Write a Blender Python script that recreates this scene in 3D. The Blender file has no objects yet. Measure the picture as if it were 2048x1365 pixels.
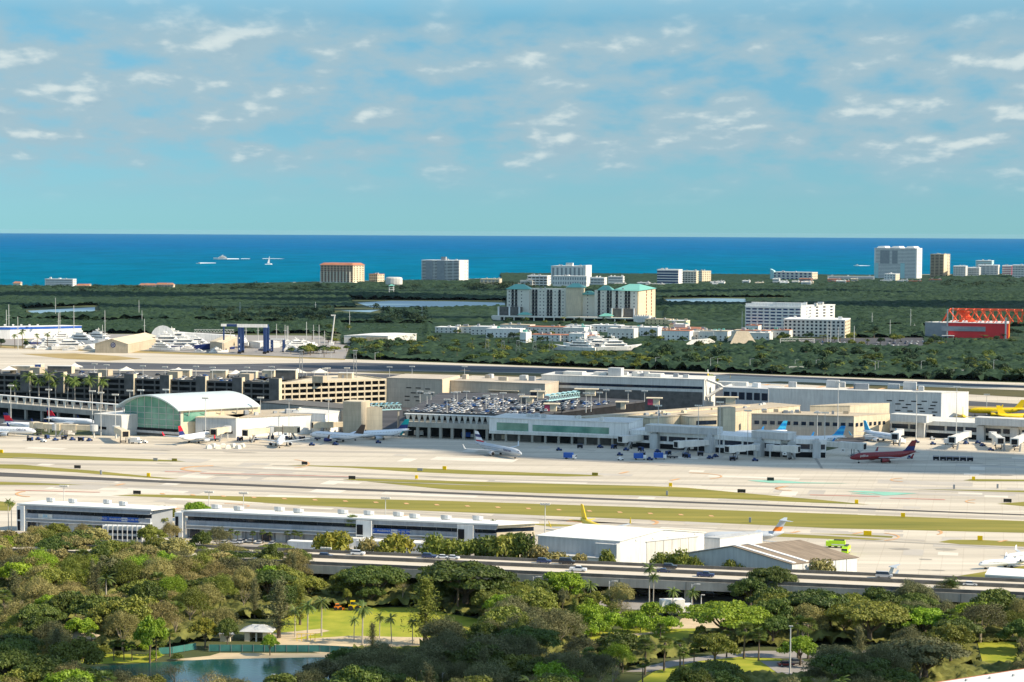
import bpy, math, random
import numpy as np
from mathutils import Vector, Matrix
R = math.radians
sc = bpy.context.scene
C = sc.collection
# ---------------- camera ----------------
F_PX, CAM_Z, PITCH, ROLL = 4000.0, 122.0, math.atan((682.5-464.5)/4000), 0.0054
cam = bpy.data.objects.new('camera', bpy.data.cameras.new('camera'))
C.objects.link(cam); sc.camera = cam
cam.data.sensor_width = 36; cam.data.lens = F_PX/2048*36
cam.data.clip_start = 1; cam.data.clip_end = 300000
_f = Vector((0, math.cos(PITCH), -math.sin(PITCH))); _r0 = Vector((1, 0, 0)); _u0 = Vector((0, math.sin(PITCH), math.cos(PITCH)))
_r = _r0*math.cos(ROLL)+_u0*math.sin(ROLL); _u = _u0*math.cos(ROLL)-_r0*math.sin(ROLL)
cam.matrix_world = Matrix(((_r.x, _u.x, -_f.x, 0), (_r.y, _u.y, -_f.y, 0), (_r.z, _u.z, -_f.z, CAM_Z), (0, 0, 0, 1)))
def P(px, py, z=0.0):
    """the place in the world, on the level z, that a point of the survey picture (2048 wide) shows"""
    d = _f*F_PX+_r*(px-1024)-_u*(py-682.5)
    t = (z-CAM_Z)/d.z
    return Vector((d.x*t, d.y*t, z))
def scr(p):
    v = Vector(p)-Vector((0, 0, CAM_Z)); k = F_PX/v.dot(_f)
    return 1024+v.dot(_r)*k, 682.5-v.dot(_u)*k
# ---------------- light ----------------
SUN_AZ, SUN_EL = R(105), R(36)          # azimuth from +Y towards +X
SUND = Vector((math.cos(SUN_EL)*math.sin(SUN_AZ), math.cos(SUN_EL)*math.cos(SUN_AZ), math.sin(SUN_EL)))
sun = bpy.data.objects.new('sun', bpy.data.lights.new('sun', 'SUN')); C.objects.link(sun)
sun.data.energy = 4.9; sun.data.angle = R(0.5); sun.data.color = (1.0, 0.85, 0.64)
sun.rotation_euler = SUND.to_track_quat('Z', 'Y').to_euler()
sc.view_settings.view_transform = 'Standard'; sc.view_settings.look = 'None'
sc.view_settings.exposure = 0.55; sc.view_settings.gamma = 1
w = bpy.data.worlds.new('World'); sc.world = w; w.use_nodes = True
nt = w.node_tree; nt.nodes.clear(); N = nt.nodes.new; LK = nt.links.new
def wmath(op, a, b=None, c=None, tree=None):
    n = (tree or nt).nodes.new('ShaderNodeMath'); n.operation = op
    for i, v in enumerate((a, b, c)):
        if v is None: continue
        if isinstance(v, (int, float)): n.inputs[i].default_value = v
        else: (tree or nt).links.new(v, n.inputs[i])
    return n.outputs[0]
out = N('ShaderNodeOutputWorld'); bg = N('ShaderNodeBackground'); LK(bg.outputs[0], out.inputs[0])
sky = N('ShaderNodeTexSky'); sky.sky_type = 'NISHITA'; sky.sun_disc = False
sky.sun_elevation = SUN_EL; sky.sun_rotation = SUN_AZ; sky.altitude = 100; sky.air_density = 1.0; sky.dust_density = 0.2; sky.ozone_density = 2.0
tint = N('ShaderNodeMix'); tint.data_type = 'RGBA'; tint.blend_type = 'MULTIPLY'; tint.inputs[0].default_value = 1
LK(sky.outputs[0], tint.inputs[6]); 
tc = N('ShaderNodeTexCoord'); sep = N('ShaderNodeSeparateXYZ'); LK(tc.outputs['Generated'], sep.inputs[0])
zc = wmath('MAXIMUM', sep.outputs[2], 0.0)
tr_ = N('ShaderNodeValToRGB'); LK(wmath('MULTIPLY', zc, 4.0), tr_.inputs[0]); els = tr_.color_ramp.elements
els[0].position = 0.0; els[0].color = (0.19, 0.44, 0.60, 1); els[1].position = 1.0; els[1].color = (1.25, 1.2, 0.92, 1)  # top stop brightens the sky overhead, out of frame, for more fill light
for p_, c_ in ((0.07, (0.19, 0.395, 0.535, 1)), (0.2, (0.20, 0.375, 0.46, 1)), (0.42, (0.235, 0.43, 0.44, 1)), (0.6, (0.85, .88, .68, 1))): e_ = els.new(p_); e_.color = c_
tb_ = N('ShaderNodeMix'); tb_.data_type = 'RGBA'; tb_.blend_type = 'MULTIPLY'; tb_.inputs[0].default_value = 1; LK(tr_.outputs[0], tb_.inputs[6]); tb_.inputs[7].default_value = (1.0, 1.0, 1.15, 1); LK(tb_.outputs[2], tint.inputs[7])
den = wmath('ADD', zc, 0.26)
u_ = wmath('DIVIDE', sep.outputs[0], den); v_ = wmath('DIVIDE', sep.outputs[1], den)
def cloudnoise(du, dv, scale, det, seed):
    cb = N('ShaderNodeCombineXYZ'); LK(wmath('ADD', wmath('MULTIPLY', u_, 0.8), du), cb.inputs[0]); LK(wmath('ADD', wmath('MULTIPLY', v_, 0.62), dv), cb.inputs[1]); cb.inputs[2].default_value = seed
    n = N('ShaderNodeTexNoise'); n.inputs['Scale'].default_value = scale; n.inputs['Detail'].default_value = det; n.inputs['Roughness'].default_value = 0.50; n.inputs['Distortion'].default_value = 0.0
    LK(cb.outputs[0], n.inputs['Vector']); return n.outputs[0]
def ramp(val, a, b):
    m = N('ShaderNodeMapRange'); m.interpolation_type = 'SMOOTHSTEP'; LK(val, m.inputs[0]); m.inputs[1].default_value = a; m.inputs[2].default_value = b
    return m.outputs[0]
n1 = cloudnoise(0, 0, 11.5, 7, 3.1); n2 = cloudnoise(9, 4, 2.2, 2, 7.7)
dens = wmath('ADD', n1, wmath('MULTIPLY', wmath('SUBTRACT', n2, 0.5), 0.20))
band = wmath('MULTIPLY', ramp(sep.outputs[2], 0.010, 0.048), wmath('SUBTRACT', 1.0, wmath('MULTIPLY', ramp(sep.outputs[2], 0.092, 0.112), 0.75)))                       # clouds thin out to the clear strip on the horizon
veil = wmath('MULTIPLY', wmath('MULTIPLY', ramp(dens, 0.29, 0.54), band), 0.88)
puff = wmath('MULTIPLY', ramp(dens, 0.51, 0.65), band)
sh = ramp(wmath('SUBTRACT', dens, cloudnoise(-0.010, -0.018, 11.5, 5, 3.1)), -0.08, 0.14)
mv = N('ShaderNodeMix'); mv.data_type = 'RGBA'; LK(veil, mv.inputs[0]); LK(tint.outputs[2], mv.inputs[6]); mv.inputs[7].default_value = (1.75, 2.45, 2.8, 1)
mc = N('ShaderNodeMix'); mc.data_type = 'RGBA'; LK(sh, mc.inputs[0]); mc.inputs[6].default_value = (1.55, 2.3, 2.75, 1); mc.inputs[7].default_value = (3.9, 4.2, 4.0, 1)
mp = N('ShaderNodeMix'); mp.data_type = 'RGBA'; LK(wmath('MULTIPLY', puff, 0.60), mp.inputs[0]); LK(mv.outputs[2], mp.inputs[6]); LK(mc.outputs[2], mp.inputs[7])
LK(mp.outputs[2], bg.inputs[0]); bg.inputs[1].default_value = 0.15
# ---------------- materials ----------------
MATS = {}
def mat(name, col, rough=0.75, var=0.12, scale=0.35, metal=0.0, spec=0.3, det=4, col2=None, trans=0.0, objvar=0.0, bump=0.0, stretch=None, panel=None):
    if name in MATS: return MATS[name]
    m = bpy.data.materials.new(name); m.use_nodes = True; t = m.node_tree; n = t.nodes; b = n['Principled BSDF']
    tcn = n.new('ShaderNodeTexCoord'); nz = n.new('ShaderNodeTexNoise'); nz.inputs['Scale'].default_value = scale; nz.inputs['Detail'].default_value = det
    src = tcn.outputs['Object']
    if stretch:
        mp_ = n.new('ShaderNodeMapping'); mp_.inputs['Rotation'].default_value = (0, 0, stretch[0]); mp_.inputs['Scale'].default_value = (stretch[1], stretch[2], 1); t.links.new(src, mp_.inputs[0]); src = mp_.outputs[0]
    t.links.new(src, nz.inputs['Vector'])
    mr = n.new('ShaderNodeMapRange'); mr.inputs[1].default_value = 0.3; mr.inputs[2].default_value = 0.7; t.links.new(nz.outputs[0], mr.inputs[0])
    mx = n.new('ShaderNodeMix'); mx.data_type = 'RGBA'; t.links.new(mr.outputs[0], mx.inputs[0])
    c2 = col2 or tuple(c*(1+var) for c in col); c1 = col if col2 else tuple(c*(1-var) for c in col)
    mx.inputs[6].default_value = (*c1, 1); mx.inputs[7].default_value = (*c2, 1); o = mx.outputs[2]
    if objvar:
        oi = n.new('ShaderNodeObjectInfo'); hs = n.new('ShaderNodeHueSaturation')
        m1 = n.new('ShaderNodeMapRange'); m1.inputs[3].default_value = 1-objvar; m1.inputs[4].default_value = 1+objvar; t.links.new(oi.outputs['Random'], m1.inputs[0]); t.links.new(m1.outputs[0], hs.inputs['Value'])
        m2 = n.new('ShaderNodeMapRange'); m2.inputs[3].default_value = 0.5-objvar*0.06; m2.inputs[4].default_value = 0.5+objvar*0.04
        w2 = n.new('ShaderNodeMath'); w2.operation = 'FRACT'; w3 = n.new('ShaderNodeMath'); w3.operation = 'MULTIPLY'; w3.inputs[1].default_value = 7.31
        t.links.new(oi.outputs['Random'], w3.inputs[0]); t.links.new(w3.outputs[0], w2.inputs[0]); t.links.new(w2.outputs[0], m2.inputs[0]); t.links.new(m2.outputs[0], hs.inputs['Hue'])
        t.links.new(o, hs.inputs['Color']); o = hs.outputs[0]
    if panel:
        sx_ = n.new('ShaderNodeSeparateXYZ'); t.links.new(tcn.outputs['Object'], sx_.inputs[0]); ad = n.new('ShaderNodeMath'); t.links.new(sx_.outputs[0], ad.inputs[0]); t.links.new(sx_.outputs[1], ad.inputs[1])
        cx_ = n.new('ShaderNodeCombineXYZ'); t.links.new(ad.outputs[0], cx_.inputs[0]); t.links.new(sx_.outputs[2], cx_.inputs[1])
        bk = n.new('ShaderNodeTexBrick'); t.links.new(cx_.outputs[0], bk.inputs[0]); bk.offset = 0; bk.inputs['Scale'].default_value = 1; bk.inputs['Brick Width'].default_value = panel[0]; bk.inputs['Row Height'].default_value = panel[1]; bk.inputs['Mortar Size'].default_value = panel[2]; bk.inputs['Color1'].default_value = (1, 1, 1, 1); bk.inputs['Color2'].default_value = (.93, .93, .94, 1); bk.inputs['Mortar'].default_value = (.80, .79, .78, 1)
        mpp = n.new('ShaderNodeMapping'); mpp.inputs['Scale'].default_value = (1, 1, .12); t.links.new(tcn.outputs['Object'], mpp.inputs[0]); ns = n.new('ShaderNodeTexNoise'); ns.inputs['Scale'].default_value = .9; ns.inputs['Detail'].default_value = 5; t.links.new(mpp.outputs[0], ns.inputs[0])
        rs = n.new('ShaderNodeMapRange'); rs.inputs[1].default_value = .35; rs.inputs[2].default_value = .6; rs.inputs[3].default_value = .86; t.links.new(ns.outputs[0], rs.inputs[0])
        for src_ in (bk.outputs[0], rs.outputs[0]): q_ = n.new('ShaderNodeMix'); q_.data_type = 'RGBA'; q_.blend_type = 'MULTIPLY'; q_.inputs[0].default_value = 1; t.links.new(o, q_.inputs[6]); t.links.new(src_, q_.inputs[7]); o = q_.outputs[2]
    t.links.new(o, b.inputs['Base Color'])
    b.inputs['Roughness'].default_value = rough; b.inputs['Metallic'].default_value = metal; b.inputs['Specular IOR Level'].default_value = spec
    if bump:
        bp = n.new('ShaderNodeBump'); bp.inputs['Strength'].default_value = bump; bp.inputs['Distance'].default_value = 1.0; t.links.new(nz.outputs[0], bp.inputs['Height']); t.links.new(bp.outputs[0], b.inputs['Normal'])
    if trans:
        tr = n.new('ShaderNodeBsdfTranslucent'); t.links.new(o, tr.inputs[0]); ms = n.new('ShaderNodeMixShader'); ms.inputs[0].default_value = trans
        t.links.new(b.outputs[0], ms.inputs[1]); t.links.new(tr.outputs[0], ms.inputs[2]); t.links.new(ms.outputs[0], n['Material Output'].inputs[0])
    MATS[name] = m; return m
mat('white', (0.84, 0.83, 0.79), 0.6, 0.05, 0.15, panel=(4, 40, .06)); mat('roof_white', (0.80, 0.79, 0.74), 0.6, 0.12, 0.05, det=6, stretch=(0, .3, 2)); mat('offwhite', (0.72, 0.70, 0.64), 0.7, 0.08, 0.12, panel=(5, 30, .07)); mat('cream', (0.70, 0.60, 0.43), 0.8, 0.08, 0.1, panel=(6, 3.2, .06))
mat('tan', (0.52, 0.44, 0.32), 0.8, 0.08, 0.08, panel=(6, 3.2, .06)); mat('beige', (0.56, 0.49, 0.39), 0.8, 0.1, 0.06, panel=(7, 3.4, .07)); mat('concrete_wall', (0.40, 0.38, 0.33), 0.85, 0.15, 0.15, panel=(9, 50, .05))
mat('dark_concrete', (0.13, 0.125, 0.115), 0.9, 0.25, 0.3); mat('grey', (0.30, 0.32, 0.34), 0.7, 0.1, 0.2); mat('light_grey', (0.54, 0.55, 0.54), 0.7, 0.08, 0.15, panel=(4.5, 30, .06))  # the dark concrete tone also carries the shade of the garage front
mat('glass', (0.015, 0.025, 0.045), 0.15, 0.5, 0.3, spec=0.5); mat('void', (0.012, 0.013, 0.016), 0.9, 0.4, 0.3); mat('green_glass', (0.05, 0.20, 0.15), 0.12, 0.9, 0.13, spec=0.6, det=6, col2=(0.20, 0.40, 0.31))  # void is a near-black painted where openings lie in deep shade
mat('teal_roof', (0.16, 0.44, 0.37), 0.5, 0.08, 0.05); mat('vault_roof', (0.56, 0.62, 0.61), 0.4, 0.06, 0.1, metal=0.1); mat('terracotta', (0.42, 0.17, 0.10), 0.8, 0.15, 0.1)
mat('gold_wall', (0.76, 0.60, 0.34), 0.8, 0.07, 0.05); mat('sand_wall', (0.80, 0.75, 0.64), 0.8, 0.06, 0.05); mat('pink_wall', (0.58, 0.40, 0.28), 0.8, 0.08, 0.05); mat('magenta_wall', (0.45, 0.06, 0.12), 0.8, 0.08, 0.05); mat('aqua_wall', (0.42, 0.66, 0.68), 0.7, 0.05, 0.05)
mat('red_wall', (0.75, 0.045, 0.05), 0.6, 0.1, 0.05); mat('orange_steel', (0.90, 0.12, 0.04), 0.5, 0.05, 0.1); mat('blue_steel', (0.02, 0.05, 0.16), 0.5, 0.1, 0.3); mat('royal_blue', (0.02, 0.10, 0.42), 0.5, 0.1, 0.3)
mat('mid_grey', (0.34, 0.37, 0.41), 0.7, 0.1, 0.2, panel=(6, 30, .08)); mat('steel', (0.35, 0.36, 0.36), 0.5, 0.1, 1, metal=0.4); mat('pole', (0.55, 0.55, 0.52), 0.5, 0.08, 1); mat('dark_steel', (0.08, 0.08, 0.085), 0.6, 0.15, 1)
mat('rubber', (0.02, 0.02, 0.02), 0.85, 0.2, 2); mat('yellow', (0.75, 0.53, 0.01), 0.4, 0.05, 0.3); mat('sign_yellow', (0.95, 0.62, 0.0), 0.5, 0.04, 1); mat('sign_black', (0.03, 0.03, 0.03), 0.6, 0.1, 1)
mat('lime', (0.55, 0.85, 0.03), 0.4, 0.06, 1); mat('maroon', (0.19, 0.008, 0.014), 0.35, 0.06, 0.2, spec=0.5); mat('plane_white', (0.78, 0.80, 0.82), 0.35, 0.03, 0.2, spec=0.5); mat('plane_grey', (0.45, 0.49, 0.53), 0.35, 0.05, 0.2, spec=0.5)
mat('navy', (0.015, 0.03, 0.14), 0.4, 0.08, 0.5); mat('fin_red', (0.55, 0.01, 0.03), 0.4, 0.05, 0.5); mat('fin_teal', (0.0, 0.25, 0.27), 0.4, 0.05, 0.5); mat('fin_brown', (0.07, 0.05, 0.04), 0.4, 0.1, 0.5); mat('fin_blue', (0.01, 0.16, 0.50), 0.4, 0.1, 0.5, col2=(0.02, 0.35, 0.7)); mat('sky_blue', (0.05, 0.45, 0.72), 0.4, 0.05, 0.5); mat('orange', (0.80, 0.22, 0.02), 0.4, 0.2, 0.8)
mat('bark', (0.14, 0.11, 0.08), 0.9, 0.3, 1.5); mat('pale_bark', (0.42, 0.38, 0.32), 0.9, 0.15, 1.5); mat('twig', (0.36, 0.30, 0.22), 0.9, 0.2, 1)
mat('tarp', (0.05, 0.19, 0.17), 0.6, 0.15, 0.4); mat('wood', (0.30, 0.20, 0.11), 0.8, 0.25, 1); mat('brown_roof', (0.24, 0.19, 0.14), 0.8, 0.3, 0.6, stretch=(0, 0.2, 3)); mat('canvas', (0.78, 0.72, 0.60), 0.7, 0.04, 0.5)
LEAF = {
 'dark': mat('leaf_dark', (0.055, 0.090, 0.016), 0.55, trans=0.25, scale=0.35, col2=(0.125, 0.170, 0.030), objvar=0.28),
 'green': mat('leaf_green', (0.125, 0.155, 0.022), 0.55, trans=0.28, scale=0.35, col2=(0.25, 0.275, 0.048), objvar=0.28),
 'bright': mat('leaf_bright', (0.15, 0.26, 0.015), 0.55, trans=0.28, scale=0.35, col2=(0.30, 0.42, 0.035), objvar=0.2),
 'brown': mat('leaf_olive', (0.20, 0.185, 0.055), 0.65, trans=0.22, scale=0.35, col2=(0.37, 0.325, 0.125), objvar=0.25),
 'grey': mat('leaf_grey', (0.105, 0.115, 0.048), 0.65, trans=0.22, scale=0.35, col2=(0.205, 0.205, 0.090), objvar=0.25),
 'yellow': mat('leaf_yellow', (0.16, 0.19, 0.025), 0.6, trans=0.25, scale=0.6, col2=(0.36, 0.31, 0.04), objvar=0.15),
 'far': mat('leaf_far', (0.018, 0.045, 0.020), 0.7, trans=0.1, scale=0.2, col2=(0.050, 0.090, 0.032), objvar=0.35),
 'frond': mat('leaf_frond', (0.07, 0.125, 0.02), 0.45, trans=0.25, scale=0.8, col2=(0.19, 0.24, 0.06), objvar=0.2),
}
# ---------------- mesh helpers ----------------
class MB:
    def __init__(s): s.v = []; s.f = []; s.mi = []; s.ms = []; s.cur = 0
    def m(s, name):
        mt = MATS[name] if isinstance(name, str) else name
        if mt not in s.ms: s.ms.append(mt)
        s.cur = s.ms.index(mt); return s
    def face(s, pts):
        k = len(s.v); s.v += [tuple(p) for p in pts]; s.f.append(tuple(range(k, k+len(pts)))); s.mi.append(s.cur); return s
    def add(s, vs, fs):
        k = len(s.v); s.v += [tuple(p) for p in vs]; s.f += [tuple(i+k for i in f) for f in fs]; s.mi += [s.cur]*len(fs); return s
    def box(s, x0, x1, y0, y1, z0, z1):
        return s.add([(x0, y0, z0), (x1, y0, z0), (x1, y1, z0), (x0, y1, z0), (x0, y0, z1), (x1, y0, z1), (x1, y1, z1), (x0, y1, z1)],
                     [(0, 3, 2, 1), (4, 5, 6, 7), (0, 1, 5, 4), (1, 2, 6, 5), (2, 3, 7, 6), (3, 0, 4, 7)])
    def prism(s, pts, z0, z1):
        n = len(pts)
        def g(z, p): return z if not callable(z) else z(p)
        vs = [(p[0], p[1], g(z0, p)) for p in pts]+[(p[0], p[1], g(z1, p)) for p in pts]
        ar = sum(pts[i][0]*pts[(i+1) % n][1]-pts[(i+1) % n][0]*pts[i][1] for i in range(n))
        fs = [tuple(range(n-1, -1, -1)), tuple(range(n, 2*n))]+[(i, (i+1) % n, n+(i+1) % n, n+i) for i in range(n)]
        if ar < 0: fs = [tuple(reversed(f)) for f in fs]
        return s.add(vs, fs)
    def loft(s, secs, cap=True, closed=True):
        n = len(secs[0]); vs = [p for q in secs for p in q]; fs = []
        for a in range(len(secs)-1):
            for i in range(n if closed else n-1):
                j = (i+1) % n; fs.append((a*n+i, a*n+j, (a+1)*n+j, (a+1)*n+i))
        if cap: fs += [tuple(range(n-1, -1, -1)), tuple(range((len(secs)-1)*n, len(secs)*n))]
        return s.add(vs, fs)
    def tube(s, a, b, r0, r1=None, n=8):
        a = Vector(a); b = Vector(b); r1 = r0 if r1 is None else r1
        d = (b-a).normalized(); x = d.orthogonal().normalized(); y = d.cross(x)
        return s.loft([[tuple(p+(x*math.cos(t)+y*math.sin(t))*r) for t in [2*math.pi*i/n for i in range(n)]] for p, r in ((a, r0), (b, r1))])
    def path(s, pts, rs, n=6):
        secs = []
        for i, p in enumerate(pts):
            p = Vector(p); d = (Vector(pts[min(i+1, len(pts)-1)])-Vector(pts[max(i-1, 0)])).normalized()
            x = d.cross(Vector((0.13, 0.99, 0.05))).normalized(); y = d.cross(x)
            secs.append([tuple(p+(x*math.cos(t)+y*math.sin(t))*rs[i]) for t in [2*math.pi*k/n for k in range(n)]])
        return s.loft(secs)
    def ball(s, c, r, n=8, m=5):
        rx, ry, rz = r if isinstance(r, tuple) else (r, r, r)
        return s.loft([[(c[0]+rx*math.sin(a)*math.cos(t), c[1]+ry*math.sin(a)*math.sin(t), c[2]+rz*math.cos(a)) for t in [2*math.pi*i/n for i in range(n)]] for a in [math.pi-0.05-(math.pi-0.1)*k/m for k in range(m+1)]])
    def mesh(s, name, smooth=False):
        me = bpy.data.meshes.new(name); me.from_pydata(s.v, [], s.f)
        for mt in s.ms: me.materials.append(mt)
        me.polygons.foreach_set('material_index', s.mi)
        if smooth: me.polygons.foreach_set('use_smooth', [True]*len(s.f))
        me.update(); return me
    def build(s, name, parent=None, smooth=False, loc=None, rot=0):
        o = bpy.data.objects.new(name, s.mesh(name, smooth)); C.objects.link(o)
        if parent: o.parent = parent
        if loc is not None: o.location = loc
        if rot: o.rotation_euler = (0, 0, rot)
        return o
def props(o, label=None, cat=None, group=None, kind=None):
    if label: o['label'] = label
    if cat: o['category'] = cat
    if group: o['group'] = group
    if kind: o['kind'] = kind
    return o
def thing(name, label, cat, loc=(0, 0, 0), rot=0, group=None, scale=None):
    o = bpy.data.objects.new(name, None); C.objects.link(o); o.empty_display_size = 0.5
    o.location = loc; o.rotation_euler = (0, 0, rot)
    if scale: o.scale = (scale,)*3 if not isinstance(scale, tuple) else scale
    return props(o, label, cat, group)
def link(name, me, parent, loc=(0, 0, 0), rot=0, mt=None, scale=None, tilt=None):
    o = bpy.data.objects.new(name, me); C.objects.link(o); o.parent = parent; o.location = loc; o.rotation_euler = (0, 0, rot) if tilt is None else tilt
    if scale: o.scale = scale if isinstance(scale, tuple) else (scale,)*3
    if mt: o.material_slots[0].link = 'OBJECT'; o.material_slots[0].material = mt
    return o
def box(parent, name, mt, *bs):
    b = MB().m(mt)
    for q in bs: b.box(*q)
    return b.build(name, parent)
def sheet(name, mt, polys, z, kind='structure'):
    b = MB().m(mt)
    for p in polys:
        pts = [P(x, y, z) for x, y in p]
        if sum(pts[i].x*pts[(i+1) % len(pts)].y-pts[(i+1) % len(pts)].x*pts[i].y for i in range(len(pts))) < 0: pts.reverse()
        b.face(pts)
    return props(b.build(name), kind=kind)
ORD = []      # (object, phrase): things told apart by counting along their row
def ordinal(o, base): ORD.append((o, base)); return o
NUM = 'first second third fourth fifth sixth seventh eighth ninth tenth eleventh twelfth thirteenth fourteenth fifteenth sixteenth seventeenth eighteenth nineteenth twentieth'.split()
def nth(i):
    if i < 20: return NUM[i]
    i += 1; return str(i)+('th' if 10 < i % 100 < 14 else {1: 'st', 2: 'nd', 3: 'rd'}.get(i % 10, 'th'))
def finish_ordinals():
    d = {}
    for o, b in ORD: d.setdefault(b, []).append(o)
    for b, os_ in d.items():
        os_.sort(key=lambda o: scr(o.location)[0])
        for i, o in enumerate(os_): o['label'] = b if len(os_) == 1 else f'{b}, {nth(i)} from the left'
def clone(root, loc, rot=0, scale=None, label=None, group=None, mts=None):
    r = root.copy(); C.objects.link(r); r.location = loc; r.rotation_euler = (0, 0, rot)
    if scale: r.scale = scale if isinstance(scale, tuple) else (scale,)*3
    if label: r['label'] = label
    if group: r['group'] = group
    for ch in root.children:
        c = ch.copy(); C.objects.link(c); c.parent = r
        if mts and ch.name.split('.')[0] in mts: c.material_slots[0].link = 'OBJECT'; c.material_slots[0].material = mts[ch.name.split('.')[0]]
        for g in ch.children: d = g.copy(); C.objects.link(d); d.parent = c
    return r
def text(parent, body, size, loc, rot, mt, name='lettering', align='CENTER'):
    c = bpy.data.curves.new(name, 'FONT'); c.body = body; c.size = size; c.extrude = 0.02; c.align_x = align; c.align_y = 'CENTER'; c.materials.append(MATS[mt])
    o = bpy.data.objects.new(name, c); C.objects.link(o); o.parent = parent; o.location = loc; o.rotation_euler = rot; return o
def fr(x0, y0, x1, y1, z=0):
    a = P(x0, y0, z); b = P(x1, y1, z); return Vector((a.x, a.y, 0)), math.atan2(b.y-a.y, b.x-a.x), (b.xy-a.xy).length
def fit(x0, yb, xc, x1, deg):
    """front wall from x0 to xc at a bearing, side wall on to x1: origin, angle, length, depth"""
    a = P(x0, yb); t = R(deg); d = (math.cos(t), math.sin(t)); e = (-d[1], d[0])
    def run(o, d, px): k = (px-1024)/4000; return (k*o[1]-o[0])/(d[0]-k*d[1])
    L = run(a, d, xc); b = (a.x+d[0]*L, a.y+d[1]*L); W = run(b, e, x1)
    return Vector((a.x, a.y, 0)), t, L, W
# ---------------- ground, water, clouds ----------------
mat('soil', (0.045, 0.065, 0.02), 0.95, scale=0.03, col2=(0.09, 0.10, 0.035))
m = mat('apron', (0.51, 0.45, 0.36), 0.85, scale=0.012, col2=(0.70, 0.63, 0.51), det=9, stretch=(R(13.4), 0.35, 2.6)); t = m.node_tree; bs = t.nodes['Principled BSDF']; src = bs.inputs['Base Color'].links[0].from_socket
tcn = t.nodes.new('ShaderNodeTexCoord'); mpn = t.nodes.new('ShaderNodeMapping'); mpn.inputs['Rotation'].default_value = (0, 0, R(13.4)); t.links.new(tcn.outputs['Object'], mpn.inputs[0])
bk = t.nodes.new('ShaderNodeTexBrick'); bk.offset = 0; bk.inputs['Scale'].default_value = 1; bk.inputs['Brick Width'].default_value = 7.6; bk.inputs['Row Height'].default_value = 7.6; bk.inputs['Mortar Size'].default_value = .12; bk.inputs['Color1'].default_value = (1, 1, 1, 1); bk.inputs['Color2'].default_value = (.95, .95, .94, 1); bk.inputs['Mortar'].default_value = (.84, .82, .79, 1); t.links.new(mpn.outputs[0], bk.inputs[0])
ns = t.nodes.new('ShaderNodeTexNoise'); ns.inputs['Scale'].default_value = 1; ns.inputs['Detail'].default_value = 6; mp2 = t.nodes.new('ShaderNodeMapping'); mp2.inputs['Rotation'].default_value = (0, 0, R(13.4)); mp2.inputs['Scale'].default_value = (.006, .12, 1); t.links.new(tcn.outputs['Object'], mp2.inputs[0]); t.links.new(mp2.outputs[0], ns.inputs[0])
rs = t.nodes.new('ShaderNodeMapRange'); rs.inputs[1].default_value = .38; rs.inputs[2].default_value = .58; rs.inputs[3].default_value = .80; t.links.new(ns.outputs[0], rs.inputs[0])
for q_ in (bk.outputs[0], rs.outputs[0]): mx = t.nodes.new('ShaderNodeMix'); mx.data_type = 'RGBA'; mx.blend_type = 'MULTIPLY'; mx.inputs[0].default_value = 1; t.links.new(src, mx.inputs[6]); t.links.new(q_, mx.inputs[7]); src = mx.outputs[2]
t.links.new(src, bs.inputs['Base Color'])
mat('asphalt', (0.07, 0.072, 0.08), 0.9, 0.3, 0.05, det=6, stretch=(R(17), 0.3, 2)); mat('asphalt_dark', (0.085, 0.088, 0.10), 0.9, 0.6, 0.02, det=6, stretch=(R(17), 0.25, 4))
mat('turf', (0.15, 0.155, 0.02), 0.9, scale=0.03, col2=(0.31, 0.26, 0.05), det=9, stretch=(R(13.4), 0.4, 3.5)); mat('dry_turf', (0.30, 0.22, 0.08), 0.9, scale=0.03, col2=(0.40, 0.30, 0.13)); mat('dark_turf', (0.09, 0.08, 0.025), 0.9, 0.2, 0.03)
mat('rubber_mark', (0.075, 0.07, 0.065), 0.9, 0.3, 0.02, stretch=(R(13.4), 0.2, 3)); mat('paint_orange', (0.64, 0.37, 0.18), 0.8, 0.15, 0.3); mat('paint_red', (0.60, 0.26, 0.20), 0.8, 0.15, 0.3); mat('paint_teal', (0.24, 0.50, 0.38), 0.8, 0.12, 0.1); mat('tracks', (0.43, 0.385, 0.32), 0.85, 0.12, 0.03, det=6, stretch=(R(13.4), .3, 3)); mat('oil', (0.33, 0.30, 0.25), 0.8, 0.2, 0.1)
mat('lawn_grass', (0.19, 0.25, 0.014), 0.9, scale=0.12, col2=(0.40, 0.38, 0.04), det=9); mat('sand', (0.55, 0.44, 0.28), 0.9, 0.15, 0.15); mat('road_grey', (0.30, 0.28, 0.26), 0.9, 0.1, 0.2); mat('deck_road', (0.60, 0.54, 0.44), 0.85, 0.06, 0.05, stretch=(R(13.4), 0.2, 3))
mat('lagoon', (0.16, 0.27, 0.34), 0.35, 0.06, 0.01, spec=0.5)
mat('foam', (0.85, 0.88, 0.88), 0.8, 0.05, 0.02)
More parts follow.
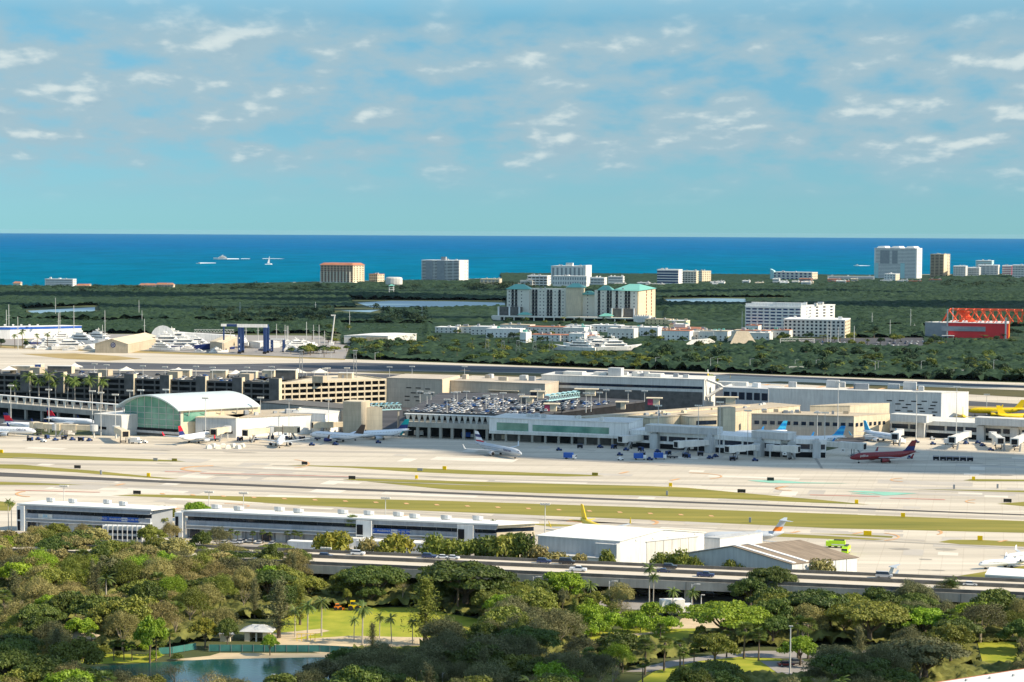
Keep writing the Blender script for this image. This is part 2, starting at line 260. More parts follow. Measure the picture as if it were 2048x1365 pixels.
# sea: open water, greener towards the shore, streaked by wind
m = bpy.data.materials.new('sea_water'); m.use_nodes = True; t = m.node_tree; b_ = t.nodes['Principled BSDF']
tcn = t.nodes.new('ShaderNodeTexCoord'); sp = t.nodes.new('ShaderNodeSeparateXYZ'); t.links.new(tcn.outputs['Object'], sp.inputs[0])
mpn = t.nodes.new('ShaderNodeMapping'); mpn.inputs['Scale'].default_value = (0.00012, 0.0012, 1); t.links.new(tcn.outputs['Object'], mpn.inputs[0])
nz = t.nodes.new('ShaderNodeTexNoise'); nz.inputs['Scale'].default_value = 1; nz.inputs['Detail'].default_value = 3; t.links.new(mpn.outputs[0], nz.inputs[0])
mrn = t.nodes.new('ShaderNodeMapRange'); mrn.inputs[1].default_value = 5000; mrn.inputs[2].default_value = 17000; t.links.new(sp.outputs[1], mrn.inputs[0])
cr = t.nodes.new('ShaderNodeValToRGB'); cr.color_ramp.elements[0].color = (0.0, 0.150, 0.255, 1); cr.color_ramp.elements[1].color = (0.0, 0.125, 0.305, 1)
t.links.new(wmath('ADD', mrn.outputs[0], wmath('MULTIPLY', wmath('SUBTRACT', nz.outputs[0], 0.5, tree=t), 0.9, tree=t), tree=t), cr.inputs[0])
nz2 = t.nodes.new('ShaderNodeTexNoise'); nz2.inputs['Scale'].default_value = 1; nz2.inputs['Detail'].default_value = 9; nz2.inputs['Roughness'].default_value = .75; mpw = t.nodes.new('ShaderNodeMapping'); mpw.inputs['Scale'].default_value = (.006, .0025, 1); t.links.new(tcn.outputs['Object'], mpw.inputs[0]); t.links.new(mpw.outputs[0], nz2.inputs[0])
mul = t.nodes.new('ShaderNodeMix'); mul.data_type = 'RGBA'; mul.blend_type = 'MULTIPLY'; mul.inputs[0].default_value = 0.55; t.links.new(cr.outputs[0], mul.inputs[6]); mrw = t.nodes.new('ShaderNodeMapRange'); mrw.inputs[1].default_value = .3; mrw.inputs[2].default_value = .7; mrw.inputs[3].default_value = .45; mrw.inputs[4].default_value = 1.25; t.links.new(nz2.outputs[0], mrw.inputs[0]); t.links.new(mrw.outputs[0], mul.inputs[7])
t.links.new(mul.outputs[2], b_.inputs['Base Color']); b_.inputs['Roughness'].default_value = 0.7; b_.inputs['Specular IOR Level'].default_value = 0.0
MATS['sea_water'] = m
m = bpy.data.materials.new('pond_water'); m.use_nodes = True; t = m.node_tree; b_ = t.nodes['Principled BSDF']
b_.inputs['Base Color'].default_value = (0.010, 0.075, 0.068, 1); b_.inputs['Roughness'].default_value = 0.12; b_.inputs['Specular IOR Level'].default_value = 0.4
nz = t.nodes.new('ShaderNodeTexNoise'); nz.inputs['Scale'].default_value = 0.9; nz.inputs['Detail'].default_value = 3
tcn = t.nodes.new('ShaderNodeTexCoord'); t.links.new(tcn.outputs['Object'], nz.inputs[0])
bp = t.nodes.new('ShaderNodeBump'); bp.inputs['Strength'].default_value = 0.25; bp.inputs['Distance'].default_value = 0.2; t.links.new(nz.outputs[0], bp.inputs['Height']); t.links.new(bp.outputs[0], b_.inputs['Normal'])
MATS['pond_water'] = m

coast = [(-2500, 592), (-300, 575), (300, 571), (640, 564), (1000, 557), (1500, 552), (2300, 546), (3800, 538)]
cw = [P(x, y) for x, y in coast]
g = MB().m('soil'); g.face([(4000, -500, 0), *[(p.x, p.y, 0) for p in reversed(cw)], (-4000, -500, 0)]); props(g.build('ground'), kind='structure')
s_ = MB().m('sea_water'); s_.face([(-60000, 3500, -0.6), (60000, 3500, -0.6), (60000, 62000, -0.6), (-60000, 62000, -0.6)])
props(s_.build('sea'), kind='structure')
be = MB().m('sand')
for i in range(len(cw)-1): be.face([(cw[i].x, cw[i].y-18, 0.12), (cw[i+1].x, cw[i+1].y-18, 0.12), (cw[i+1].x, cw[i+1].y+14, 0.12), (cw[i].x, cw[i].y+14, 0.12)])
props(be.build('beach'), kind='structure')
sheet('lagoon', 'lagoon', [[(55, 622), (190, 615), (190, 624), (70, 629)], [(715, 606), (780, 602), (900, 603), (1010, 606), (1010, 613), (740, 615)], [(1330, 599), (1420, 597), (1560, 599), (1560, 604), (1340, 605)], [(680, 622), (760, 620), (740, 625)]], 0.3)
sheet('terminal_ground', 'asphalt', [[(-300, 700), (700, 735), (1300, 757), (1740, 773), (2400, 800), (2400, 900), (1300, 880), (-300, 850)]], 0.04)
sheet('apron', 'apron', [[(-300, 858), (150, 872), (780, 868), (960, 868), (1250, 886), (1640, 905), (1780, 872), (2400, 890), (2400, 1190), (1700, 1152), (1000, 1112), (330, 1082), (-300, 1046)]], 0.08)
FA = [(-300, 681), (0, 692), (700, 719), (1300, 741), (1740, 757), (2048, 766), (2400, 779)]
sheet('far_airfield', 'apron', [FA+[(2400, 830), (1900, 800), (1500, 776), (1400, 768), (1000, 752), (700, 748), (300, 742), (-300, 738)]], 0.08)
sheet('far_verge', 'dry_turf', [[(-300, 680), (0, 692), (690, 718.5), (690, 720.5), (0, 696.5), (-300, 685)], [(40, 708), (150, 707), (230, 712), (285, 718), (215, 722), (130, 718)], [(2048, 815), (1930, 812), (1930, 818), (2200, 824)]], 0.12, 'structure')
sheet('far_runway', 'asphalt_dark', [[(150, 724), (420, 729), (700, 725), (1000, 733), (1300, 743), (1420, 748), (1420, 752), (1200, 748), (1000, 745), (830, 742), (700, 745), (160, 738)], [(1430, 750), (1460, 748), (2400, 786), (2400, 790), (1900, 771)]], 0.12)
sheet('far_infield_grass', 'dark_turf', [[(690, 744), (830, 742.5), (1000, 745.5), (1200, 749), (1230, 756), (900, 752)], [(1510, 765), (1560, 763), (1800, 772), (2048, 781), (2400, 793), (2400, 806), (2048, 795), (1900, 787), (1600, 769)]], 0.16)
sheet('infield_grass', 'turf', [
 [(-80, 904), (60, 907), (220, 915), (350, 921), (372, 923.6), (290, 923), (140, 920), (0, 916.5), (-80, 914)],
 [(-80, 928), (44, 929.6), (113, 936), (191, 942), (297, 953), (358, 958), (328, 958), (239, 952), (150, 945), (68, 940), (0, 937), (-80, 935)],
 [(-80, 962), (0, 964), (120, 968), (170, 970.5), (0, 970), (-80, 969)],
 [(222, 991), (284, 989), (600, 995.5), (890, 1002), (1300, 1015.5), (1665, 1028), (2048, 1042.5), (2300, 1052), (2300, 1079), (2048, 1066), (1665, 1057), (1300, 1040), (890, 1023.5), (600, 1011.5), (444, 1000)],
 [(574, 931), (600, 930.6), (819, 936), (942, 941), (1181, 950), (1208, 952.5), (1133, 953.5), (942, 949), (819, 944), (702, 936)],
 [(685, 959), (743, 957), (890, 962), (1010, 965.5), (1300, 972.5), (1373, 975.7), (1482, 986), (1647, 1000.5), (1738, 1009.6), (1628, 1006), (1446, 997.6), (1300, 992), (1078, 986.6), (890, 979), (737, 963.7)],
 [(1055, 1048), (1100, 1048), (1180, 1051.5), (1100, 1053.5)],
 [(1540, 1067), (1568, 1066), (1738, 1070), (1786, 1073), (1782, 1078), (1738, 1081), (1629, 1077), (1552, 1073.5)],
 [(1877, 1084.5), (1899, 1080), (1957, 1080), (2048, 1084), (2300, 1094), (2300, 1104), (2048, 1093.7), (1921, 1089)],
 [(1926, 961), (1943, 958.5), (2300, 962), (2300, 970), (2048, 963), (1957, 963)], [(1826, 978.6), (2048, 981.5), (2300, 988), (2300, 995), (2048, 986.6), (1939, 982)],
 [(1994, 1008), (2048, 1004), (2300, 1012), (2300, 1020), (2048, 1013)], [(1895, 1156), (1955, 1146), (2022, 1135), (2048, 1132), (2300, 1130), (2300, 1170), (1939, 1160)],
 [(-80, 1000), (0, 1003), (32, 1006), (20, 1022), (-80, 1020)], [(780, 1040), (960, 1049), (1040, 1050), (1040, 1054), (900, 1053)]], 0.13, 'structure')
sheet('runway_rubber_marks', 'rubber_mark', [[(-80, 943), (0, 945), (342, 962), (700, 977), (1300, 1000), (2048, 1029), (2300, 1039), (2300, 1041), (2048, 1031), (1300, 1003.5), (700, 981), (342, 966.5), (0, 953), (-80, 951)]], 0.17)
mk = []
sheet('tyre_tracks', 'tracks', [[(-80, 956), (700, 988), (1400, 1011), (2300, 1044), (2300, 1049), (1400, 1014), (700, 991), (-80, 960)], [(-80, 921), (400, 932), (1000, 958), (1700, 976), (2300, 992), (2300, 994.5), (1700, 979), (1000, 961), (400, 935), (-80, 924)], [(200, 895), (900, 905), (1500, 935), (1900, 944), (1500, 940), (900, 909), (200, 898)], [(330, 1004), (1200, 1044), (1850, 1080), (1850, 1083), (1200, 1047), (330, 1007)], [(480, 1003), (1200, 1046.5), (1400, 1052), (1200, 1044)]], 0.142)
def arc(cx, cy, rx, ry, a0, a1, w=1.0, n=14):
    o = []; i_ = []
    for k in range(n+1):
        a = R(a0+(a1-a0)*k/n); o.append((cx+rx*math.cos(a), cy+ry*math.sin(a))); i_.append((cx+(rx-w*4)*math.cos(a), cy+(ry-w*.8)*math.sin(a)))
    return [[o[k], o[k+1], i_[k+1], i_[k]] for k in range(n)]
for a in [(440, 938, 80, 7, 120, 260, 2), (560, 928, 60, 10, -60, 60), (60, 988, 30, 6, 90, 250, 1.6), (1110, 1049, 70, 7, -70, 60, 1.2), (1740, 1074, 60, 9, -60, 60, 1.2), (1345, 953, 100, 8, -70, 40), (1590, 977, 40, 5, 100, 250), (780, 1035, 40, 6, -80, 40, 1.3), (1300, 1045, 18, 5, -80, 70, 1.8), (1810, 960, 30, 4, 100, 260), (1870, 1065, 16, 5, -70, 70, 1.5), (1960, 1003, 30, 4, 110, 250), (400, 1012, 100, 6, -60, 20)]: mk += arc(*a)
for i in range(19): x = 322+i*61; y = 987.5+(x-322)*.0405; mk.append([(x, y+1.2), (x+9, y+1.4), (x+5, y-1), (x-3, y-1.1)])
for x, y in [(600, 1034), (950, 1037), (1350, 959), (1590, 1064), (1715, 1066), (2005, 1082), (1248, 945), (350, 1018), (1560, 975), (240, 969), (1530, 770), (1580, 771), (1640, 774), (1700, 776), (1760, 778), (1830, 781)]: mk.append([(x-12, y+2), (x-4, y+2.4), (x+12, y-1.2), (x+5, y-1.6)])
for x, y in [(650, 745), (930, 741)]: mk.append([(x-12, y), (x+8, y+1), (x+12, y), (x-4, y-1)])
sheet('taxi_lines', 'paint_orange', mk, 0.20)
sheet('hold_lines', 'paint_red', [[(30, 980), (200, 984.4), (200, 985.3), (30, 981)], [(400, 946), (700, 953), (700, 953.8), (400, 947)], [(1620, 989.5), (1760, 993), (1760, 994), (1620, 990.5)], [(1780, 996), (1890, 999), (1890, 1000), (1780, 997)], [(330, 943), (390, 944), (390, 944.8), (330, 944)]], 0.21)
sheet('teal_markings', 'paint_teal', [[(1495, 961.5), (1520, 960.5), (1560, 961), (1610, 965), (1700, 967.2), (1600, 967), (1540, 966)], [(1695, 983), (1722, 982), (1835, 987), (1790, 990.5), (1768, 991.5), (1745, 987)], [(1700, 986), (1730, 986.5), (1760, 991), (1740, 990)]], 0.19)
st = []
rnd = random.Random(5)
for x, y, w_, h_ in [(1800, 1098, 28, 2.2), (1890, 1099, 26, 2.2), (1850, 1119, 20, 1.2), (1875, 1141, 16, 1), (1850, 1140, 16, .8), (1640, 912, 20, 1.2), (1980, 950, 20, 1), (2010, 951, 18, 1), (300, 900, 60, 1), (900, 955, 60, 1), (480, 905, 40, .8), (1270, 925, 40, .9)]+[(rnd.uniform(0, 2048), rnd.uniform(900, 935), rnd.uniform(15, 50), .5) for _ in range(14)]:
    st.append([(x+w_*math.cos(a)*rnd.uniform(.6, 1), y+h_*math.sin(a)+w_*.03*math.cos(a)) for a in [k*math.pi/5 for k in range(10)]])
st += [[(1627, 915), (1633, 915), (1647, 938), (1642, 938)]]
st += [[(600, 958), (900, 968), (1000, 972.5), (900, 969.5), (700, 962)], [(370, 950), (560, 948), (900, 962), (700, 957)], [(1700, 1078), (2048, 1096), (2048, 1098), (1700, 1080)]]
sheet('tarmac_stains', 'oil', st, 0.15)
mat('patch_dark', (0.46, 0.42, 0.36), .85, .1, .05); mat('patch_light', (0.67, 0.61, 0.51), .85, .06, .05)
rnd = random.Random(12); pb = {'patch_dark': MB().m('patch_dark'), 'patch_light': MB().m('patch_light')}; ca_, sa_ = math.cos(R(-13.4)), math.sin(R(-13.4))
for i in range(150):
    c = P(rnd.uniform(-20, 2070), rnd.choice([rnd.uniform(895, 1000), rnd.uniform(960, 1120)]), 0); Lx, Ly = 7.6*rnd.choice([1, 1, 2, 3, 6]), 7.6*rnd.choice([1, 1, 2]); b = pb[rnd.choice(['patch_dark', 'patch_dark', 'patch_light'])]; z = .1+.0002*i
    px_, py_ = scr(c)
    if py_ > 1060 and px_ < 1400: continue
    b.face([(c.x+ca_*x-sa_*y, c.y+sa_*x+ca_*y, z) for x, y in ((0, 0), (Lx, 0), (Lx, Ly), (0, Ly))])
for k_, b in pb.items(): props(b.build('pavement_patches'), kind='structure')
# foreground park
sheet('arena_parking', 'asphalt', [[(1600, 678), (1900, 674), (1905, 698), (1600, 696)]], 0.03)
sheet('boatyard_ground', 'road_grey', [[(-300, 664), (640, 672), (700, 690), (690, 718), (0, 690), (-300, 680)], [(880, 652), (1600, 656), (1600, 682), (900, 682)]], 0.03)
sheet('service_road', 'road_grey', [[(-300, 1040), (330, 1076), (1000, 1108), (1000, 1128), (-300, 1085)], [(700, 1165), (2300, 1222), (2300, 1262), (700, 1196)]], 0.05)
sheet('lawn', 'lawn_grass', [[(520, 1290), (560, 1240), (600, 1222), (700, 1213), (830, 1216), (1010, 1248), (960, 1300), (700, 1300)], [(1170, 1262), (1400, 1250), (1420, 1285), (1180, 1290)], [(1250, 1380), (1330, 1330), (1430, 1312), (1560, 1318), (1600, 1330), (1520, 1352), (1380, 1375)], [(1955, 1285), (2040, 1280), (2030, 1330), (1965, 1325)], [(120, 1322), (220, 1308), (330, 1310), (300, 1325), (130, 1330)]], 0.05)
sheet('sand_path', 'sand', [[(330, 1321), (420, 1312), (440, 1306), (640, 1307), (540, 1288), (540, 1268), (640, 1258), (660, 1262), (580, 1280), (700, 1272), (880, 1276), (880, 1290), (700, 1298), (660, 1314), (640, 1316.5), (420, 1321)], [(1370, 1232), (1480, 1238), (1440, 1256), (1340, 1258)], [(100, 1290), (170, 1300), (160, 1316), (60, 1312)], [(1200, 1273), (1330, 1262), (1330, 1266), (1210, 1278)]], 0.09)
sheet('park_road', 'road_grey', [[(1250, 1344), (1340, 1322), (1430, 1310), (1500, 1302), (1700, 1302), (1900, 1296), (1900, 1304), (1700, 1312), (1600, 1318), (1480, 1314), (1400, 1322), (1300, 1344)], [(1520, 1322), (1700, 1325), (1700, 1345), (1560, 1350)]], 0.09)
sheet('pond', 'pond_water', [[(180, 1334), (300, 1326), (420, 1319), (640, 1315), (760, 1320), (700, 1345), (640, 1410), (560, 1440), (380, 1440), (300, 1400), (200, 1360)]], 0.13)
# clouds that pass over the airport, higher than the picture reaches
mat('cloud', (0.85, 0.86, 0.88), 0.95, 0.03, 0.005)
def cloud(gx, gy, ax, ay, rot=-0.2, alt=900, seed=0):
    r_ = random.Random(seed); b = MB().m('cloud'); n = 16
    for i in range(n):
        a = r_.uniform(0, 6.28); q = math.sqrt(r_.random())*0.78; s = r_.uniform(0.30, 0.5)
        b.ball((math.cos(a)*q*ax, math.sin(a)*q*ay, r_.uniform(-.08, .1)*ay), (ax*s, ay*s, ay*s*.35), 12, 8)
    k = alt/math.tan(SUN_EL)
    o = b.build('cloud', smooth=True, loc=(gx+k*math.sin(SUN_AZ), gy+k*math.cos(SUN_AZ), alt), rot=rot)
    return props(o, kind='stuff')
for i, (x, y, ax, ay, rt) in enumerate([(1380, 905, 240, 62, -.23), (1900, 930, 110, 40, -.23), (1330, 752, 300, 60, -.3), (900, 1362, 62, 34, -.1), (60, 1362, 45, 26, 0), (1560, 1390, 60, 18, 0),
    (1700, 613, 1150, 170, 0.05), (300, 618, 420, 60, 0), (500, 596, 900, 110, 0), (760, 640, 260, 90, 0), (1150, 586, 700, 60, 0), (330, 757, 160, 40, -.2)]):
    p = P(x, y); cloud(p.x, p.y, ax, ay, rt, seed=i)
# text becomes plain mesh
def text(parent, body, size, loc, rot, mt, name='lettering', align='CENTER'):
    c = bpy.data.curves.new(name, 'FONT'); c.body = body; c.size = size; c.extrude = 0.02; c.align_x = align; c.align_y = 'CENTER'
    tmp = bpy.data.objects.new('tmp', c); C.objects.link(tmp); bpy.context.view_layer.update()
    me = bpy.data.meshes.new_from_object(tmp.evaluated_get(bpy.context.evaluated_depsgraph_get())); bpy.data.objects.remove(tmp); me.materials.clear(); me.materials.append(MATS[mt])
    o = bpy.data.objects.new(name, me); C.objects.link(o); o.parent = parent; o.location = loc; o.rotation_euler = rot; return o
# ---------------- buildings ----------------
def quadplan(x0, y0, x1, y1, h, x2=None, y2=None, depth=None):
    """plan corners from three roof corners seen at height h (front left, front right, back right) or a depth"""
    a = P(x0, y0, h).xy; b = P(x1, y1, h).xy
    if depth is None: c = P(x2, y2, h).xy
    else: d = (b-a).normalized(); c = b+Vector((-d.y, d.x))*depth
    return [a, b, c, a+(c-b)]
def local(pts, o, t):
    c, s = math.cos(-t), math.sin(-t); return [((p[0]-o[0])*c-(p[1]-o[1])*s, (p[0]-o[0])*s+(p[1]-o[1])*c) for p in pts]
def qthing(name, label, cat, q, group=None):
    t = math.atan2(q[1].y-q[0].y, q[1].x-q[0].x); o = q[0]
    T = thing(name, label, cat, (o.x, o.y, 0), t, group); T['_l'] = 0; del T['_l']
    return T, local(q, o, t)
def gable(T, q, eave, ridge, wall, roof, over=0.4):
    """walls under a two-pitched roof whose ridge runs from the middle of q0-q1 to the middle of q2-q3"""
    m0 = ((q[0][0]+q[1][0])/2, (q[0][1]+q[1][1])/2); m1 = ((q[2][0]+q[3][0])/2, (q[2][1]+q[3][1])/2)
    b = MB().m(wall)
    V = [(*q[0], 0), (*q[1], 0), (*q[2], 0), (*q[3], 0), (*q[0], eave), (*q[1], eave), (*q[2], eave), (*q[3], eave), (*m0, ridge), (*m1, ridge)]
    b.add(V, [(0, 1, 5, 8, 4), (1, 2, 6, 5), (2, 3, 7, 9, 6), (3, 0, 4, 7)]); b.build('wall', T)
    r = MB().m(roof); d = Vector((m1[0]-m0[0], m1[1]-m0[1])).normalized()*over
    for e0, e1 in ((q[0], q[3]), (q[1], q[2])):
        s = Vector((e0[0]-m0[0], e0[1]-m0[1])); k = 1+over/s.length; dz = (ridge-eave)*(k-1)
        A = (m0[0]+s.x*k-d.x, m0[1]+s.y*k-d.y, eave-dz+.05); s2 = Vector((e1[0]-m1[0], e1[1]-m1[1])); B_ = (m1[0]+s2.x*k+d.x, m1[1]+s2.y*k+d.y, eave-dz+.05)
        M0 = (m0[0]-d.x, m0[1]-d.y, ridge+.05); M1 = (m1[0]+d.x, m1[1]+d.y, ridge+.05)
        r.loft([[A, B_, (*B_[:2], B_[2]+.25), (*A[:2], A[2]+.25)], [M0, M1, (*M1[:2], M1[2]+.25), (*M0[:2], M0[2]+.25)]])
    r.build('roof', T)
def flat(T, q, h, wall, roof, par=0.5, z0=0):
    MB().m(wall).prism(q, z0, h).build('wall', T)
    c = (sum(p[0] for p in q)/4, sum(p[1] for p in q)/4)
    big = [(c[0]+(p[0]-c[0])*1.006, c[1]+(p[1]-c[1])*1.02) for p in q]
    MB().m(roof).prism(big, h+.003, h+par).build('roof', T)
def rooftop(T, L, W, h, n, seed, mt='offwhite', name='roof_unit', s=1.0):
    r = random.Random(seed)
    for i in range(n):
        x = r.uniform(.05, .9)*L; y = r.uniform(.2, .75)*W; a = r.uniform(1.5, 4)*s; b_ = r.uniform(1.5, 3)*s; z = r.uniform(1, 2.2)*s
        q = MB().m(r.choice([mt, 'grey', 'light_grey'])); q.box(x, x+a, y, y+b_, h, h+z).box(x+.2, x+a-.2, y+.2, y+b_-.2, h+z, h+z+.25); q.build(name, T)
def windows(T, pts, w_, h_, face, mt='glass', name='window', proud=0.06):
    """copies of one window on the front (pts = x, z) or the side at x = face (pts = y, z)"""
    if not pts: return
    b = MB().m(mt)
    if face is None: b.box(-w_/2, w_/2, -proud, .3, 0, h_)
    else: b.box(-.3, proud, -w_/2, w_/2, 0, h_)
    me = b.mesh(name)
    for p, z in pts: link(name, me, T, (p, 0, z) if face is None else (face, p, z))
def tower(name, label, cat, x0, xc, x1, yb, yt, deg, n, style, wall, lit=None, slab='white', glass='glass', cols=8, group=None, extra=None):
    o, t, L, W = fit(x0, yb, xc, x1, deg); W = min(max(W, 10), 55)
    hz = 464.5+(x0-1024)*.0054; H = (yb-yt)/((yb-hz)/122); fh = H/n
    T = thing(name, label, cat, (o.x, o.y, 0), t, group)
    MB().m(wall).box(0, L, 0, W, 0, H).build('wall', T)
    MB().m(slab).box(-.5, L+.5, -.5, W+.5, H, H+1.1).build('roof', T)
    if lit: MB().m(lit).box(L+.003, L+.3, .2, W-.2, 0, H-.3).build('side_wall', T)  # extra skin whose colour stands for sunlight on the side wall
    if style == 'balcony':
        for k in range(n): box(T, 'balcony', slab, (.5, L-.5, -1.8, 0, k*fh+fh*.55, k*fh+fh*.95))
        windows(T, [(L*(i+.5)/cols, k*fh+.1) for k in range(n) for i in range(cols)][:96], L/cols*.7, fh*.45, None, glass)
        if W > 12: windows(T, [(W*(i+.5)/4, k*fh+fh*.3) for k in range(n) for i in range(2, 4)][:40], W/4*.4, fh*.5, L+.3, glass)
    elif style == 'grid':
        windows(T, [(L*(i+.5)/cols, k*fh+fh*.25) for k in range(n) for i in range(cols)][:100], L/cols*.5, fh*.55, None, glass)
        if W > 12: windows(T, [(W*(i+.5)/4, k*fh+fh*.3) for k in range(n) for i in range(4)][:40], W/4*.35, fh*.45, L+(.3 if lit else 0), glass)
    elif style == 'bands':
        for k in range(n): box(T, 'window', glass, (L*.03, L*.97, -.12, .2, k*fh+fh*.3, k*fh+fh*.75)); (box(T, 'window', glass, (L+.1, L+.42, W*.1, W*.9, k*fh+fh*.35, k*fh+fh*.7)) if W > 12 else None)
    elif style == 'stripes':
        for i in range(cols): box(T, 'window', glass, (L*(i+.28)/cols, L*(i+.72)/cols, -.2, .2, H*.05, H*.93))
    rooftop(T, L, W, H+1.1, 3, hash(label) % 97, slab, s=1.4)
    if extra: extra(T, L, W, H, fh)
    return T
# --- beach front, far off ---
SB = 'buildings along the beach front'
def ex_tower(T, L, W, H, fh):
    for k in range(3): MB().m('white').loft([[(L*(.05+.34*k), .5, H+1.1), (L*(.27+.34*k), .5, H+1.1), (L*(.27+.34*k), W-1, H+1.1), (L*(.05+.34*k), W-1, H+1.1)], [(L*(.09+.34*k), 3, H+6), (L*(.23+.34*k), 3, H+6), (L*(.23+.34*k), W-4, H+6), (L*(.09+.34*k), W-4, H+6)]]).build('roof_crest', T)
    for a in (0.0, .62): box(T, 'glass_strip', 'aqua_wall', (L*a, L*a+L*.1, -.5, .2, 0, H*.52))
    box(T, 'recess', 'grey', (L*.14, L*.36, -.3, .2, H*.5, H*.93), (L*.42, L*.55, -.3, .2, H*.5, H*.93))
tower('apartment_tower', 'tallest white twin-block beach tower with pale blue strips, biggest on the horizon', 'tower', 1748, 1832, 1859, 558, 497, -26, 22, 'bands', 'white', 'white', 'white', 'grey', extra=ex_tower)
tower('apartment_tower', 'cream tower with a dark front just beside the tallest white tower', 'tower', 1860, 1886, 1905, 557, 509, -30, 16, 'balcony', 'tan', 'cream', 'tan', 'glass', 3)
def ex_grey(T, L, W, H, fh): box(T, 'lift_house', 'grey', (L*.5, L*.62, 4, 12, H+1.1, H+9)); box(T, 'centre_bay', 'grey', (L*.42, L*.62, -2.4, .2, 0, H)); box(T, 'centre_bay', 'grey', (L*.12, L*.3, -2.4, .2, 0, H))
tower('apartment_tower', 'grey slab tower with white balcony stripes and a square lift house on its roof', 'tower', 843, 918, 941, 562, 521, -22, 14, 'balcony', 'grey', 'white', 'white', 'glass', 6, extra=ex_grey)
def ex_hotel(T, L, W, H, fh):
    MB().m('terracotta').loft([[(-2, -3, H+1), (L+2, -3, H+1), (L+2, W+2, H+1), (-2, W+2, H+1)], [(4, 8, H+6), (L-6, 8, H+6), (L-6, W-6, H+6), (4, W-6, H+6)]]).build('tiled_roof', T)
    box(T, 'column', 'sand_wall', *[(L*(i+.1)/10, L*(i+.1)/10+1.4, -3, .2, 0, H*.68) for i in range(10)]); box(T, 'terrace', 'sand_wall', (-1, L+4, -4, W*.5, 0, H*.14))
tower('beach_hotel', 'brown beach hotel with orange tiled roof and tall pilasters', 'hotel', 641, 705, 738, 569, 531, -24, 9, 'grid', 'pink_wall', 'cream', 'sand_wall', 'glass', 10, extra=ex_hotel)
tower('beach_hotel', 'lower stepped cream wing beside the orange roofed brown hotel', 'hotel', 738, 754, 768, 569, 549, -30, 4, 'grid', 'cream', 'cream', 'terracotta', 'glass', 4)
tower('office_block', 'small white block with dark window bands above the trees at the far left shore', 'building', 90, 145, 152, 578, 559, -12, 5, 'bands', 'white', 'white', 'white', 'grey')
for i, (a, b, c, y0, y1, lab) in enumerate([(152, 178, 180, 579, 572, 'low house with a tiled roof beside the small white shore block'), (278, 310, 312, 581, 571, 'pink tiled villa, smaller of two facing the sea among dark trees'), (311, 346, 349, 582, 570, 'orange tiled villa, larger of two facing the sea among dark trees'), (26, 40, 41, 572, 567, 'tiny white roofed house alone on the far left shore')]):
    def ev(T, L, W, H, fh): MB().m('terracotta').loft([[(-1, -1, H), (L+1, -1, H), (L+1, W+1, H), (-1, W+1, H)], [(3, W/2-.2, H+4), (L-3, W/2-.2, H+4), (L-3, W/2+.2, H+4), (3, W/2+.2, H+4)]]).build('tiled_roof', T)
    tower('villa', lab, 'villa', a, b, c, y0, y1, -8, 2, 'grid', 'cream', 'cream', 'cream', 'grey', 6, extra=ev)
def ex_c1(T, L, W, H, fh): box(T, 'lift_house', 'white', (L*.42, L*.62, 3, 11, H+1, H+8)); box(T, 'end_pier', 'white', (L*.93, L+1, -1, W, H*.45, H+3))
tower('apartment_tower', 'white beach hotel with dark vertical window slots behind the green roofed hotel', 'tower', 1102, 1170, 1182, 572, 533, -16, 9, 'stripes', 'white', 'white', 'white', 'grey', 8, extra=ex_c1)
tower('apartment_block', 'white terraced block standing in front of the slotted white beach hotel', 'building', 1105, 1172, 1178, 580, 553, -14, 3, 'grid', 'white', 'white', 'white', 'grey', 14)
tower('apartment_block', 'white stepped balcony block left of the slotted white beach hotel', 'building', 1055, 1094, 1101, 578, 552, -16, 5, 'balcony', 'offwhite', 'white', 'white', 'glass', 5)
tower('low_block', 'pale low block with flat roof between the dark beach trees and stepped balcony block', 'building', 1040, 1064, 1068, 578, 562, -12, 2, 'bands', 'offwhite', 'white', 'offwhite', 'grey')
tower('low_block', 'grey pink flat block just right of the slotted white beach hotel', 'building', 1180, 1208, 1213, 578, 556, -16, 4, 'balcony', 'light_grey', 'white', 'white', 'grey', 4)
tower('low_block', 'plain white block with two window bands standing alone above the trees', 'building', 1216, 1245, 1248, 570, 554, -12, 3, 'bands', 'white', 'white', 'white', 'grey')
tower('seaside_house', 'small cream arched house at the end of the beach trees', 'house', 960, 998, 1003, 574, 559, -10, 2, 'grid', 'cream', 'cream', 'cream', 'grey', 5)
tower('office_block', 'white office with blue glass front, left part of the cream and white beach complex', 'building', 1314, 1356, 1364, 571, 540, -18, 6, 'balcony', 'blue_steel', 'white', 'white', 'blue_steel', 5)
tower('office_block', 'tan balcony wing between the blue glass office and the cream cube', 'building', 1364, 1392, 1396, 569, 543, -14, 6, 'balcony', 'sand_wall', 'cream', 'sand_wall', 'glass', 5)
tower('office_block', 'cream cube building ending the beach complex on the right', 'building', 1396, 1403, 1421, 565, 543, -40, 5, 'grid', 'sand_wall', 'cream', 'cream', 'glass', 3)
tower('office_block', 'long low grey office with arched windows and a sloped blue end wall', 'building', 1545, 1623, 1648, 560, 545, -24, 3, 'grid', 'offwhite', 'cream', 'offwhite', 'navy', 9, extra=lambda T, L, W, H, fh: MB().m('aqua_wall').prism([(-6, -2), (4, -2), (4, 12), (-6, 12)], 0, lambda p: H*1.45 if p[0] < 0 else H*1.2).build('end_wall', T))
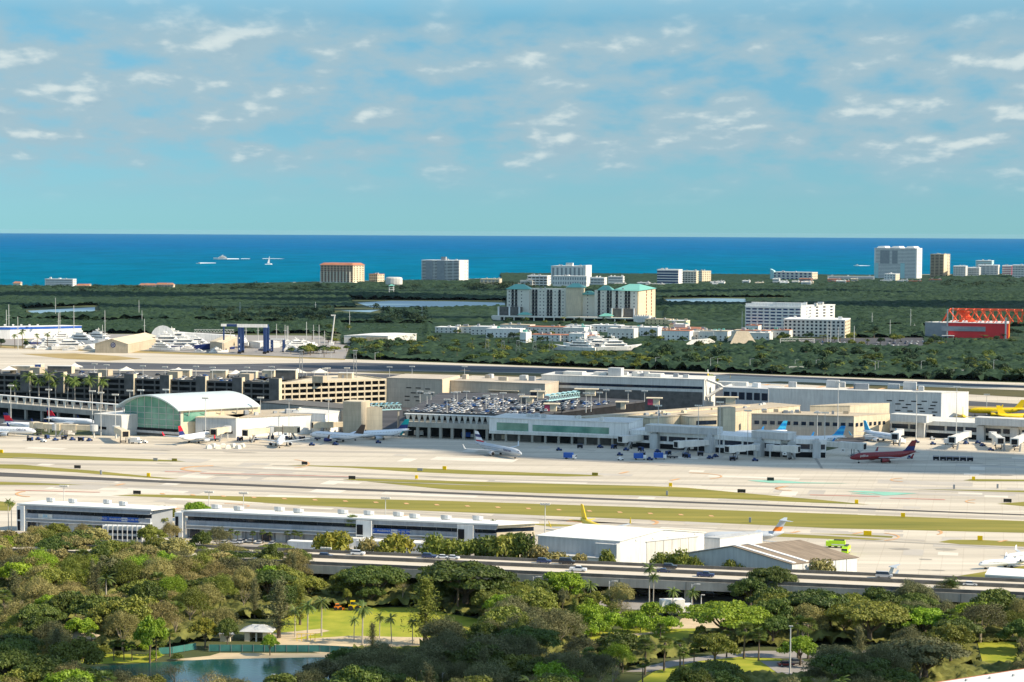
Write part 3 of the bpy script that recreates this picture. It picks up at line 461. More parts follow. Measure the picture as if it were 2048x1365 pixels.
for a, b, c, y0, y1, mt, lab in [(1906, 1930, 1935, 558, 533, 'offwhite', 'pale flat block beside the cream tower, first of the stepped seaside row'), (1932, 1957, 1962, 557, 536, 'light_grey', 'light grey stepped block in the seaside row'), (1955, 1995, 2002, 556, 531, 'offwhite', 'white stepped block just below the two aqua penthouses'), (2004, 2022, 2027, 556, 532, 'magenta_wall', 'magenta painted seaside block beside white balconies'), (2024, 2052, 2060, 559, 531, 'offwhite', 'white balcony block beside the magenta one')]:
    tower('apartment_block', lab, 'building', a, b, c, y0, y1, -18, 6, 'balcony', mt, mt, 'white', 'grey', 5)
tower('apartment_tower', 'aqua tinted penthouse block rising behind the stepped seaside row', 'tower', 1951, 1982, 1995, 548, 522, -20, 8, 'bands', 'aqua_wall', 'aqua_wall', 'white', 'grey')
rnd = random.Random(11)
k = 0
for i in range(34):
    x = rnd.choice([rnd.uniform(1420, 1560), rnd.uniform(1560, 1760), rnd.uniform(1760, 1860), rnd.uniform(1225, 1320), rnd.uniform(1420, 1760), rnd.uniform(1010, 1050)])
    yb = 574-(x-1200)*.014+rnd.uniform(-3, 4); w_ = rnd.uniform(9, 30); h_ = rnd.uniform(4, 9)
    T = tower('seaside_house', 'x', 'house', x, x+w_, x+w_+2, yb, yb-h_, -10, 1 if h_ < 6 else 2, 'bands', *[(m_, m_, m_) for m_ in [rnd.choice(['white', 'offwhite', 'cream', 'white', 'terracotta'])]][0], 'grey', group='small buildings behind the beach')
    ordinal(T, 'small low seaside house in the pale row behind the beach')
tower('boat_shed', 'white low hall standing beside the foot of the tallest tower', 'building', 1655, 1748, 1752, 560, 553, -8, 1, 'bands', 'white', 'white', 'white', 'grey')
tower('low_block', 'cream box building in front of the tallest white tower', 'building', 1768, 1790, 1802, 563, 549, -22, 3, 'grid', 'white', 'cream', 'white', 'grey', 4)
# round water tank and lookout tower
p = P(788, 578); T = thing('water_tank', 'pale round-cornered water tank above the shore trees by the grey slab tower', 'tank', (p.x, p.y, 0))
MB().m('offwhite').loft([[(18*r_*math.cos(a), 9*r_*math.sin(a), z) for a in [k*math.pi/8 for k in range(16)]] for z, r_ in ((8, .9), (10, 1), (21, 1), (24, .92), (25, .6))]).build('tank', T)
box(T, 'leg', 'steel', *[(x-.7, x+.7, -1, 1, 0, 10) for x in (-12, 0, 12)])
p = P(783, 592); T = thing('lookout_tower', 'small white lookout tower with a green roof above the mangroves', 'tower', (p.x, p.y, 0))
box(T, 'post', 'white', *[(x-.5, x+.5, y-.5, y+.5, 0, 19) for x in (-4, 4) for y in (-4, 4)]); box(T, 'platform', 'white', (-4.8, 4.8, -4.8, 4.8, 11, 12), (-4.8, 4.8, -4.8, 4.8, 15, 15.6)); MB().m('teal_roof').loft([[(-6, -6, 19), (6, -6, 19), (6, 6, 19), (-6, 6, 19)], [(-1, -1, 22), (1, -1, 22), (1, 1, 22), (-1, 1, 22)]]).build('roof', T)
# --- green roofed hotel ---
def hip(T, x0, x1, y0, y1, z, h, mt='teal_roof', ov=2): MB().m(mt).loft([[(x0-ov, y0-ov, z), (x1+ov, y0-ov, z), (x1+ov, y1+ov, z), (x0-ov, y1+ov, z)], [(x0+(x1-x0)*.3, (y0+y1)/2-.3, z+h), (x1-(x1-x0)*.3, (y0+y1)/2-.3, z+h), (x1-(x1-x0)*.3, (y0+y1)/2+.3, z+h), (x0+(x1-x0)*.3, (y0+y1)/2+.3, z+h)]]).build('roof', T)
o, t, L, W = fit(1012, 640, 1276, 1310, -14)
s_ = (640-465)/122; hh = lambda px: px/s_
T = thing('resort_hotel', 'sand coloured resort hotel with turquoise hipped roofs and stacked dark balconies', 'hotel', (o.x, o.y, 0), t)
print('hotel', L, W)
u = L/264
def seg(x0, x1, y0, y1, h, wm): MB().m(wm).box(x0*u, x1*u, y0, y1, 0, hh(h)).build('wing', T)
seg(0, 45, 4, 24, 61, 'sand_wall'); seg(45, 120, 9, 26, 63, 'sand_wall'); seg(120, 150, 3, 28, 66, 'cream'); seg(150, 175, 14, 30, 52, 'sand_wall'); seg(175, 235, 9, 26, 61, 'sand_wall'); seg(235, 264, 0, W, 61, 'gold_wall')
MB().m('sand_wall').box(212*u, 262.5*u, -.25, 9, 0, hh(60.5)).build('wing', T)
MB().m('cream').box(264*u+.01, 264*u+.3, .2, W-.2, 0, hh(61)).build('side_wall', T)  # warmer skin stands for the sun falling on this end
hip(T, 0, 45*u, 4, 24, hh(61), hh(10)); hip(T, 122*u, 150*u, 3, 28, hh(66), hh(8)); hip(T, 150*u, 172*u, 12, 30, hh(52), hh(7)); hip(T, 182*u, 208*u, 10, 26, hh(61), hh(9)); hip(T, 214*u, 264*u, 0, W, hh(61), hh(11))
nf = 9; fh = hh(61)/nf
bal = MB().m('void').box(-1.5, 1.5, -.15, .3, .5, fh*.95).m('dark_steel').box(-1.8, 1.8, -1.3, -.1, .1, fh*.42).mesh('balcony')
wn = MB().m('glass').box(-.7, .7, -.1, .3, 0, 1.5).mesh('window')
for x, y in [(12, 4), (19, 4), (52, 9), (58, 9), (82, 9), (88, 9), (105, 9), (184, 9), (202, 9), (208, 9), (222, -.25), (240, -.25), (246, -.25)]:
    for k in range(2 if x > 215 else 1, nf): link('balcony', bal, T, (x*u, y, k*fh))
for x, y in [(5, 4), (30, 4), (66, 9), (73, 9), (96, 9), (112, 9), (160, 14), (192, 9), (230, -.25), (256, -.25)]:
    for k in range(1, nf): link('window', wn, T, (x*u, y, k*fh+1))
bs = MB().m('terracotta').box(-.2, .8, -1.4, 1.4, .3, fh*.8).mesh('side_balcony')
for y in (.45, .75):
    for k in range(1, nf): link('side_balcony', bs, T, (264*u+.3, W*y, k*fh))
for x in (-12, 10, 30, 214, 235, 258): box(T, 'pier', 'white', (x*u, x*u+2, -14, -12, 0, hh(27)))
box(T, 'side_terrace', 'dark_concrete', (-11*u, 32*u, -12, 4, 0, hh(26)), (215*u, 260*u, -12, -.3, 0, hh(26)))
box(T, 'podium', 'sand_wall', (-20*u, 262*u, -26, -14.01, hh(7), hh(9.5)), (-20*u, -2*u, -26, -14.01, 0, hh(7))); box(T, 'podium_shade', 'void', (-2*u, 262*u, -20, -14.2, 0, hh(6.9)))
for i in range(13): box(T, 'podium_column', 'sand_wall', ((4+i*20)*u, (4+i*20)*u+1.5, -25.5, -24, 0, hh(6.95)))
for x in (34, 196): box(T, 'pavilion', 'sand_wall', (x*u, (x+22)*u, -24, -14.02, hh(9.5), hh(12))); hip(T, x*u, (x+22)*u, -24, -14.02, hh(12), hh(5))
box(T, 'car_park_front', 'white', *[(262*u+.2+i*3.2, 262*u+1.6+i*3.2, -26.2, -25.6, 0, hh(16)) for i in range(7)], (262*u+.2, 262*u+22, -26, -25, hh(8), hh(9.5)), (262*u+.2, 262*u+22, -25.5, -10, 0, hh(13)))
rooftop(T, L, 18, hh(63)+.1, 5, 4)
# --- white apartments, red arena, low sheds ---
o, t, L, W = fit(1492, 664, 1560, 1600, -20)
H = 52/((664-467)/122)
def apt(T, L, W, H, fh): box(T, 'roof_screen', 'white', (0, L*.55, 2, 3, H+1.1, H+4), (L*.5, L, 1, 2, H+1.1, H+5), (0, L, W*.6, W*.6+1, H+1.1, H+4.5))
tower('apartment_block', 'white apartment building with dark balcony stacks, left wing of the two', 'building', 1490, 1602, 1635, 664, 613, -20, 8, 'balcony', 'white', 'white', 'white', 'blue_steel', 9, extra=apt)
tower('apartment_block', 'brilliant white apartment building with blank lit wall, right rear wing', 'building', 1600, 1612, 1698, 660, 612, -50, 8, 'grid', 'white', 'white', 'white', 'glass', 3, extra=apt)
tower('apartment_block', 'lower grey front wing of the white apartments with small square windows', 'building', 1567, 1690, 1711, 674, 640, -16, 5, 'grid', 'offwhite', 'cream', 'white', 'glass', 14)
q = quadplan(1897, 646, 2017, 648, 18, depth=60)
T, l = qthing('arena', 'red walled arena hall with an orange open truss frame on its roof', 'arena', q)
L = l[1][0]; flat(T, l, 18, 'red_wall', 'white', .5)
box(T, 'sign_band', 'grey', (-8, L*.62, -1.2, -.1, 8.5, 14)); text(T, 'CASINO DANIA', 2.2, (14, -1.25, 12), (R(90), 0, 0), 'offwhite')
box(T, 'entrance_canopy', 'light_grey', (-7, 7, -12, -1.3, 2.8, 3.4), *[(x, x+.6, -11.5, -10.9, 0, 2.8) for x in (-6, 0, 6)])
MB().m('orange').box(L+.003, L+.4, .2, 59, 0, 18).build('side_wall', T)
ts = MB().m('orange_steel'); z1 = 33; rx = L*1.22
for y in (6, 50):
    ts.tube((0, y, z1), (rx, y, z1), .7, n=4); ts.tube((-8, y, 18.4), (0, y, z1), .8, n=4)
    for i in range(9): x = 4+i*(rx-8)/8; ts.tube((x, y, 18.4), (x+7, y, z1), .7, n=4); ts.tube((x+7, y, z1), (x+9, y, 18.4), .45, n=4)
for i in range(10): x = i*rx/9; ts.tube((x, 6, z1), (x, 50, z1), .5, n=4); ts.tube((x, 6, z1), (min(x+8, rx), 50, 18.4), .6, n=4)
for i in range(5): ts.tube((8+i*2, 8, z1), (24+i*1.5, 14+4*i, 18.4), .8, n=4); ts.tube((26-i*2, 10, z1-2), (10+i, 18, 18.4), .8, n=4)
ts.build('roof_truss', T); box(T, 'mast', 'pole', (-2, -.6, 0, 1.4, 0, 34), (2, 3.2, 48, 49.2, 0, 34), (L-4, L-2, -2, 0, 0, 25))
q = quadplan(1850, 645, 1893, 647, 17, depth=30); T, l = qthing('annex', 'charcoal box annex on the left side of the red arena', 'building', q); flat(T, l, 17, 'grey', 'offwhite')
for x0, y0, x1, y1, x2, y2, h, rg, wm, rm, lab in [
    (688, 672, 776, 673, 833, 668, 9, 9.6, 'offwhite', 'white', 'big plain white warehouse standing alone between tree clumps'),
    (190, 688, 256, 689, 322, 676, 9, 14, 'tan', 'cream', 'tan gabled hangar with a round D emblem among the yachts'),
    (0, 661, 28, 662, 140, 657, 9, 11, 'light_grey', 'offwhite', 'long white boat shed on the far left behind the palms'),
    (-60, 655, 20, 655, 163, 652, 13, 13.6, 'white', 'white', 'blue banded marina warehouse on the far left behind the white shed'),
    (420, 684, 445, 688, 474, 675, 9, 10, 'tan', 'cream', 'small tan boat hall beside the navy boat hoist'),
    (486, 684, 520, 686, 560, 684, 6, 7, 'light_grey', 'offwhite', 'ribbed grey boat store right of the navy hoist'),
    (1372, 689, 1395, 687, 1430, 684, 4, 8, 'offwhite', 'light_grey', 'low grey gabled roof peeking from the trees below the brown pyramid')]:
    q = quadplan(x0, y0, x1, y1, h, x2, y2); T, l = qthing('boat_shed' if 'boat' in lab or 'marina' in lab else 'warehouse', lab, 'shed', q); gable(T, l, h, rg, wm, rm)
    if 'emblem' in lab:
        L = l[1][0]
        ring = MB().m('navy'); ring.loft([[(L*.55+r_*math.cos(a), y, 8+r_*math.sin(a)) for a in [k*math.pi/8 for k in range(16)]] for y, r_ in ((-.1, 2.6), (-.15, 2.6))]); ring.build('emblem', T); text(T, 'D', 4.4, (L*.55, -.25, 7.9), (R(90), 0, 0), 'white')
    if 'blue banded' in lab: box(T, 'blue_band', 'royal_blue', (0, l[1][0], -.3, .2, 10.4, 12.8)); e_ = Vector((l[2][0]-l[1][0], l[2][1]-l[1][1])); k_ = Vector((e_.y, -e_.x)).normalized()*.3; MB().m('royal_blue').prism([l[1], l[2], Vector(l[2])+k_, Vector(l[1])+k_], 10.4, 12.8).build('blue_band', T); box(T, 'vent', 'white', *[(i*9, i*9+2, 6, 8, 14.5, 16) for i in range(9)])
    if 'plain white' in lab: box(T, 'door', 'tan', (l[1][0]*.5, l[1][0]*.97, -.2, .2, 0, 8.2))
# brown pyramid roof and long pale mall roofs
q = quadplan(1462, 690, 1512, 690, 2, depth=30); T, l = qthing('pyramid_roof_house', 'house with a steep brown truncated pyramid roof in front of the white apartments', 'house', q); L = l[1][0]
MB().m('tan').loft([[(-2, 0, 1), (L+2, 0, 1), (L+2, 30, 1), (-2, 30, 1)], [(8, 10, 16), (L-6, 10, 16), (L-6, 20, 16), (8, 20, 16)]]).build('roof', T); box(T, 'wall', 'tan', (0, L, 1, 29, 0, 1.2))
rnd = random.Random(3)
TH = [(870, 915, 661, 8), (915, 945, 660, 9), (942, 985, 660, 11), (972, 1040, 664, 12), (1000, 1060, 656, 10), (1040, 1052, 672, 15), (1055, 1130, 660, 9), (1130, 1180, 658, 8), (1180, 1240, 657, 9), (1235, 1330, 660, 8), (1300, 1345, 664, 9), (1345, 1400, 662, 8), (1400, 1470, 668, 7), (1500, 1578, 669, 7), (1290, 1340, 645, 8), (1335, 1372, 648, 7), (1338, 1350, 655, 12), (1060, 1120, 676, 8), (1120, 1190, 677, 8)]
for _ in range(16): x_ = rnd.uniform(990, 1560); TH.append((x_, x_+rnd.uniform(22, 60), rnd.uniform(655, 674), rnd.uniform(9, 13)))
for i, (x0, x1, y, h_) in enumerate(TH):
    q = quadplan(x0, y-6, x1, y-6+(x1-x0)*.02, h_*.9, depth=22); T, l = qthing('town_house', 'x', 'house', q, 'pale town houses in front of the resort hotel'); L = l[1][0]
    yel = i in (14, 15, 16)
    flat(T, l, h_*.9, 'gold_wall' if yel else rnd.choice(['white', 'offwhite']), rnd.choice(['white', 'offwhite', 'terracotta', 'tan']))
    n = max(3, int(L/5)); windows(T, [(L*(j+.5)/n, z) for z in ((1.2, 4.6) if h_ > 7.5 else (1.4,)) for j in range(n)], 1.6, 1.5, None)
    rooftop(T, L, 18, h_*.9+.5, 3, i, rnd.choice(['white', 'teal_roof', 'tan']), 'roof_box', 1.1)
    ordinal(T, 'yellow low house beside the foot of the resort hotel' if yel else 'pale flat roofed town house in front of the resort hotel')
# --- airport: parking garage ---
h = 19
cnr = P(553, 768, h).xy; lf = P(-60, 748.5, h).xy; rt = P(773, 760, h).xy
def garage(name, label, A, B, dep, floors, pier, wall, voidm, base=0):
    t = math.atan2(B.y-A.y, B.x-A.x); L = (B-A).length; T = thing(name, label, 'parking garage', (A.x, A.y, 0), t)
    fh = h/floors
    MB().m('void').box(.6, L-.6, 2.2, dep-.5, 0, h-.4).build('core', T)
    for k in range(1, floors+1): z = k*fh; MB().m(wall).box(0, L, 0, dep, z-.5, z).box(0, L, 0, .35, z+.003, z+.85).box(0, .35, .36, dep, z+.003, z+.84).box(L-.35, L, .36, dep, z+.003, z+.84).build('parapet', T)
    me = MB().m(wall).box(-.4, .4, -.1, .9, 0, h-.52).mesh('column'); n = int(L/pier)
    for i in range(n+1): link('column', me, T, (.5+i*(L-1)/n, 0, 0))
    return T, L
T1, Lg = garage('parking_garage', 'long dark multi-storey parking garage with shaded open floors and tents on its roof', lf, cnr, 70, 5, 9, 'dark_concrete', 0)  # shade on the long front is put into its dark wall colour
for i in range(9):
    x = Lg*(.06+.115*i); MB().m('dark_concrete').box(x, x+7, -1.5, 3, 8, h+3.6).m('cream').box(x+7.003, x+7.4, -1.5, 3, 8, h+3.6).build('stair_tower', T1)  # cream face stands for sunlight on the tower's side
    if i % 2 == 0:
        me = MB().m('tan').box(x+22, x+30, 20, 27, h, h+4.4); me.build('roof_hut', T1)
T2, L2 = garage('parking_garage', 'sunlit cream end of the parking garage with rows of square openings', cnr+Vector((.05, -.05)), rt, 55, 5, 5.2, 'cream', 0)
rr = random.Random(7)
for i, (x, y) in enumerate([(18, 747), (150, 741), (253, 748), (357, 750), (472, 755), (596, 752), (640, 752)]):
    p = P(x, y, h); T = thing('canopy_tent', 'x', 'tent', (p.x, p.y, h), .3, 'tents on the parking garage roof'); s = 5.5
    MB().m('canvas').loft([[(-s, -s, 2.6), (s, -s, 2.6), (s, s, 2.6), (-s, s, 2.6)], [(-s*.45, -s*.45, 3.9), (s*.45, -s*.45, 3.9), (s*.45, s*.45, 3.9), (-s*.45, s*.45, 3.9)], [(-.2, -.2, 5.2), (.2, -.2, 5.2), (.2, .2, 5.2), (-.2, .2, 5.2)]]).build('canopy', T)
    box(T, 'post', 'pole', *[(a*s*.95-.1, a*s*.95+.1, b*s*.95-.1, b*s*.95+.1, 0, 2.6) for a in (-1, 1) for b in (-1, 1)]); ordinal(T, 'cream peaked tent on the parking garage roof')
# roof huts at the back of the garage
for x0, x1, y0, y1, mt, lab in [(95, 145, 733, 747, 'dark_concrete', 'dark box hut with sunlit cream side on the garage roof, left of the peaked tents'), (70, 82, 730, 738, 'royal_blue', 'small deep blue box on the far side of the garage roof'), (20, 62, 733, 746, 'tan', 'tan hut with grey wall near the left end of the garage roof'), (340, 380, 741, 754, 'tan', 'tan stair hut behind the second sunlit tent'), (420, 452, 742, 756, 'tan', 'tan stair hut with white doors mid garage roof'), (480, 512, 744, 757, 'concrete_wall', 'grey stair hut with small windows on the garage roof'), (524, 548, 742, 754, 'cream', 'cream stair hut at the bend of the garage'), (551, 592, 741, 760, 'dark_concrete', 'dark tall lift hut at the bend of the garage'), (676, 704, 747, 757, 'tan', 'small tan hut at the sunlit end of the garage roof')]:
    o_ = P(x0, y1, h); e = P(x1, y1, h); hh_ = (y1-y0)/((y1-463)/(122-h)); T = thing('roof_hut', lab, 'hut', (o_.x, o_.y, h), -.12); L = (e-o_).length
    MB().m(mt).box(0, L, 0, 7, 0, hh_).m('cream').box(L+.003, L+.2, .1, 6.9, 0, hh_).build('wall', T); box(T, 'roof', 'offwhite', (-.3, L+.4, -.3, 7.3, hh_, hh_+.4)); box(T, 'door', 'grey', (L*.3, L*.3+1.4, -.1, .1, 0, 2.3))  # cream skin paints the hut's side as sunlit
# --- arched hall ---
A = P(234, 813, 16.5).xy; B_ = P(359, 820, 16.5).xy; Cc = P(518, 812, 16.5).xy
t = math.atan2(B_.y-A.y, B_.x-A.x); T = thing('arched_hall', 'terminal hall with a curved pale roof and green glass end wall', 'terminal', (A.x, A.y, 0), t)
l = local([A, B_, Cc], A, t); L = l[1][0]; dv = Vector((l[2][0]-L, l[2][1])); 
rise = 8.0
def arcp(k, n=20, r_=rise, z=16.5, x0=0, x1=L): a = k/n; return (x0+(x1-x0)*a, 0, z+r_*4*a*(1-a))
rf = MB().m('vault_roof'); up = [arcp(k) for k in range(21)]; lo = [(p[0], 0, p[2]-.8) for p in up]
ring = up+lo[::-1]; rf.loft([[(p[0], p[1]-1.5, p[2]) for p in ring]]+[[(p[0]+dv.x*f, p[1]+dv.y*f, p[2]) for p in ring] for f in (.25, .5, .75, 1.02)]); rf.build('roof', T)
g1, g2 = 3.2, L-.6
gl = MB().m('green_glass'); top = [arcp(k, 20) for k in range(21)]; tp = [p for p in top if g1 <= p[0] <= g2]
gl.face([(g1, 2.0, 3), (g2, 2.0, 3)]+[(p[0], 2.0, p[2]-.9) for p in reversed(tp)]); gl.build('glass_wall', T)
mu = MB().m('light_grey')
for i in range(9): x = g1+(g2-g1)*i/8; z = arcp(20*x/L)[2]-.95; mu.box(x-.12, x+.12, 1.75, 1.97, 3, z)
for z in (6.5, 10, 13.5, 17): mu.box(g1+(1.5 if z > 16 else 0), g2-(1.5 if z > 16 else 0), 1.78, 1.96, z-.1, z+.1)
mu.build('mullions', T); box(T, 'base', 'light_grey', (g1-.5, g2+.5, .8, 2.6, 1.6, 3)); box(T, 'plinth', 'dark_concrete', (g1, g2, 1.5, 2.5, 0, 1.6)); box(T, 'void_strip', 'void', (g1+2, g2-2, 1.6, 1.94, 3.05, 4.6))
sw = MB().m('cream'); sw.face([(L-.6, 2, 0), (L-.6+dv.x, dv.y+2, 0), (L-.6+dv.x, dv.y+2, 16.3), (L-.6, 2, 16.3)]); sw.build('side_wall', T)
for f in (.1, .3, .5, .7, .9): MB().m('offwhite').tube((L+dv.x*f-1, dv.y*f+2, 12), (L+dv.x*f+1.5, dv.y*f, 16), .25, n=5).build('strut', T)
MB().m('green_glass').face([(L-.5+dv.x*.03, 2+dv.y*.03, 9), (L-.5+dv.x*.3, 2+dv.y*.3, 9), (L-.5+dv.x*.3, 2+dv.y*.3, 14.6), (L-.5+dv.x*.03, 2+dv.y*.03, 14.6)]).build('side_glass', T)
# left grey wing of the hall
def qb(name, label, cat, x0, y0, x1, y1, h, depth=None, x2=None, y2=None, wall='offwhite', roof='offwhite', z0=0, par=.5, lit=None):
    q = quadplan(x0, y0, x1, y1, h, x2, y2, depth); T, l = qthing(name, label, cat, q); flat(T, l, h, wall, roof, par, z0)
    if lit: MB().m(lit).prism([(l[1][0]+.003, l[1][1]), (l[1][0]+.3, l[1][1]), (l[2][0]+.3, l[2][1]), (l[2][0]+.003, l[2][1])], z0, h).build('side_wall', T)  # lighter skin: sunlight on this face is put into its colour
    return T, l[1][0], l
T, L, l = qb('terminal_wing', 'grey block with a slit window left of the green glass wall', 'terminal', 188, 829, 243, 833, 12, depth=30, wall='light_grey')
box(T, 'window', 'void', (4, 10, -.1, .3, 3.4, 5))
T, L, l = qb('terminal_wing', 'shaded grey gate wing just right of the arched hall', 'terminal', 391, 836, 472, 838, 11.5, depth=30, wall='light_grey', roof='cream')
box(T, 'window', 'void', (5, 10, -.1, .3, 2.6, 4.2), (17, 23, -.1, .3, 2.6, 4.2))
T, L, l = qb('terminal_wing', 'long brilliant white concourse wall right of the arched hall', 'terminal', 472.5, 836.5, 650, 829, 11.5, depth=38, wall='white', roof='tan')
rooftop(T, L, 30, 12, 9, 2, 'cream')
T, L, l = qb('terminal_wing', 'white wall section stepping up to the tan block', 'terminal', 650.5, 829.5, 697, 820, 12, depth=30, wall='white', roof='offwhite')
T, L, l = qb('terminal_block', 'dark grey long roof behind the white concourse wall', 'terminal', 520, 806, 700, 820, 13.5, depth=26, wall='concrete_wall', roof='dark_concrete')
T, L, l = qb('lift_block', 'tall tan windowless block between the white concourse and the car deck', 'building', 693, 815, 713, 817, 17, None, 764, 826-9, 'tan', 'tan', lit='cream')
q = quadplan(686, 804, 722, 805.5, 21, depth=12); T, l = qthing('lift_house', 'small cream box on top of the tan windowless block', 'building', q); MB().m('tan').prism(l, 0, 21).build('wall', T); MB().m('cream').prism([(p[0]*1.01, p[1]*1.01) for p in l], 21.003, 21.4).build('roof', T)
# elevated approach road at left
def viaduct(name, label, x0, y0, x1, y1, z, wid, canopy, npier):
    a = P(x0, y0, z).xy; b = P(x1, y1, z).xy; t = math.atan2(b.y-a.y, b.x-a.x); L = (b-a).length
    T = thing(name, label, 'viaduct', (a.x, a.y, 0), t)
    box(T, 'deck', 'concrete_wall', (0, L, 0, wid, z-1.6, z)); box(T, 'parapet', 'concrete_wall', (0, L, -.25, 0, z-2, z+1), (0, L, wid, wid+.25, z-2, z+1))
    MB().m('void').box(0, L, wid*.7, wid*.7+.4, 0, z-1.7).build('under_deck_shade', T)  # near-black sheet standing in for the shade under the deck
    me = MB().m('concrete_wall').box(-.8, .8, .4, 2, 0, z-1.61).mesh('pier')
    for i in range(npier): link('pier', me, T, (L*(i+.5)/npier, 0, 0))
    if canopy:
        box(T, 'canopy_roof', 'white', (0, L, wid*.5, wid*.5+3.4, z+4.6, z+5.1)); me = MB().m('offwhite').loft([[(-.3, wid*.5+1.5, z), (.3, wid*.5+1.5, z), (.3, wid*.5+2, z), (-.3, wid*.5+2, z)], [(-1.3, wid*.5+1.2, z+4.6), (1.3, wid*.5+1.2, z+4.6), (1.3, wid*.5+2.3, z+4.6), (-1.3, wid*.5+2.3, z+4.6)]]).mesh('canopy_post')
        for i in range(npier*2): link('canopy_post', me, T, (L*(i+.5)/npier/2, 0, 0))
    return T, L
viaduct('road_viaduct', 'elevated approach road with a white canopy leading to the arched hall', -60, 804, 232, 829, 8.5, 16, True, 9)
viaduct('road_viaduct', 'elevated drop-off road with a white canopy under the crowded car deck', 800, 846.5, 985, 853, 8.5, 14, True, 8)
# car deck
dz = 12.5
q = [P(806, 826, dz).xy, P(1040, 833, dz).xy, P(1290, 801, dz).xy, P(1000, 786, dz).xy, P(880, 786, dz).xy]
t0 = q[0]; th = math.atan2((q[1]-q[0]).y, (q[1]-q[0]).x); T = thing('car_deck', 'raised parking deck crowded with cars beside the curved terminals', 'parking deck', (t0.x, t0.y, 0), th); l = local(q, t0, th)
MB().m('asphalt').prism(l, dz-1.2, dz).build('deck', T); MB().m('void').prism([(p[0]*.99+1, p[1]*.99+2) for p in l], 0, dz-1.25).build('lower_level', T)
MB().m('dark_concrete').box(0, l[1][0], -.3, 0, dz-2, dz+1).build('parapet', T)
DECK = q
def inpoly(p, q):
    c = False
    for i in range(len(q)):
        a, b = q[i], q[i-1]
        if (a[1] > p[1]) != (b[1] > p[1]) and p[0] < (b[0]-a[0])*(p[1]-a[1])/(b[1]-a[1])+a[0]: c = not c
    return c
# terminal blocks beyond and beside the deck
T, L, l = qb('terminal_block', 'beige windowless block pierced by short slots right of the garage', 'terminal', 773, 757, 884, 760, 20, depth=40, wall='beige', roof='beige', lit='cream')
for x, y in [(.36, 10.5), (.53, 10.5), (.7, 10), (.44, 7), (.57, 7), (.75, 6.5), (.33, 4.5), (.5, 4.3), (.33, 1.8), (.53, 1.6)]: box(T, 'slot', 'void', (L*x, L*x+L*.09, -.1, .3, 3+y, 3.7+y))
T, L, l = qb('terminal_block', 'long beige terminal front with dark glass along the car deck', 'terminal', 890, 762, 1090, 769, 18, depth=50, wall='beige', roof='beige')
box(T, 'window', 'glass', (12, L-2, -.3, .3, 6.5, 10.6)); box(T, 'awning', 'cream', (L*.45, L*.75, -3, .1, 12.5, 13)); rooftop(T, L, 40, 18.5, 6, 8, 'beige', s=1.8)
T, L, l = qb('terminal_block', 'long pale terminal with a continuous dark blue window band', 'terminal', 1083, 751, 1408.5, 760.5, 22, depth=34, wall='offwhite', roof='offwhite')
box(T, 'window', 'glass', (0, L-1, -.12, .3, 15.6, 17.4)); box(T, 'lower_wall', 'dark_concrete', (1, L-1, -.3, -.01, 0, 13.6)); rooftop(T, L, 30, 22.5, 10, 12, 'offwhite', s=1.5)
box(T, 'lift_house', 'light_grey', (L*.4, L*.48, 6, 14, 22.6, 28)); box(T, 'roof_vault', 'offwhite', (L*.12, L*.24, 6, 16, 22.6, 24.6), (L*.55, L*.72, 8, 18, 22.6, 24.6), (L*.3, L*.38, 10, 18, 22.6, 24.6))
br = MB().m('offwhite')
for z0, z1 in ((22, 12), (10, 18)): br.path([(L+1, 4, z0), (L+9, 8, (z0+z1)/2+1.5), (L+16, 14, z1)], [1.1, 1.1, 1.1], 6)
br.box(L+6, L+26, 16, 22, 16, 20); br.build('curved_brace', T)
T, L, l = qb('terminal_block', 'bluish glass and white frame block behind the dark palms', 'terminal', 1446, 776, 1537, 780, 17, depth=30, wall='light_grey', roof='light_grey')
windows(T, [(L*(i+.5)/6, z) for i in range(6) for z in (9.5,)], L/6*.78, 5, None); box(T, 'roof_dome', 'white', (L*.55, L*.68, 8, 13, 17.6, 20.5))
T, L, l = qb('terminal_block', 'big pale grey terminal block with staggered slots and a sunlit white end wall', 'terminal', 1537.5, 778, 1882, 787, 20, None, 1936.5, 785, 'offwhite', 'offwhite', lit='white')
for j, (x, y) in enumerate([(.69, 14), (.76, 14.2), (.83, 14), (.89, 14.2), (.95, 13.8), (.74, 12), (.80, 11.8), (.86, 12), (.94, 11.6), (.78, 9.8), (.87, 9.6), (.93, 9.5), (.74, 7.8), (.81, 7.6), (.88, 7.6), (.95, 7.4)]): box(T, 'slot', 'void', (L*x, L*x+3.4, -.1, .3, y, y+.7))
box(T, 'window', 'glass', (L*.73, L*.97, -.15, .3, 3.5, 6)); rooftop(T, L, 30, 20.5, 9, 22, 'light_grey', s=2.2)
T, L, l = qb('terminal_wing', 'sunlit cream ramp wall running back between the concourses', 'terminal', 1171, 837, 1500, 812, 14, depth=9, wall='cream', roof='tan')
T, L, l = qb('terminal_wing', 'flat cream roof with small plant boxes behind the ramp wall', 'terminal', 1300, 838, 1600, 812, 13, depth=24, wall='cream', roof='tan'); rooftop(T, L, 22, 13.5, 16, 31, 'cream', s=.8)
for x0, y0, x1, x2, hgt, lab in [(1378, 836, 1412, 1436, 13, 'cream concourse block with a long dark window beside the tan tower'),]:
    T, L, l = qb('terminal_block', lab, 'terminal', x0, y0, 1436, 834, hgt, depth=16, wall='cream', roof='tan'); box(T, 'window', 'glass', (L*.25, L*.95, -.1, .3, 8.6, 11))
T, L, l = qb('lift_block', 'tall cream windowless tower block in the middle of the concourses', 'tower', 1435, 816, 1446, 817.5, 20, None, 1470.5, 816.5, 'tan', 'tan', lit='cream')
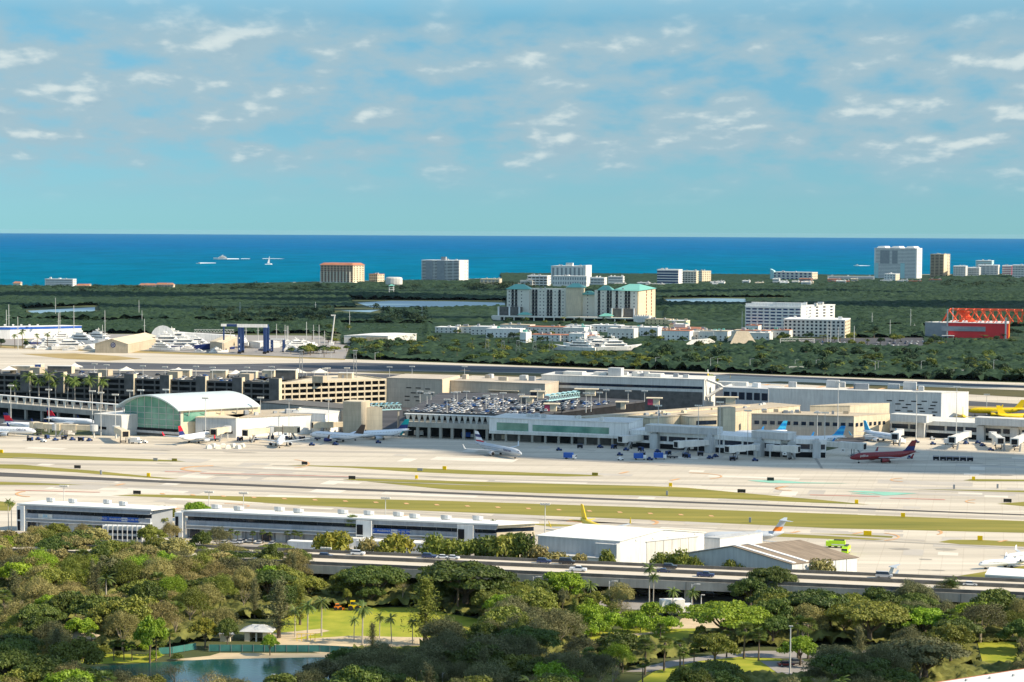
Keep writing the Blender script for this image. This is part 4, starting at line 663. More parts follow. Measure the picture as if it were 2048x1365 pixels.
T, L, l = qb('terminal_block', 'long tan block with a row of small square windows and a sunlit end', 'terminal', 1503, 829, 1707, 834, 12.5, None, 1779, 829, 'beige', 'tan', lit='cream')
windows(T, [(L*(i+.7)/13, 6.6) for i in range(13)], 2.9, 2.2, None); rooftop(T, L, 20, 13, 12, 41, 'tan', s=.9)
dd = Vector((l[2][0]-l[1][0], l[2][1]-l[1][1])); 
wb = MB().m('glass').box(-.9, .9, -.35, .35, 0, 2.1).mesh('window')
for i in range(7): f = .08+i*.125; link('window', wb, T, (l[1][0]+.3+dd.x*f, dd.y*f, 6.6), math.atan2(dd.y, dd.x))
T, L, l = qb('terminal_block', 'stepped cream upper storey behind the small square windows', 'terminal', 1620, 813, 1700, 813, 15.5, None, 1779, 808, 'cream', 'cream')
for x0, x1, y, lab in [(1040, 1065, 796, 'beige stair hut beside the zigzag footbridge'), (1088, 1112, 811, 'dark red hut with a white flat canopy on the car deck'), (1232, 1250, 807, 'cream hut at the middle edge of the car deck'), (1294, 1318, 799, 'maroon faced hut with a cream roof near the dark palms'), (1061, 1086, 785, 'blue-black glazed box at the back of the car deck'), (1432, 1470, 797, 'tan block below the glass and white frame terminal'), (1150, 1190, 780, 'cream stair hut behind the zigzag footbridge')]:
    o_ = P(x0, y+12, dz); e = P(x1, y+12, dz); T = thing('deck_hut', lab, 'hut', (o_.x, o_.y, dz-.01), -.12); L = (e-o_).length; mt = 'magenta_wall' if 'red' in lab or 'maroon' in lab else 'glass' if 'glazed' in lab else 'cream'
    MB().m('dark_concrete' if mt != 'glass' else 'glass').box(0, L*.5, 0, 6, 0, 4.2).m('cream').box(L*.5+.003, L, 0, 6, 0, 4.2).build('wall', T); box(T, 'roof', 'cream', (-.6, L+2, -.6, 6.6, 4.2, 4.7));  # dark and cream halves stand for shaded and sunlit faces
    if mt == 'magenta_wall': box(T, 'painted_panel', mt, (.4, L*.5-.2, -.1, .1, .2, 3.9))
def footbridge(lab, x0, y0, x1, y1, z):
    a = P(x0, y0, z).xy; b = P(x1, y1, z).xy; t = math.atan2(b.y-a.y, b.x-a.x); L = (b-a).length; T = thing('footbridge', lab, 'footbridge', (a.x, a.y, 0), t)
    m_ = MB().m('aqua_wall').box(0, L, 0, 3, z, z+.4).box(0, L, 0, .2, z+3, z+3.3); n = max(4, int(L/3))
    for i in range(n): m_.tube((L*i/n, 0, z+.2), (L*(i+.5)/n, 0, z+3.1), .14, n=4); m_.tube((L*(i+.5)/n, 0, z+3.1), (L*(i+1)/n, 0, z+.2), .14, n=4)
    m_.build('truss', T); r_ = MB().m('aqua_wall')
    for i in range(6): r_.loft([[(L*(i+k/8)/6, yy, z+3.4+1.1*math.sin(math.pi*k/8)) for k in range(9)] for yy in (-.3, 3.3)], cap=False, closed=False)
    r_.build('wavy_roof', T); box(T, 'pier', 'concrete_wall', (1, 2, 1, 2, 0, z), (L-2, L-1, 1, 2, 0, z))
footbridge('pale footbridge with zigzag truss and wavy roof beside the tan windowless block', 742, 822, 803, 820, 14)
footbridge('pale footbridge with zigzag truss and wavy roof over the crowded car deck', 1098, 803, 1160, 795, 15)
q = quadplan(1120, 817, 1175, 814, 14, depth=4)
# --- terminal with the green windows ---
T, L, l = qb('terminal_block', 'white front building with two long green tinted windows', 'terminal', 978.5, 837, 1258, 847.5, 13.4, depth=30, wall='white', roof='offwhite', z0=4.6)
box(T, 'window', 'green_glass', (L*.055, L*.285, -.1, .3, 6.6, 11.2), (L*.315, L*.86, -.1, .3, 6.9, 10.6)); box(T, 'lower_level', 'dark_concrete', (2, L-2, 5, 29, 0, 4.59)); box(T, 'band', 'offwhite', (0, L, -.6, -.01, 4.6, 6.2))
me = MB().m('concrete_wall').box(-.6, .6, 0, 1.2, 0, 4.59).mesh('column')
for i in range(11): link('column', me, T, (2+(L-4)*i/10, .5, 0))
box(T, 'gate_sign', 'tan', (6, 9, 4.8, 5, 1, 3.4)); rooftop(T, L, 22, 13.9, 6, 51, 'offwhite'); box(T, 'bay_door', 'void', (L*.36, L*.62, 4.8, 5, 0, 4.4))
# --- concourses with jet bridges ---
def concourse(lab, x0, y0, x1, y1, h, dep, nwin, wall='white', cabs=()):
    q = quadplan(x0, y0, x1, y1, h, depth=dep); T, l = qthing('concourse', lab, 'concourse', q); L = l[1][0]
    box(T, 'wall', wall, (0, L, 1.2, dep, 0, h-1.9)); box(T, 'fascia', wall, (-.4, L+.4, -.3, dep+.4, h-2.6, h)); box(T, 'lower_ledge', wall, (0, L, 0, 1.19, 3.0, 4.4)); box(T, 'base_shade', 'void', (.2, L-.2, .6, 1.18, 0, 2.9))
    for i in range(nwin): box(T, 'window', 'glass', (L*(i+.06)/nwin, L*(i+.94)/nwin, .9, 1.3, 4.6, h-2.7))
    for x in cabs: MB().m('light_grey').box(L*x-2.2, L*x+2.2, -4, .9, 0, h-1.2).box(L*x-1.2, L*x+1.2, -3, .6, h-1.2, h+.6).build('gate_tower', T)
    return T, L
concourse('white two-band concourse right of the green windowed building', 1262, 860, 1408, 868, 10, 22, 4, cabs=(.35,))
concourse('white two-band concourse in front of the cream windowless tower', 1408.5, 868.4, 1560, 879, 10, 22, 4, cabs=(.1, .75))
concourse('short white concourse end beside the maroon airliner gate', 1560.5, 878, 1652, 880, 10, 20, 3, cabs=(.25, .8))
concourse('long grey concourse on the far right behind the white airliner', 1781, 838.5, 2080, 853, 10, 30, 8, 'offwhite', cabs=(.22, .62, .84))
for x0, y0, x1, y1, hh_, lab in [(1290, 851, 1434, 858, 13.5, 'long rounded grey roof box above the first white concourse'), (1503, 863, 1576, 868, 13.5, 'white roof box on the concourse beside the tan tower'), (1781, 829, 1853, 833, 14, 'white roof box above the far right grey concourse'), (1950, 836, 2080, 842, 14, 'grey roof box at the right end of the far concourse')]:
    q = quadplan(x0, y0, x1, y1, hh_, depth=10); T, l = qthing('roof_box', lab, 'roof box', q); flat(T, l, hh_, 'light_grey', 'offwhite', .3, 9.9)
def jetbridge(xr, yr, xc, yc, zone, mt='offwhite'):
    a = P(xr, yr); b = P(xc, yc); t = math.atan2(b.y-a.y, b.x-a.x); L = (b-a).length
    T = thing('jet_bridge', 'x', 'jet bridge', (a.x, a.y, 0), t, 'jet bridges at the gates'); ordinal(T, zone)
    MB().m('light_grey').loft([[(2.3*math.cos(k*math.pi/6), 2.3*math.sin(k*math.pi/6), z) for k in range(12)] for z in (4, 7.6)]).build('rotunda', T)
    MB().m('pole').tube((0, 0, 0), (0, 0, 4), .5).build('column', T)
    MB().m(mt).box(1.8, L*.5, -1.5, 1.5, 4.4, 7.3).box(L*.48, L-1.5, -1.8, 1.8, 4.1, 7.6).build('tube', T)
    MB().m(mt).box(L-1.49, L+2.2, -2.4, 2.4, 3.9, 7.7).m('void').box(L+2.0, L+2.4, -1.6, 1.6, 4.3, 7.2).build('cab', T)
    MB().m('dark_steel').tube((L*.8, -1.6, 1), (L*.8, -1.6, 4.2), .22).tube((L*.8, 1.6, 1), (L*.8, 1.6, 4.2), .22).box(L*.8-.5, L*.8+.5, -1.9, 1.9, .8, 1.2).build('lift_leg', T)
    for s in (-1, 1): MB().m('rubber').tube((L*.8, s*1.1, .55), (L*.8, s*1.6, .55), .55, n=10).build('wheel', T)
    MB().m('steel').loft([[(L-1, 2, 0), (L, 2, 0), (L, 3, 0), (L-1, 3, 0)], [(L-4, 2, 4.4), (L-3, 2, 4.4), (L-3, 3, 4.4), (L-4, 3, 4.4)]]).build('stairs', T)
    MB().m('white').box(L*.55, L*.55+2.4, -2.0, -1.85, 2.4, 4.0).m('sign_black').box(L*.55+.7, L*.55+1.7, -2.05, -2.0, 2.9, 3.5).build('gate_sign', T)
z = 'white jet bridge of the concourse right of the green windows'
for a in [(1190, 884, 1140, 884), (1313, 893, 1246, 899), (1432, 905, 1358, 910), (1512, 916, 1460, 920), (1540, 917, 1590, 920)]: jetbridge(*a, z)
jetbridge(1640, 908, 1722, 914, 'long pale jet bridge reaching the maroon airliner'); jetbridge(1800, 884, 1790, 893, 'short jet bridge at the nose of the white and blue airliner')
z = 'grey jet bridge of the far right concourse'
for a in [(1935, 888, 1905, 900), (1985, 890, 2000, 902), (2050, 893, 2030, 904)]: jetbridge(*a, z)
z = 'cream jet bridge of the gates beside the arched hall'
for a in [(188, 876, 118, 874), (112, 874, 70, 870), (232, 878, 250, 888), (455, 878, 430, 884), (540, 880, 495, 886), (545, 878, 590, 880), (700, 868, 632, 870)]: jetbridge(*a, z, 'cream')
# ---------------- near office rows, hangars, highway ----------------
def office(label, x0, y0, x1, y1, walls, banner=None, endface=False, depth=17, logo=False, back=None):
    o, t, L = fr(x0, y0, x1, y1); T = thing('office_row', label, 'office building', (o.x, o.y, 0), t); H = 11.3
    MB().m('grey').box(0, L, 1.8, depth, 0, H-.6).build('wall', T)
    MB().m('roof_white').box(-1.5, L+1.2, -1.2, depth+.8, H-.6, H).build('roof', T)
    box(T, 'soffit', 'mid_grey', (-.5, L+.4, -.6, 1.79, H-2.1, H-.601)); box(T, 'sill', 'light_grey', (0, L, -.75, 1.79, H-2.35, H-2.1))
    n = max(4, int(L/6))
    for i in range(n): box(T, 'window', 'glass', (L*i/n+.12, L*(i+1)/n-.12, 1.6, 1.9, 7.3, H-2.36))
    box(T, 'balcony_wall', 'mid_grey', (0, L, .2, 1.78, 5.5, 7.25)); box(T, 'ledge', 'white', (-.2, L+.2, -.5, 1.77, 5.2, 5.49), (-.2, L+.2, -.2, 1.76, 3.85, 4.1))
    box(T, 'lower_band', 'grey', (0, L, .1, 1.75, 4.11, 5.19))
    for i in range(n):
        x = L*(i+.5)/n; m_ = 'mid_grey' if i % 3 else 'light_grey'
        box(T, 'door', m_ if i % 5 else 'glass', (x-2.0, x+2.0, 1.5, 1.82, .1, 3.5)); box(T, 'pilaster', 'grey', (L*i/n-.3, L*i/n+.3, 1.2, 1.81, 0, 3.84))
    for a, w_ in walls:
        MB().m('white').box(L*a-.3, L*a+w_, -1.6, 1.5, 0, H-.9).build('stair_tower', T); box(T, 'stair_opening', 'void', (L*a+.05, L*a+w_*.42, -1.75, -1.58, .4, 4.2), (L*a+.05, L*a+w_*.42, -1.75, -1.58, 4.9, 8.8))
    r = random.Random(int(L))
    for i in range(int(L/12)):
        x = 4+i*12+r.uniform(-2, 2); y = r.uniform(4, 12)
        q = MB().m('light_grey').box(x, x+1.6, y, y+1.6, H+.35, H+1.9).m('white').box(x+1.65, x+2.8, y+.1, y+1.5, H+.35, H+1.7).m('steel').box(x+.1, x+2.5, y+.2, y+1.3, H, H+.349); q.build('roof_unit', T)
    if banner:
        a, b = banner; box(T, 'banner', 'royal_blue', (L*a, L*b, .0, .17, 5.6, 7.4)); w_ = L*(b-a)
        text(T, 'OFFICE - WAREHOUSE', 1.15, (L*a+w_*.27, -.06, 6.5), (R(90), 0, 0), 'white'); box(T, 'banner_patch', 'white', (L*a+w_*.54, L*a+w_*.70, -.04, .001, 5.8, 7.2)); text(T, 'UNITS', .95, (L*a+w_*.62, -.1, 6.5), (R(90), 0, 0), 'royal_blue'); text(T, '954 395 7799', 1.1, (L*a+w_*.855, -.06, 6.5), (R(90), 0, 0), 'white')
    if logo: box(T, 'wall_sign', 'offwhite', (L*.13, L*.24, .0, .15, 5.6, 7.2)); text(T, 'DX', 1.5, (L*.185, -.05, 6.4), (R(90), 0, 0), 'sky_blue')
    if endface:
        box(T, 'end_wall', 'cream', (L+.002, L+.3, .0, depth, 0, 4.2), (L+.002, L+.3, .0, depth, 5.9, 7.8), (L+.002, L+.3, 0, depth, 9.4, H-.6)); box(T, 'end_window', 'glass', (L+.0015, L+.15, .3, depth-.3, 4.2, 5.9), (L+.0015, L+.15, .3, depth-.3, 7.8, 9.4))
    if back:   # the plan is not square: lean the depth towards the back corner
        bp_ = P(*back, H).xy-o.xy; c_, s_ = math.cos(-t), math.sin(-t); v = (bp_.x*c_-bp_.y*s_-L, bp_.x*s_+bp_.y*c_)
        for ch in T.children:
            for q in ch.data.vertices:
                if q.co.y > 1.8 or (q.co.x > L+.0005 and q.co.y > .2): f = (q.co.y-1.8)/(depth-1.8); q.co.x += f*v[0]; q.co.y = 1.8+f*(v[1]-1.8)
    return T, L
office('two-storey white and grey office row at the left with a blue banner', 44, 1062, 300, 1074.5, [(-.02, 3)], banner=(.63, .91), logo=True, back=(345, 1013))
office('long two-storey white and grey office row reaching the white hangar, with two stair towers', 372, 1077, 992, 1106.5, [(-.03, 3), (.565, 6), (.885, 6)], banner=(.60, .73), endface=True, depth=16, back=(1068, 1044))
T, l = qthing('hangar', 'big brilliant white gabled hangar behind the highway', 'hangar', [P(1076, 1072, 10.2).xy, P(1240, 1083.5, 10.2).xy, P(1408.6, 1066, 10.2).xy, P(1076, 1072, 10.2).xy+P(1408.6, 1066, 10.2).xy-P(1240, 1083.5, 10.2).xy])
# ridge runs from the middle of the lit gable to the far gable: order the plan so that the gable is q0-q1
def regable(T, l, eave, ridge, wall, roof, over=.4): q = [l[1], l[2], l[3], l[0]]; gable(T, q, eave, ridge, wall, roof, over); return q
q = regable(T, l, 10.2, 12.9, 'white', 'roof_white')
g0, g1 = Vector(q[0]), Vector(q[1]); dg = (g1-g0); Lg_ = dg.length; dg.normalize(); ng = Vector((dg.y, -dg.x))
def onface(name, mt, a, b, z0, z1, p=.08, thick=.1):
    A = g0+dg*(Lg_*a)+ng*p; B_ = g0+dg*(Lg_*b)+ng*p; MB().m(mt).prism([A, B_, B_+ng*thick, A+ng*thick], z0, z1).build(name, T)
onface('door_frame', 'light_grey', .30, .93, 9.0, 9.25, .02, .3); 
for i in range(6): onface('door_panel', 'offwhite', .31+.1*i, .405+.1*i, 0, 8.9, .02, .12)
for a in (.18, .38, .55, .75, .88): onface('vent', 'white', a, a+.03, 9.8, 10.4, .02, .15)
L = l[1][0]
for i in range(4): MB().m('light_grey').box(L*i/4+.05, L*(i+1)/4-.05, -.08, .1, 3.2, 10.0).build('wall_panel', T)
box(T, 'annex', 'white', (0, L*1.0, -5, -.1, 0, 4.2)); box(T, 'annex_roof', 'light_grey', (-.2, L, -5.2, -.09, 4.2, 4.5)); box(T, 'corner_box', 'light_grey', (L-1, L+.02, -3.5, .3, 2.6, 9.6), (L-9, L-1.02, -2.2, -.09, 2.4, 9.3))
T, l = qthing('hangar', 'grey gabled hangar with brown ribbed roof and white sliding door panels', 'hangar', [P(1352, 1111, 8).xy, P(1583, 1129, 8).xy, P(1714, 1116, 8).xy, P(1352, 1111, 8).xy+P(1714, 1116, 8).xy-P(1583, 1129, 8).xy])
gable(T, l, 8, 12.6, 'light_grey', 'brown_roof'); L = l[1][0]; e = Vector((l[2][0]-l[1][0], l[2][1]-l[1][1])); We = e.length; e.normalize(); nn = Vector((e.y, -e.x)); c0 = Vector(l[1])
for i in range(6): a = c0+e*(We*(i+.03)/6)+nn*.05; b = c0+e*(We*(i+.97)/6)+nn*.05; MB().m('white').prism([a, b, b+nn*.15, a+nn*.15], 0, 7.8).build('sliding_door', T)
m0 = ((l[0][0]+l[1][0])/2, (l[0][1]+l[1][1])/2); 
for f in (.02, .22): 
    s_ = MB().m('white'); A = Vector((l[0][0], l[0][1], 8.3)); Bv = Vector((*m0, 12.95)); Cv = Vector((l[1][0], l[1][1], 8.3)); o_ = Vector((e.x, e.y, 0))*We*f; w_ = Vector((e.x, e.y, 0))*We*.05
    for p0, p1 in ((A, Bv), (Bv, Cv)): s_.loft([[p0+o_, p0+o_+w_, p0+o_+w_+Vector((0, 0, .25)), p0+o_+Vector((0, 0, .25))], [p1+o_, p1+o_+w_, p1+o_+w_+Vector((0, 0, .25)), p1+o_+Vector((0, 0, .25))]])
    s_.build('roof_strip', T)
qb('low_shed', 'narrow white annex between the two hangars', 'shed', 1409, 1077, 1440, 1079, 6.5, None, 1525, 1068, 'white', 'light_grey')
T, L, l = qb('low_shed', 'pale lean-to roof with an orange edge beside the brown roofed hangar', 'shed', 1412, 1104, 1450, 1099, 4.5, None, 1560, 1086, 'void', 'light_grey')
qb('low_shed', 'low white roof between trees and office row, nearest to the far highway lane', 'shed', 712, 1084, 880, 1091, 4, None, 895, 1086, 'white', 'roof_white')
T, L, l = qb('low_shed', 'white roofed shed at the right edge below the parked business jet', 'shed', 1970, 1152, 2070, 1158, 5.5, depth=16, wall='light_grey', roof='roof_white')
T, L, l = qb('parking_ramp', 'small two-level white railed parking frame before the left office row', 'parking deck', 206, 1054, 284, 1056, 7, depth=3, wall='light_grey', roof='roof_white')
for z_ in (2.4, 4.6): box(T, 'opening', 'glass', (.5, L-.5, -.1, .3, z_, z_+1.2))
for i in range(9): box(T, 'post', 'white', (L*i/8-.15, L*i/8+.15, -.3, -.1, 0, 8))
qb('box_van_body', 'small bright white box standing by the left trees', 'container', 292, 1076, 298, 1076.3, 5, depth=3, wall='white', roof='roof_white')
# white low store at left and trailers in front of the office rows
for x0, x1, y, lab in [(305, 372, 1084, 'long white canopy roof beside the blue car'), (640, 740, 1078, 'white trailer under the palms, right of two'), (575, 640, 1085, 'white trailer under the palms, left of two')]:
    qb('trailer', lab, 'trailer', x0, y, x1, y+3, 3.4, depth=4, wall='white', roof='roof_white')
# --- highway ---
def hy(x, off): return 1095+.0433*(x-500)+off
def hline(off, z, x0=-260, x1=2300): a = P(x0, hy(x0, off), z).xy; b = P(x1, hy(x1, off), z).xy; return a, b
a0, b0 = hline(23, 9.0); t = math.atan2(b0.y-a0.y, b0.x-a0.x); L = (b0-a0).length
a1, _ = hline(0, 9.0); a2, _ = hline(10, 9.0); e_ = Vector((-math.sin(t), math.cos(t))); Wf = (a1-a0).dot(e_); Wm = (a2-a0).dot(e_)
print('highway', L, Wf, Wm)
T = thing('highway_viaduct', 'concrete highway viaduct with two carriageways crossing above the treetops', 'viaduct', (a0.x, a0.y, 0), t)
box(T, 'deck', 'deck_road', (0, L, .3, Wf-.3, 7.2, 8)); box(T, 'parapet', 'dark_concrete', (0, L, -.2, .25, 7.9, 9.05)); box(T, 'parapet', 'dark_concrete', (0, L, Wf-.25, Wf+.2, 7.9, 9.05))
box(T, 'median_barrier', 'dark_concrete', (0, L, Wm-.8, Wm-.4, 8.003, 9.1), (0, L, Wm+.4, Wm+.8, 8.003, 9.1))
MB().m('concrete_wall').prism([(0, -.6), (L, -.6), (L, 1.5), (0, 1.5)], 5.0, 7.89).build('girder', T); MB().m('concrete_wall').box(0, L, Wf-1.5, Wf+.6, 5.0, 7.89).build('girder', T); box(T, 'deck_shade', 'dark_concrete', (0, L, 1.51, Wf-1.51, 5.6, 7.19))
cm = MB().m('concrete_wall').box(-.9, .9, -.9, .9, 0, 5.6).mesh('column')
for i in range(int(L/22)):
    for y in (3, Wf*.5, Wf-3): link('column', cm, T, (10+i*22, y, 0))
lm = MB().m('white').box(-2, 2, -.08, .08, 0, .02).mesh('lane_mark')
for i in range(45):
    for y in (Wm*.5,): link('lane_mark', lm, T, (6+i*12, y, 8.003))
jm = MB().m('dark_concrete').box(-.12, .12, -.63, -.601, 5.1, 7.8).mesh('joint')
for i in range(int(L/22)): link('joint', jm, T, (10+i*22, 0, 0))
HWY = (a0, t, Wf, Wm)
def lamp(label, x, yb, yt, two=False, group=None, arm=2.2, z=0, ordn=None, name='street_lamp', head='flood'):
    p = P(x, yb, z); hz = 464.5+(x-1024)*.0054; H = (yb-yt)/((yb-hz)/(122-z)); T = thing(name, label, 'lamp', (p.x, p.y, z), -.2, group)
    MB().m('pole').tube((0, 0, 0), (0, 0, H), .22+H*.004, .14, 6).build('pole', T)
    if head == 'arm':
        for s in ((-1, 1) if two else (1,)): MB().m('pole').path([(0, 0, H-.6), (s*arm*.4, 0, H), (s*arm, 0, H+.05)], [.13, .11, .1], 5).build('arm', T); box(T, 'lamp_head', 'offwhite', (s*arm-.5 if s > 0 else -arm-.6, s*arm+.6 if s > 0 else -arm+.5, -.25, .25, H-.05, H+.15))
    else:
        box(T, 'crossbar', 'pole', (-2, 2, -.12, .12, H-.3, H)); 
        for s in (-1.6, -.55, .55, 1.6): box(T, 'floodlight', 'offwhite', (s-.42, s+.42, -.5, .35, H, H+.6))
    if ordn: ordinal(T, ordn)
    return T
for x, yb, yt in [(1066, 1200, 1153), (1218, 1208, 1162), (1383, 1216, 1168)]: lamp('x', x, yb, yt, head='arm', ordn='white curved-arm street lamp in front of the highway girder', group='lamps below the highway')
for x, yb, yt in [(652, 1135, 1098), (986, 1150, 1118), (1278, 1163, 1138)]: lamp('x', x, yb, yt, ordn='short post on the near parapet of the highway', name='parapet_post', group='parapet posts')
for x, yb, yt in [(128, 1010, 973), (418, 1020, 985), (487, 1022, 987), (771, 1034, 997), (1090, 1071, 1009)]: lamp('x', x, yb, yt, ordn='apron floodlight pole behind the office rows', group='floodlight poles by the taxiway')
for x, yt in [(22, 772), (98, 780), (185, 783), (202, 786), (231, 790), (260, 782), (282, 781), (332, 780)]: lamp('x', x, yt+86, yt, ordn='tall pale light pole by the approach road and arched hall', group='light poles by the approach road')
for x, yt in [(189, 729), (213, 731), (286, 733), (330, 735), (392, 734), (425, 736), (494, 736), (543, 735), (650, 738), (655, 737), (694, 737), (779, 735), (824, 734), (929, 734)]: lamp('x', x, yt+22, yt, z=19 if x < 700 else 12, ordn='light pole on the garage roof or terminal roof behind it', group='rooftop light poles')
for x, yb, yt in [(840, 806, 784), (854, 808, 788), (862, 800, 786), (894, 824, 800), (908, 812, 786), (915, 810, 785), (933, 812, 784), (972, 818, 792), (988, 822, 790), (1006, 816, 787), (1042, 822, 790), (1052, 827, 795), (1075, 806, 780), (1172, 826, 787), (1182, 824, 788), (1199, 806, 786), (1212, 803, 781), (1256, 806, 783), (1289, 804, 783)]: lamp('x', x, yb, yt, z=12.5, ordn='white light pole standing among the deck cars', group='light poles of the car deck')
for x, yb, yt in [(521, 868, 796), (578, 872, 800), (657, 868, 800), (411, 882, 797), (1316, 898, 812), (1396, 905, 812), (1439, 912, 805), (1495, 912, 822), (1634, 878, 826), (1649, 915, 826), (1675, 880, 765), (1832, 880, 785), (1912, 885, 775), (1973, 830, 790)]: lamp('x', x, yb, yt, ordn='tall slender apron mast beside the gates', group='apron masts', name='apron_mast')
for x, yb, yt in [(1311, 738, 715), (1421, 742, 716), (1435, 742, 717), (1500, 738, 718), (1590, 738, 720), (1632, 739, 720), (1750, 752, 722), (1756, 748, 723), (1842, 752, 722), (1987, 752, 720), (640, 712, 698), (662, 716, 700), (750, 722, 705)]: lamp('x', x, yb, yt, two=x in (1750,), head='arm', arm=3, ordn='pale road lamp in the green belt beyond the far runway', group='road lamps beyond the runway')
lamp('tall slim park lamp post without arm near the maroon car', 1580, 1347, 1252, name='park_lamp', head='arm', arm=.05); lamp('slim dark park lamp by the white tents under the highway', 1402, 1232, 1190, name='park_lamp', head='arm', arm=.5); lamp('lamp post in the grey trees at the bottom', 885, 1390, 1345, head='arm', name='park_lamp', arm=1.2); lamp('thin white lamp post among bottom trees right of the lawn', 1211, 1345, 1298, head='arm', name='park_lamp', arm=1); lamp('slim pole at the bottom edge in front of the pond', 543, 1400, 1349, name='park_lamp', head='arm', arm=.5)
def lattice(label, x, yb, yt, w_=3.2):
    p = P(x, yb); H = (yb-yt)/((yb-464)/122); T = thing('lattice_mast', label, 'mast', (p.x, p.y, 0)); m_ = MB().m('steel'); n = int(H/4)
    for a in (-1, 1):
        for b in (-1, 1): m_.tube((a*w_/2, b*w_/2, 0), (a*w_/4, b*w_/4, H), .14, n=4)
    for k in range(n):
        s0, s1 = w_/2*(1-k/n/2), w_/2*(1-(k+1)/n/2)
        for (a, b), (c, d) in (((-1, -1), (1, -1)), ((1, -1), (1, 1)), ((1, 1), (-1, 1)), ((-1, 1), (-1, -1))): m_.tube((a*s0, b*s0, k*H/n), (c*s1, d*s1, (k+1)*H/n), .10, n=3)
    m_.build('frame', T); box(T, 'top_platform', 'steel', (-1.6, 1.6, -1.6, 1.6, H, H+.4)); return T
lattice('steel lattice mast rising behind the bend of the garage', 602, 810, 702); lattice('steel lattice mast behind the sunlit garage end', 710, 810, 702)
for x, yb, yt in [(974, 712, 679), (1006, 712, 683), (1036, 711, 682), (1069, 711, 684), (1102, 711, 680)]: ordinal(lattice('x', x, yb, yt, 5), 'lattice pylon in the bushes before the town houses')
# guidance signs and reflectors of the airfield
def sgn(x, y, w_, mt, lab, h_=1.5):
    p = P(x, y); T = thing('airfield_sign', 'x', 'sign', (p.x, p.y, 0), -.22); box(T, 'panel', mt, (-w_/2, w_/2, -.3, .3, .3, .3+h_)); box(T, 'leg', 'dark_steel', (-w_*.4, -w_*.4+.2, -.1, .1, 0, .3), (w_*.4-.2, w_*.4, -.1, .1, 0, .3)); ordinal(T, lab)
for x, y, w_ in [(155, 938, 3.4), (274, 989.5, 3.6), (609, 930.5, 3), (704, 959.5, 3.4), (1541, 962.5, 3.4), (1483, 986.5, 3.8), (2015, 1006, 3.6)]: sgn(x, y, w_, 'sign_black', 'black airfield sign beside the grass')
for x, y, w_ in [(2, 907, 2.4), (297, 954.5, 1.7), (889, 940.5, 2), (833, 959, 1.4), (1341, 974.5, 1.6), (1334, 991, .6), (1713, 1008.5, 1.6), (1806, 1035.5, 1.8), (1947, 961.5, 1.6), (1735, 1072, 3.2), (1960, 1082, 2)]: sgn(x, y, w_, 'sign_yellow', 'yellow airfield sign beside the grass', 1.7)
for x, y, w_ in [(311, 922.5, 2.4), (349, 923.5, 2.8), (840, 943, 2.8), (1190, 952, 3)]: sgn(x, y, w_, 'steel' if w_ < 3 and x != 349 else 'turf', 'grey-green back of an airfield sign', 1.3)
for x, y in [(202, 950), (1334, 992), (1500, 1046), (1908, 979), (1995, 978)]: sgn(x, y, .9, 'grey', 'small grey equipment box in the grass', 2)
# overhead road gantries, far
for x0, x1, y, yb in [(1560, 1629, 677, 695), (1578, 1607, 733, 742), (1841, 1866, 742, 752), (1906, 1934, 740, 755)]:
    a = P(x0, yb); b = P(x1, yb); T = thing('road_gantry', 'x', 'gantry', (a.x, a.y, 0), math.atan2(b.y-a.y, b.x-a.x)); L = (b-a).length; H = (yb-y)/((yb-467)/122)
    m_ = MB().m('offwhite').box(0, L, 0, .4, H-.5, H).box(0, L, 0, .4, H-3, H-2.5).box(0, .7, 0, .7, 0, H).box(L-.7, L, 0, .7, 0, H)
    for i in range(12): m_.tube((L*i/12, .2, H-2.8), (L*(i+.5)/12, .2, H-.3), .15, n=4).tube((L*(i+.5)/12, .2, H-.3), (L*(i+1)/12, .2, H-2.8), .15, n=4)
    m_.build('truss', T); ordinal(T, 'pale truss gantry over the road in the trees')
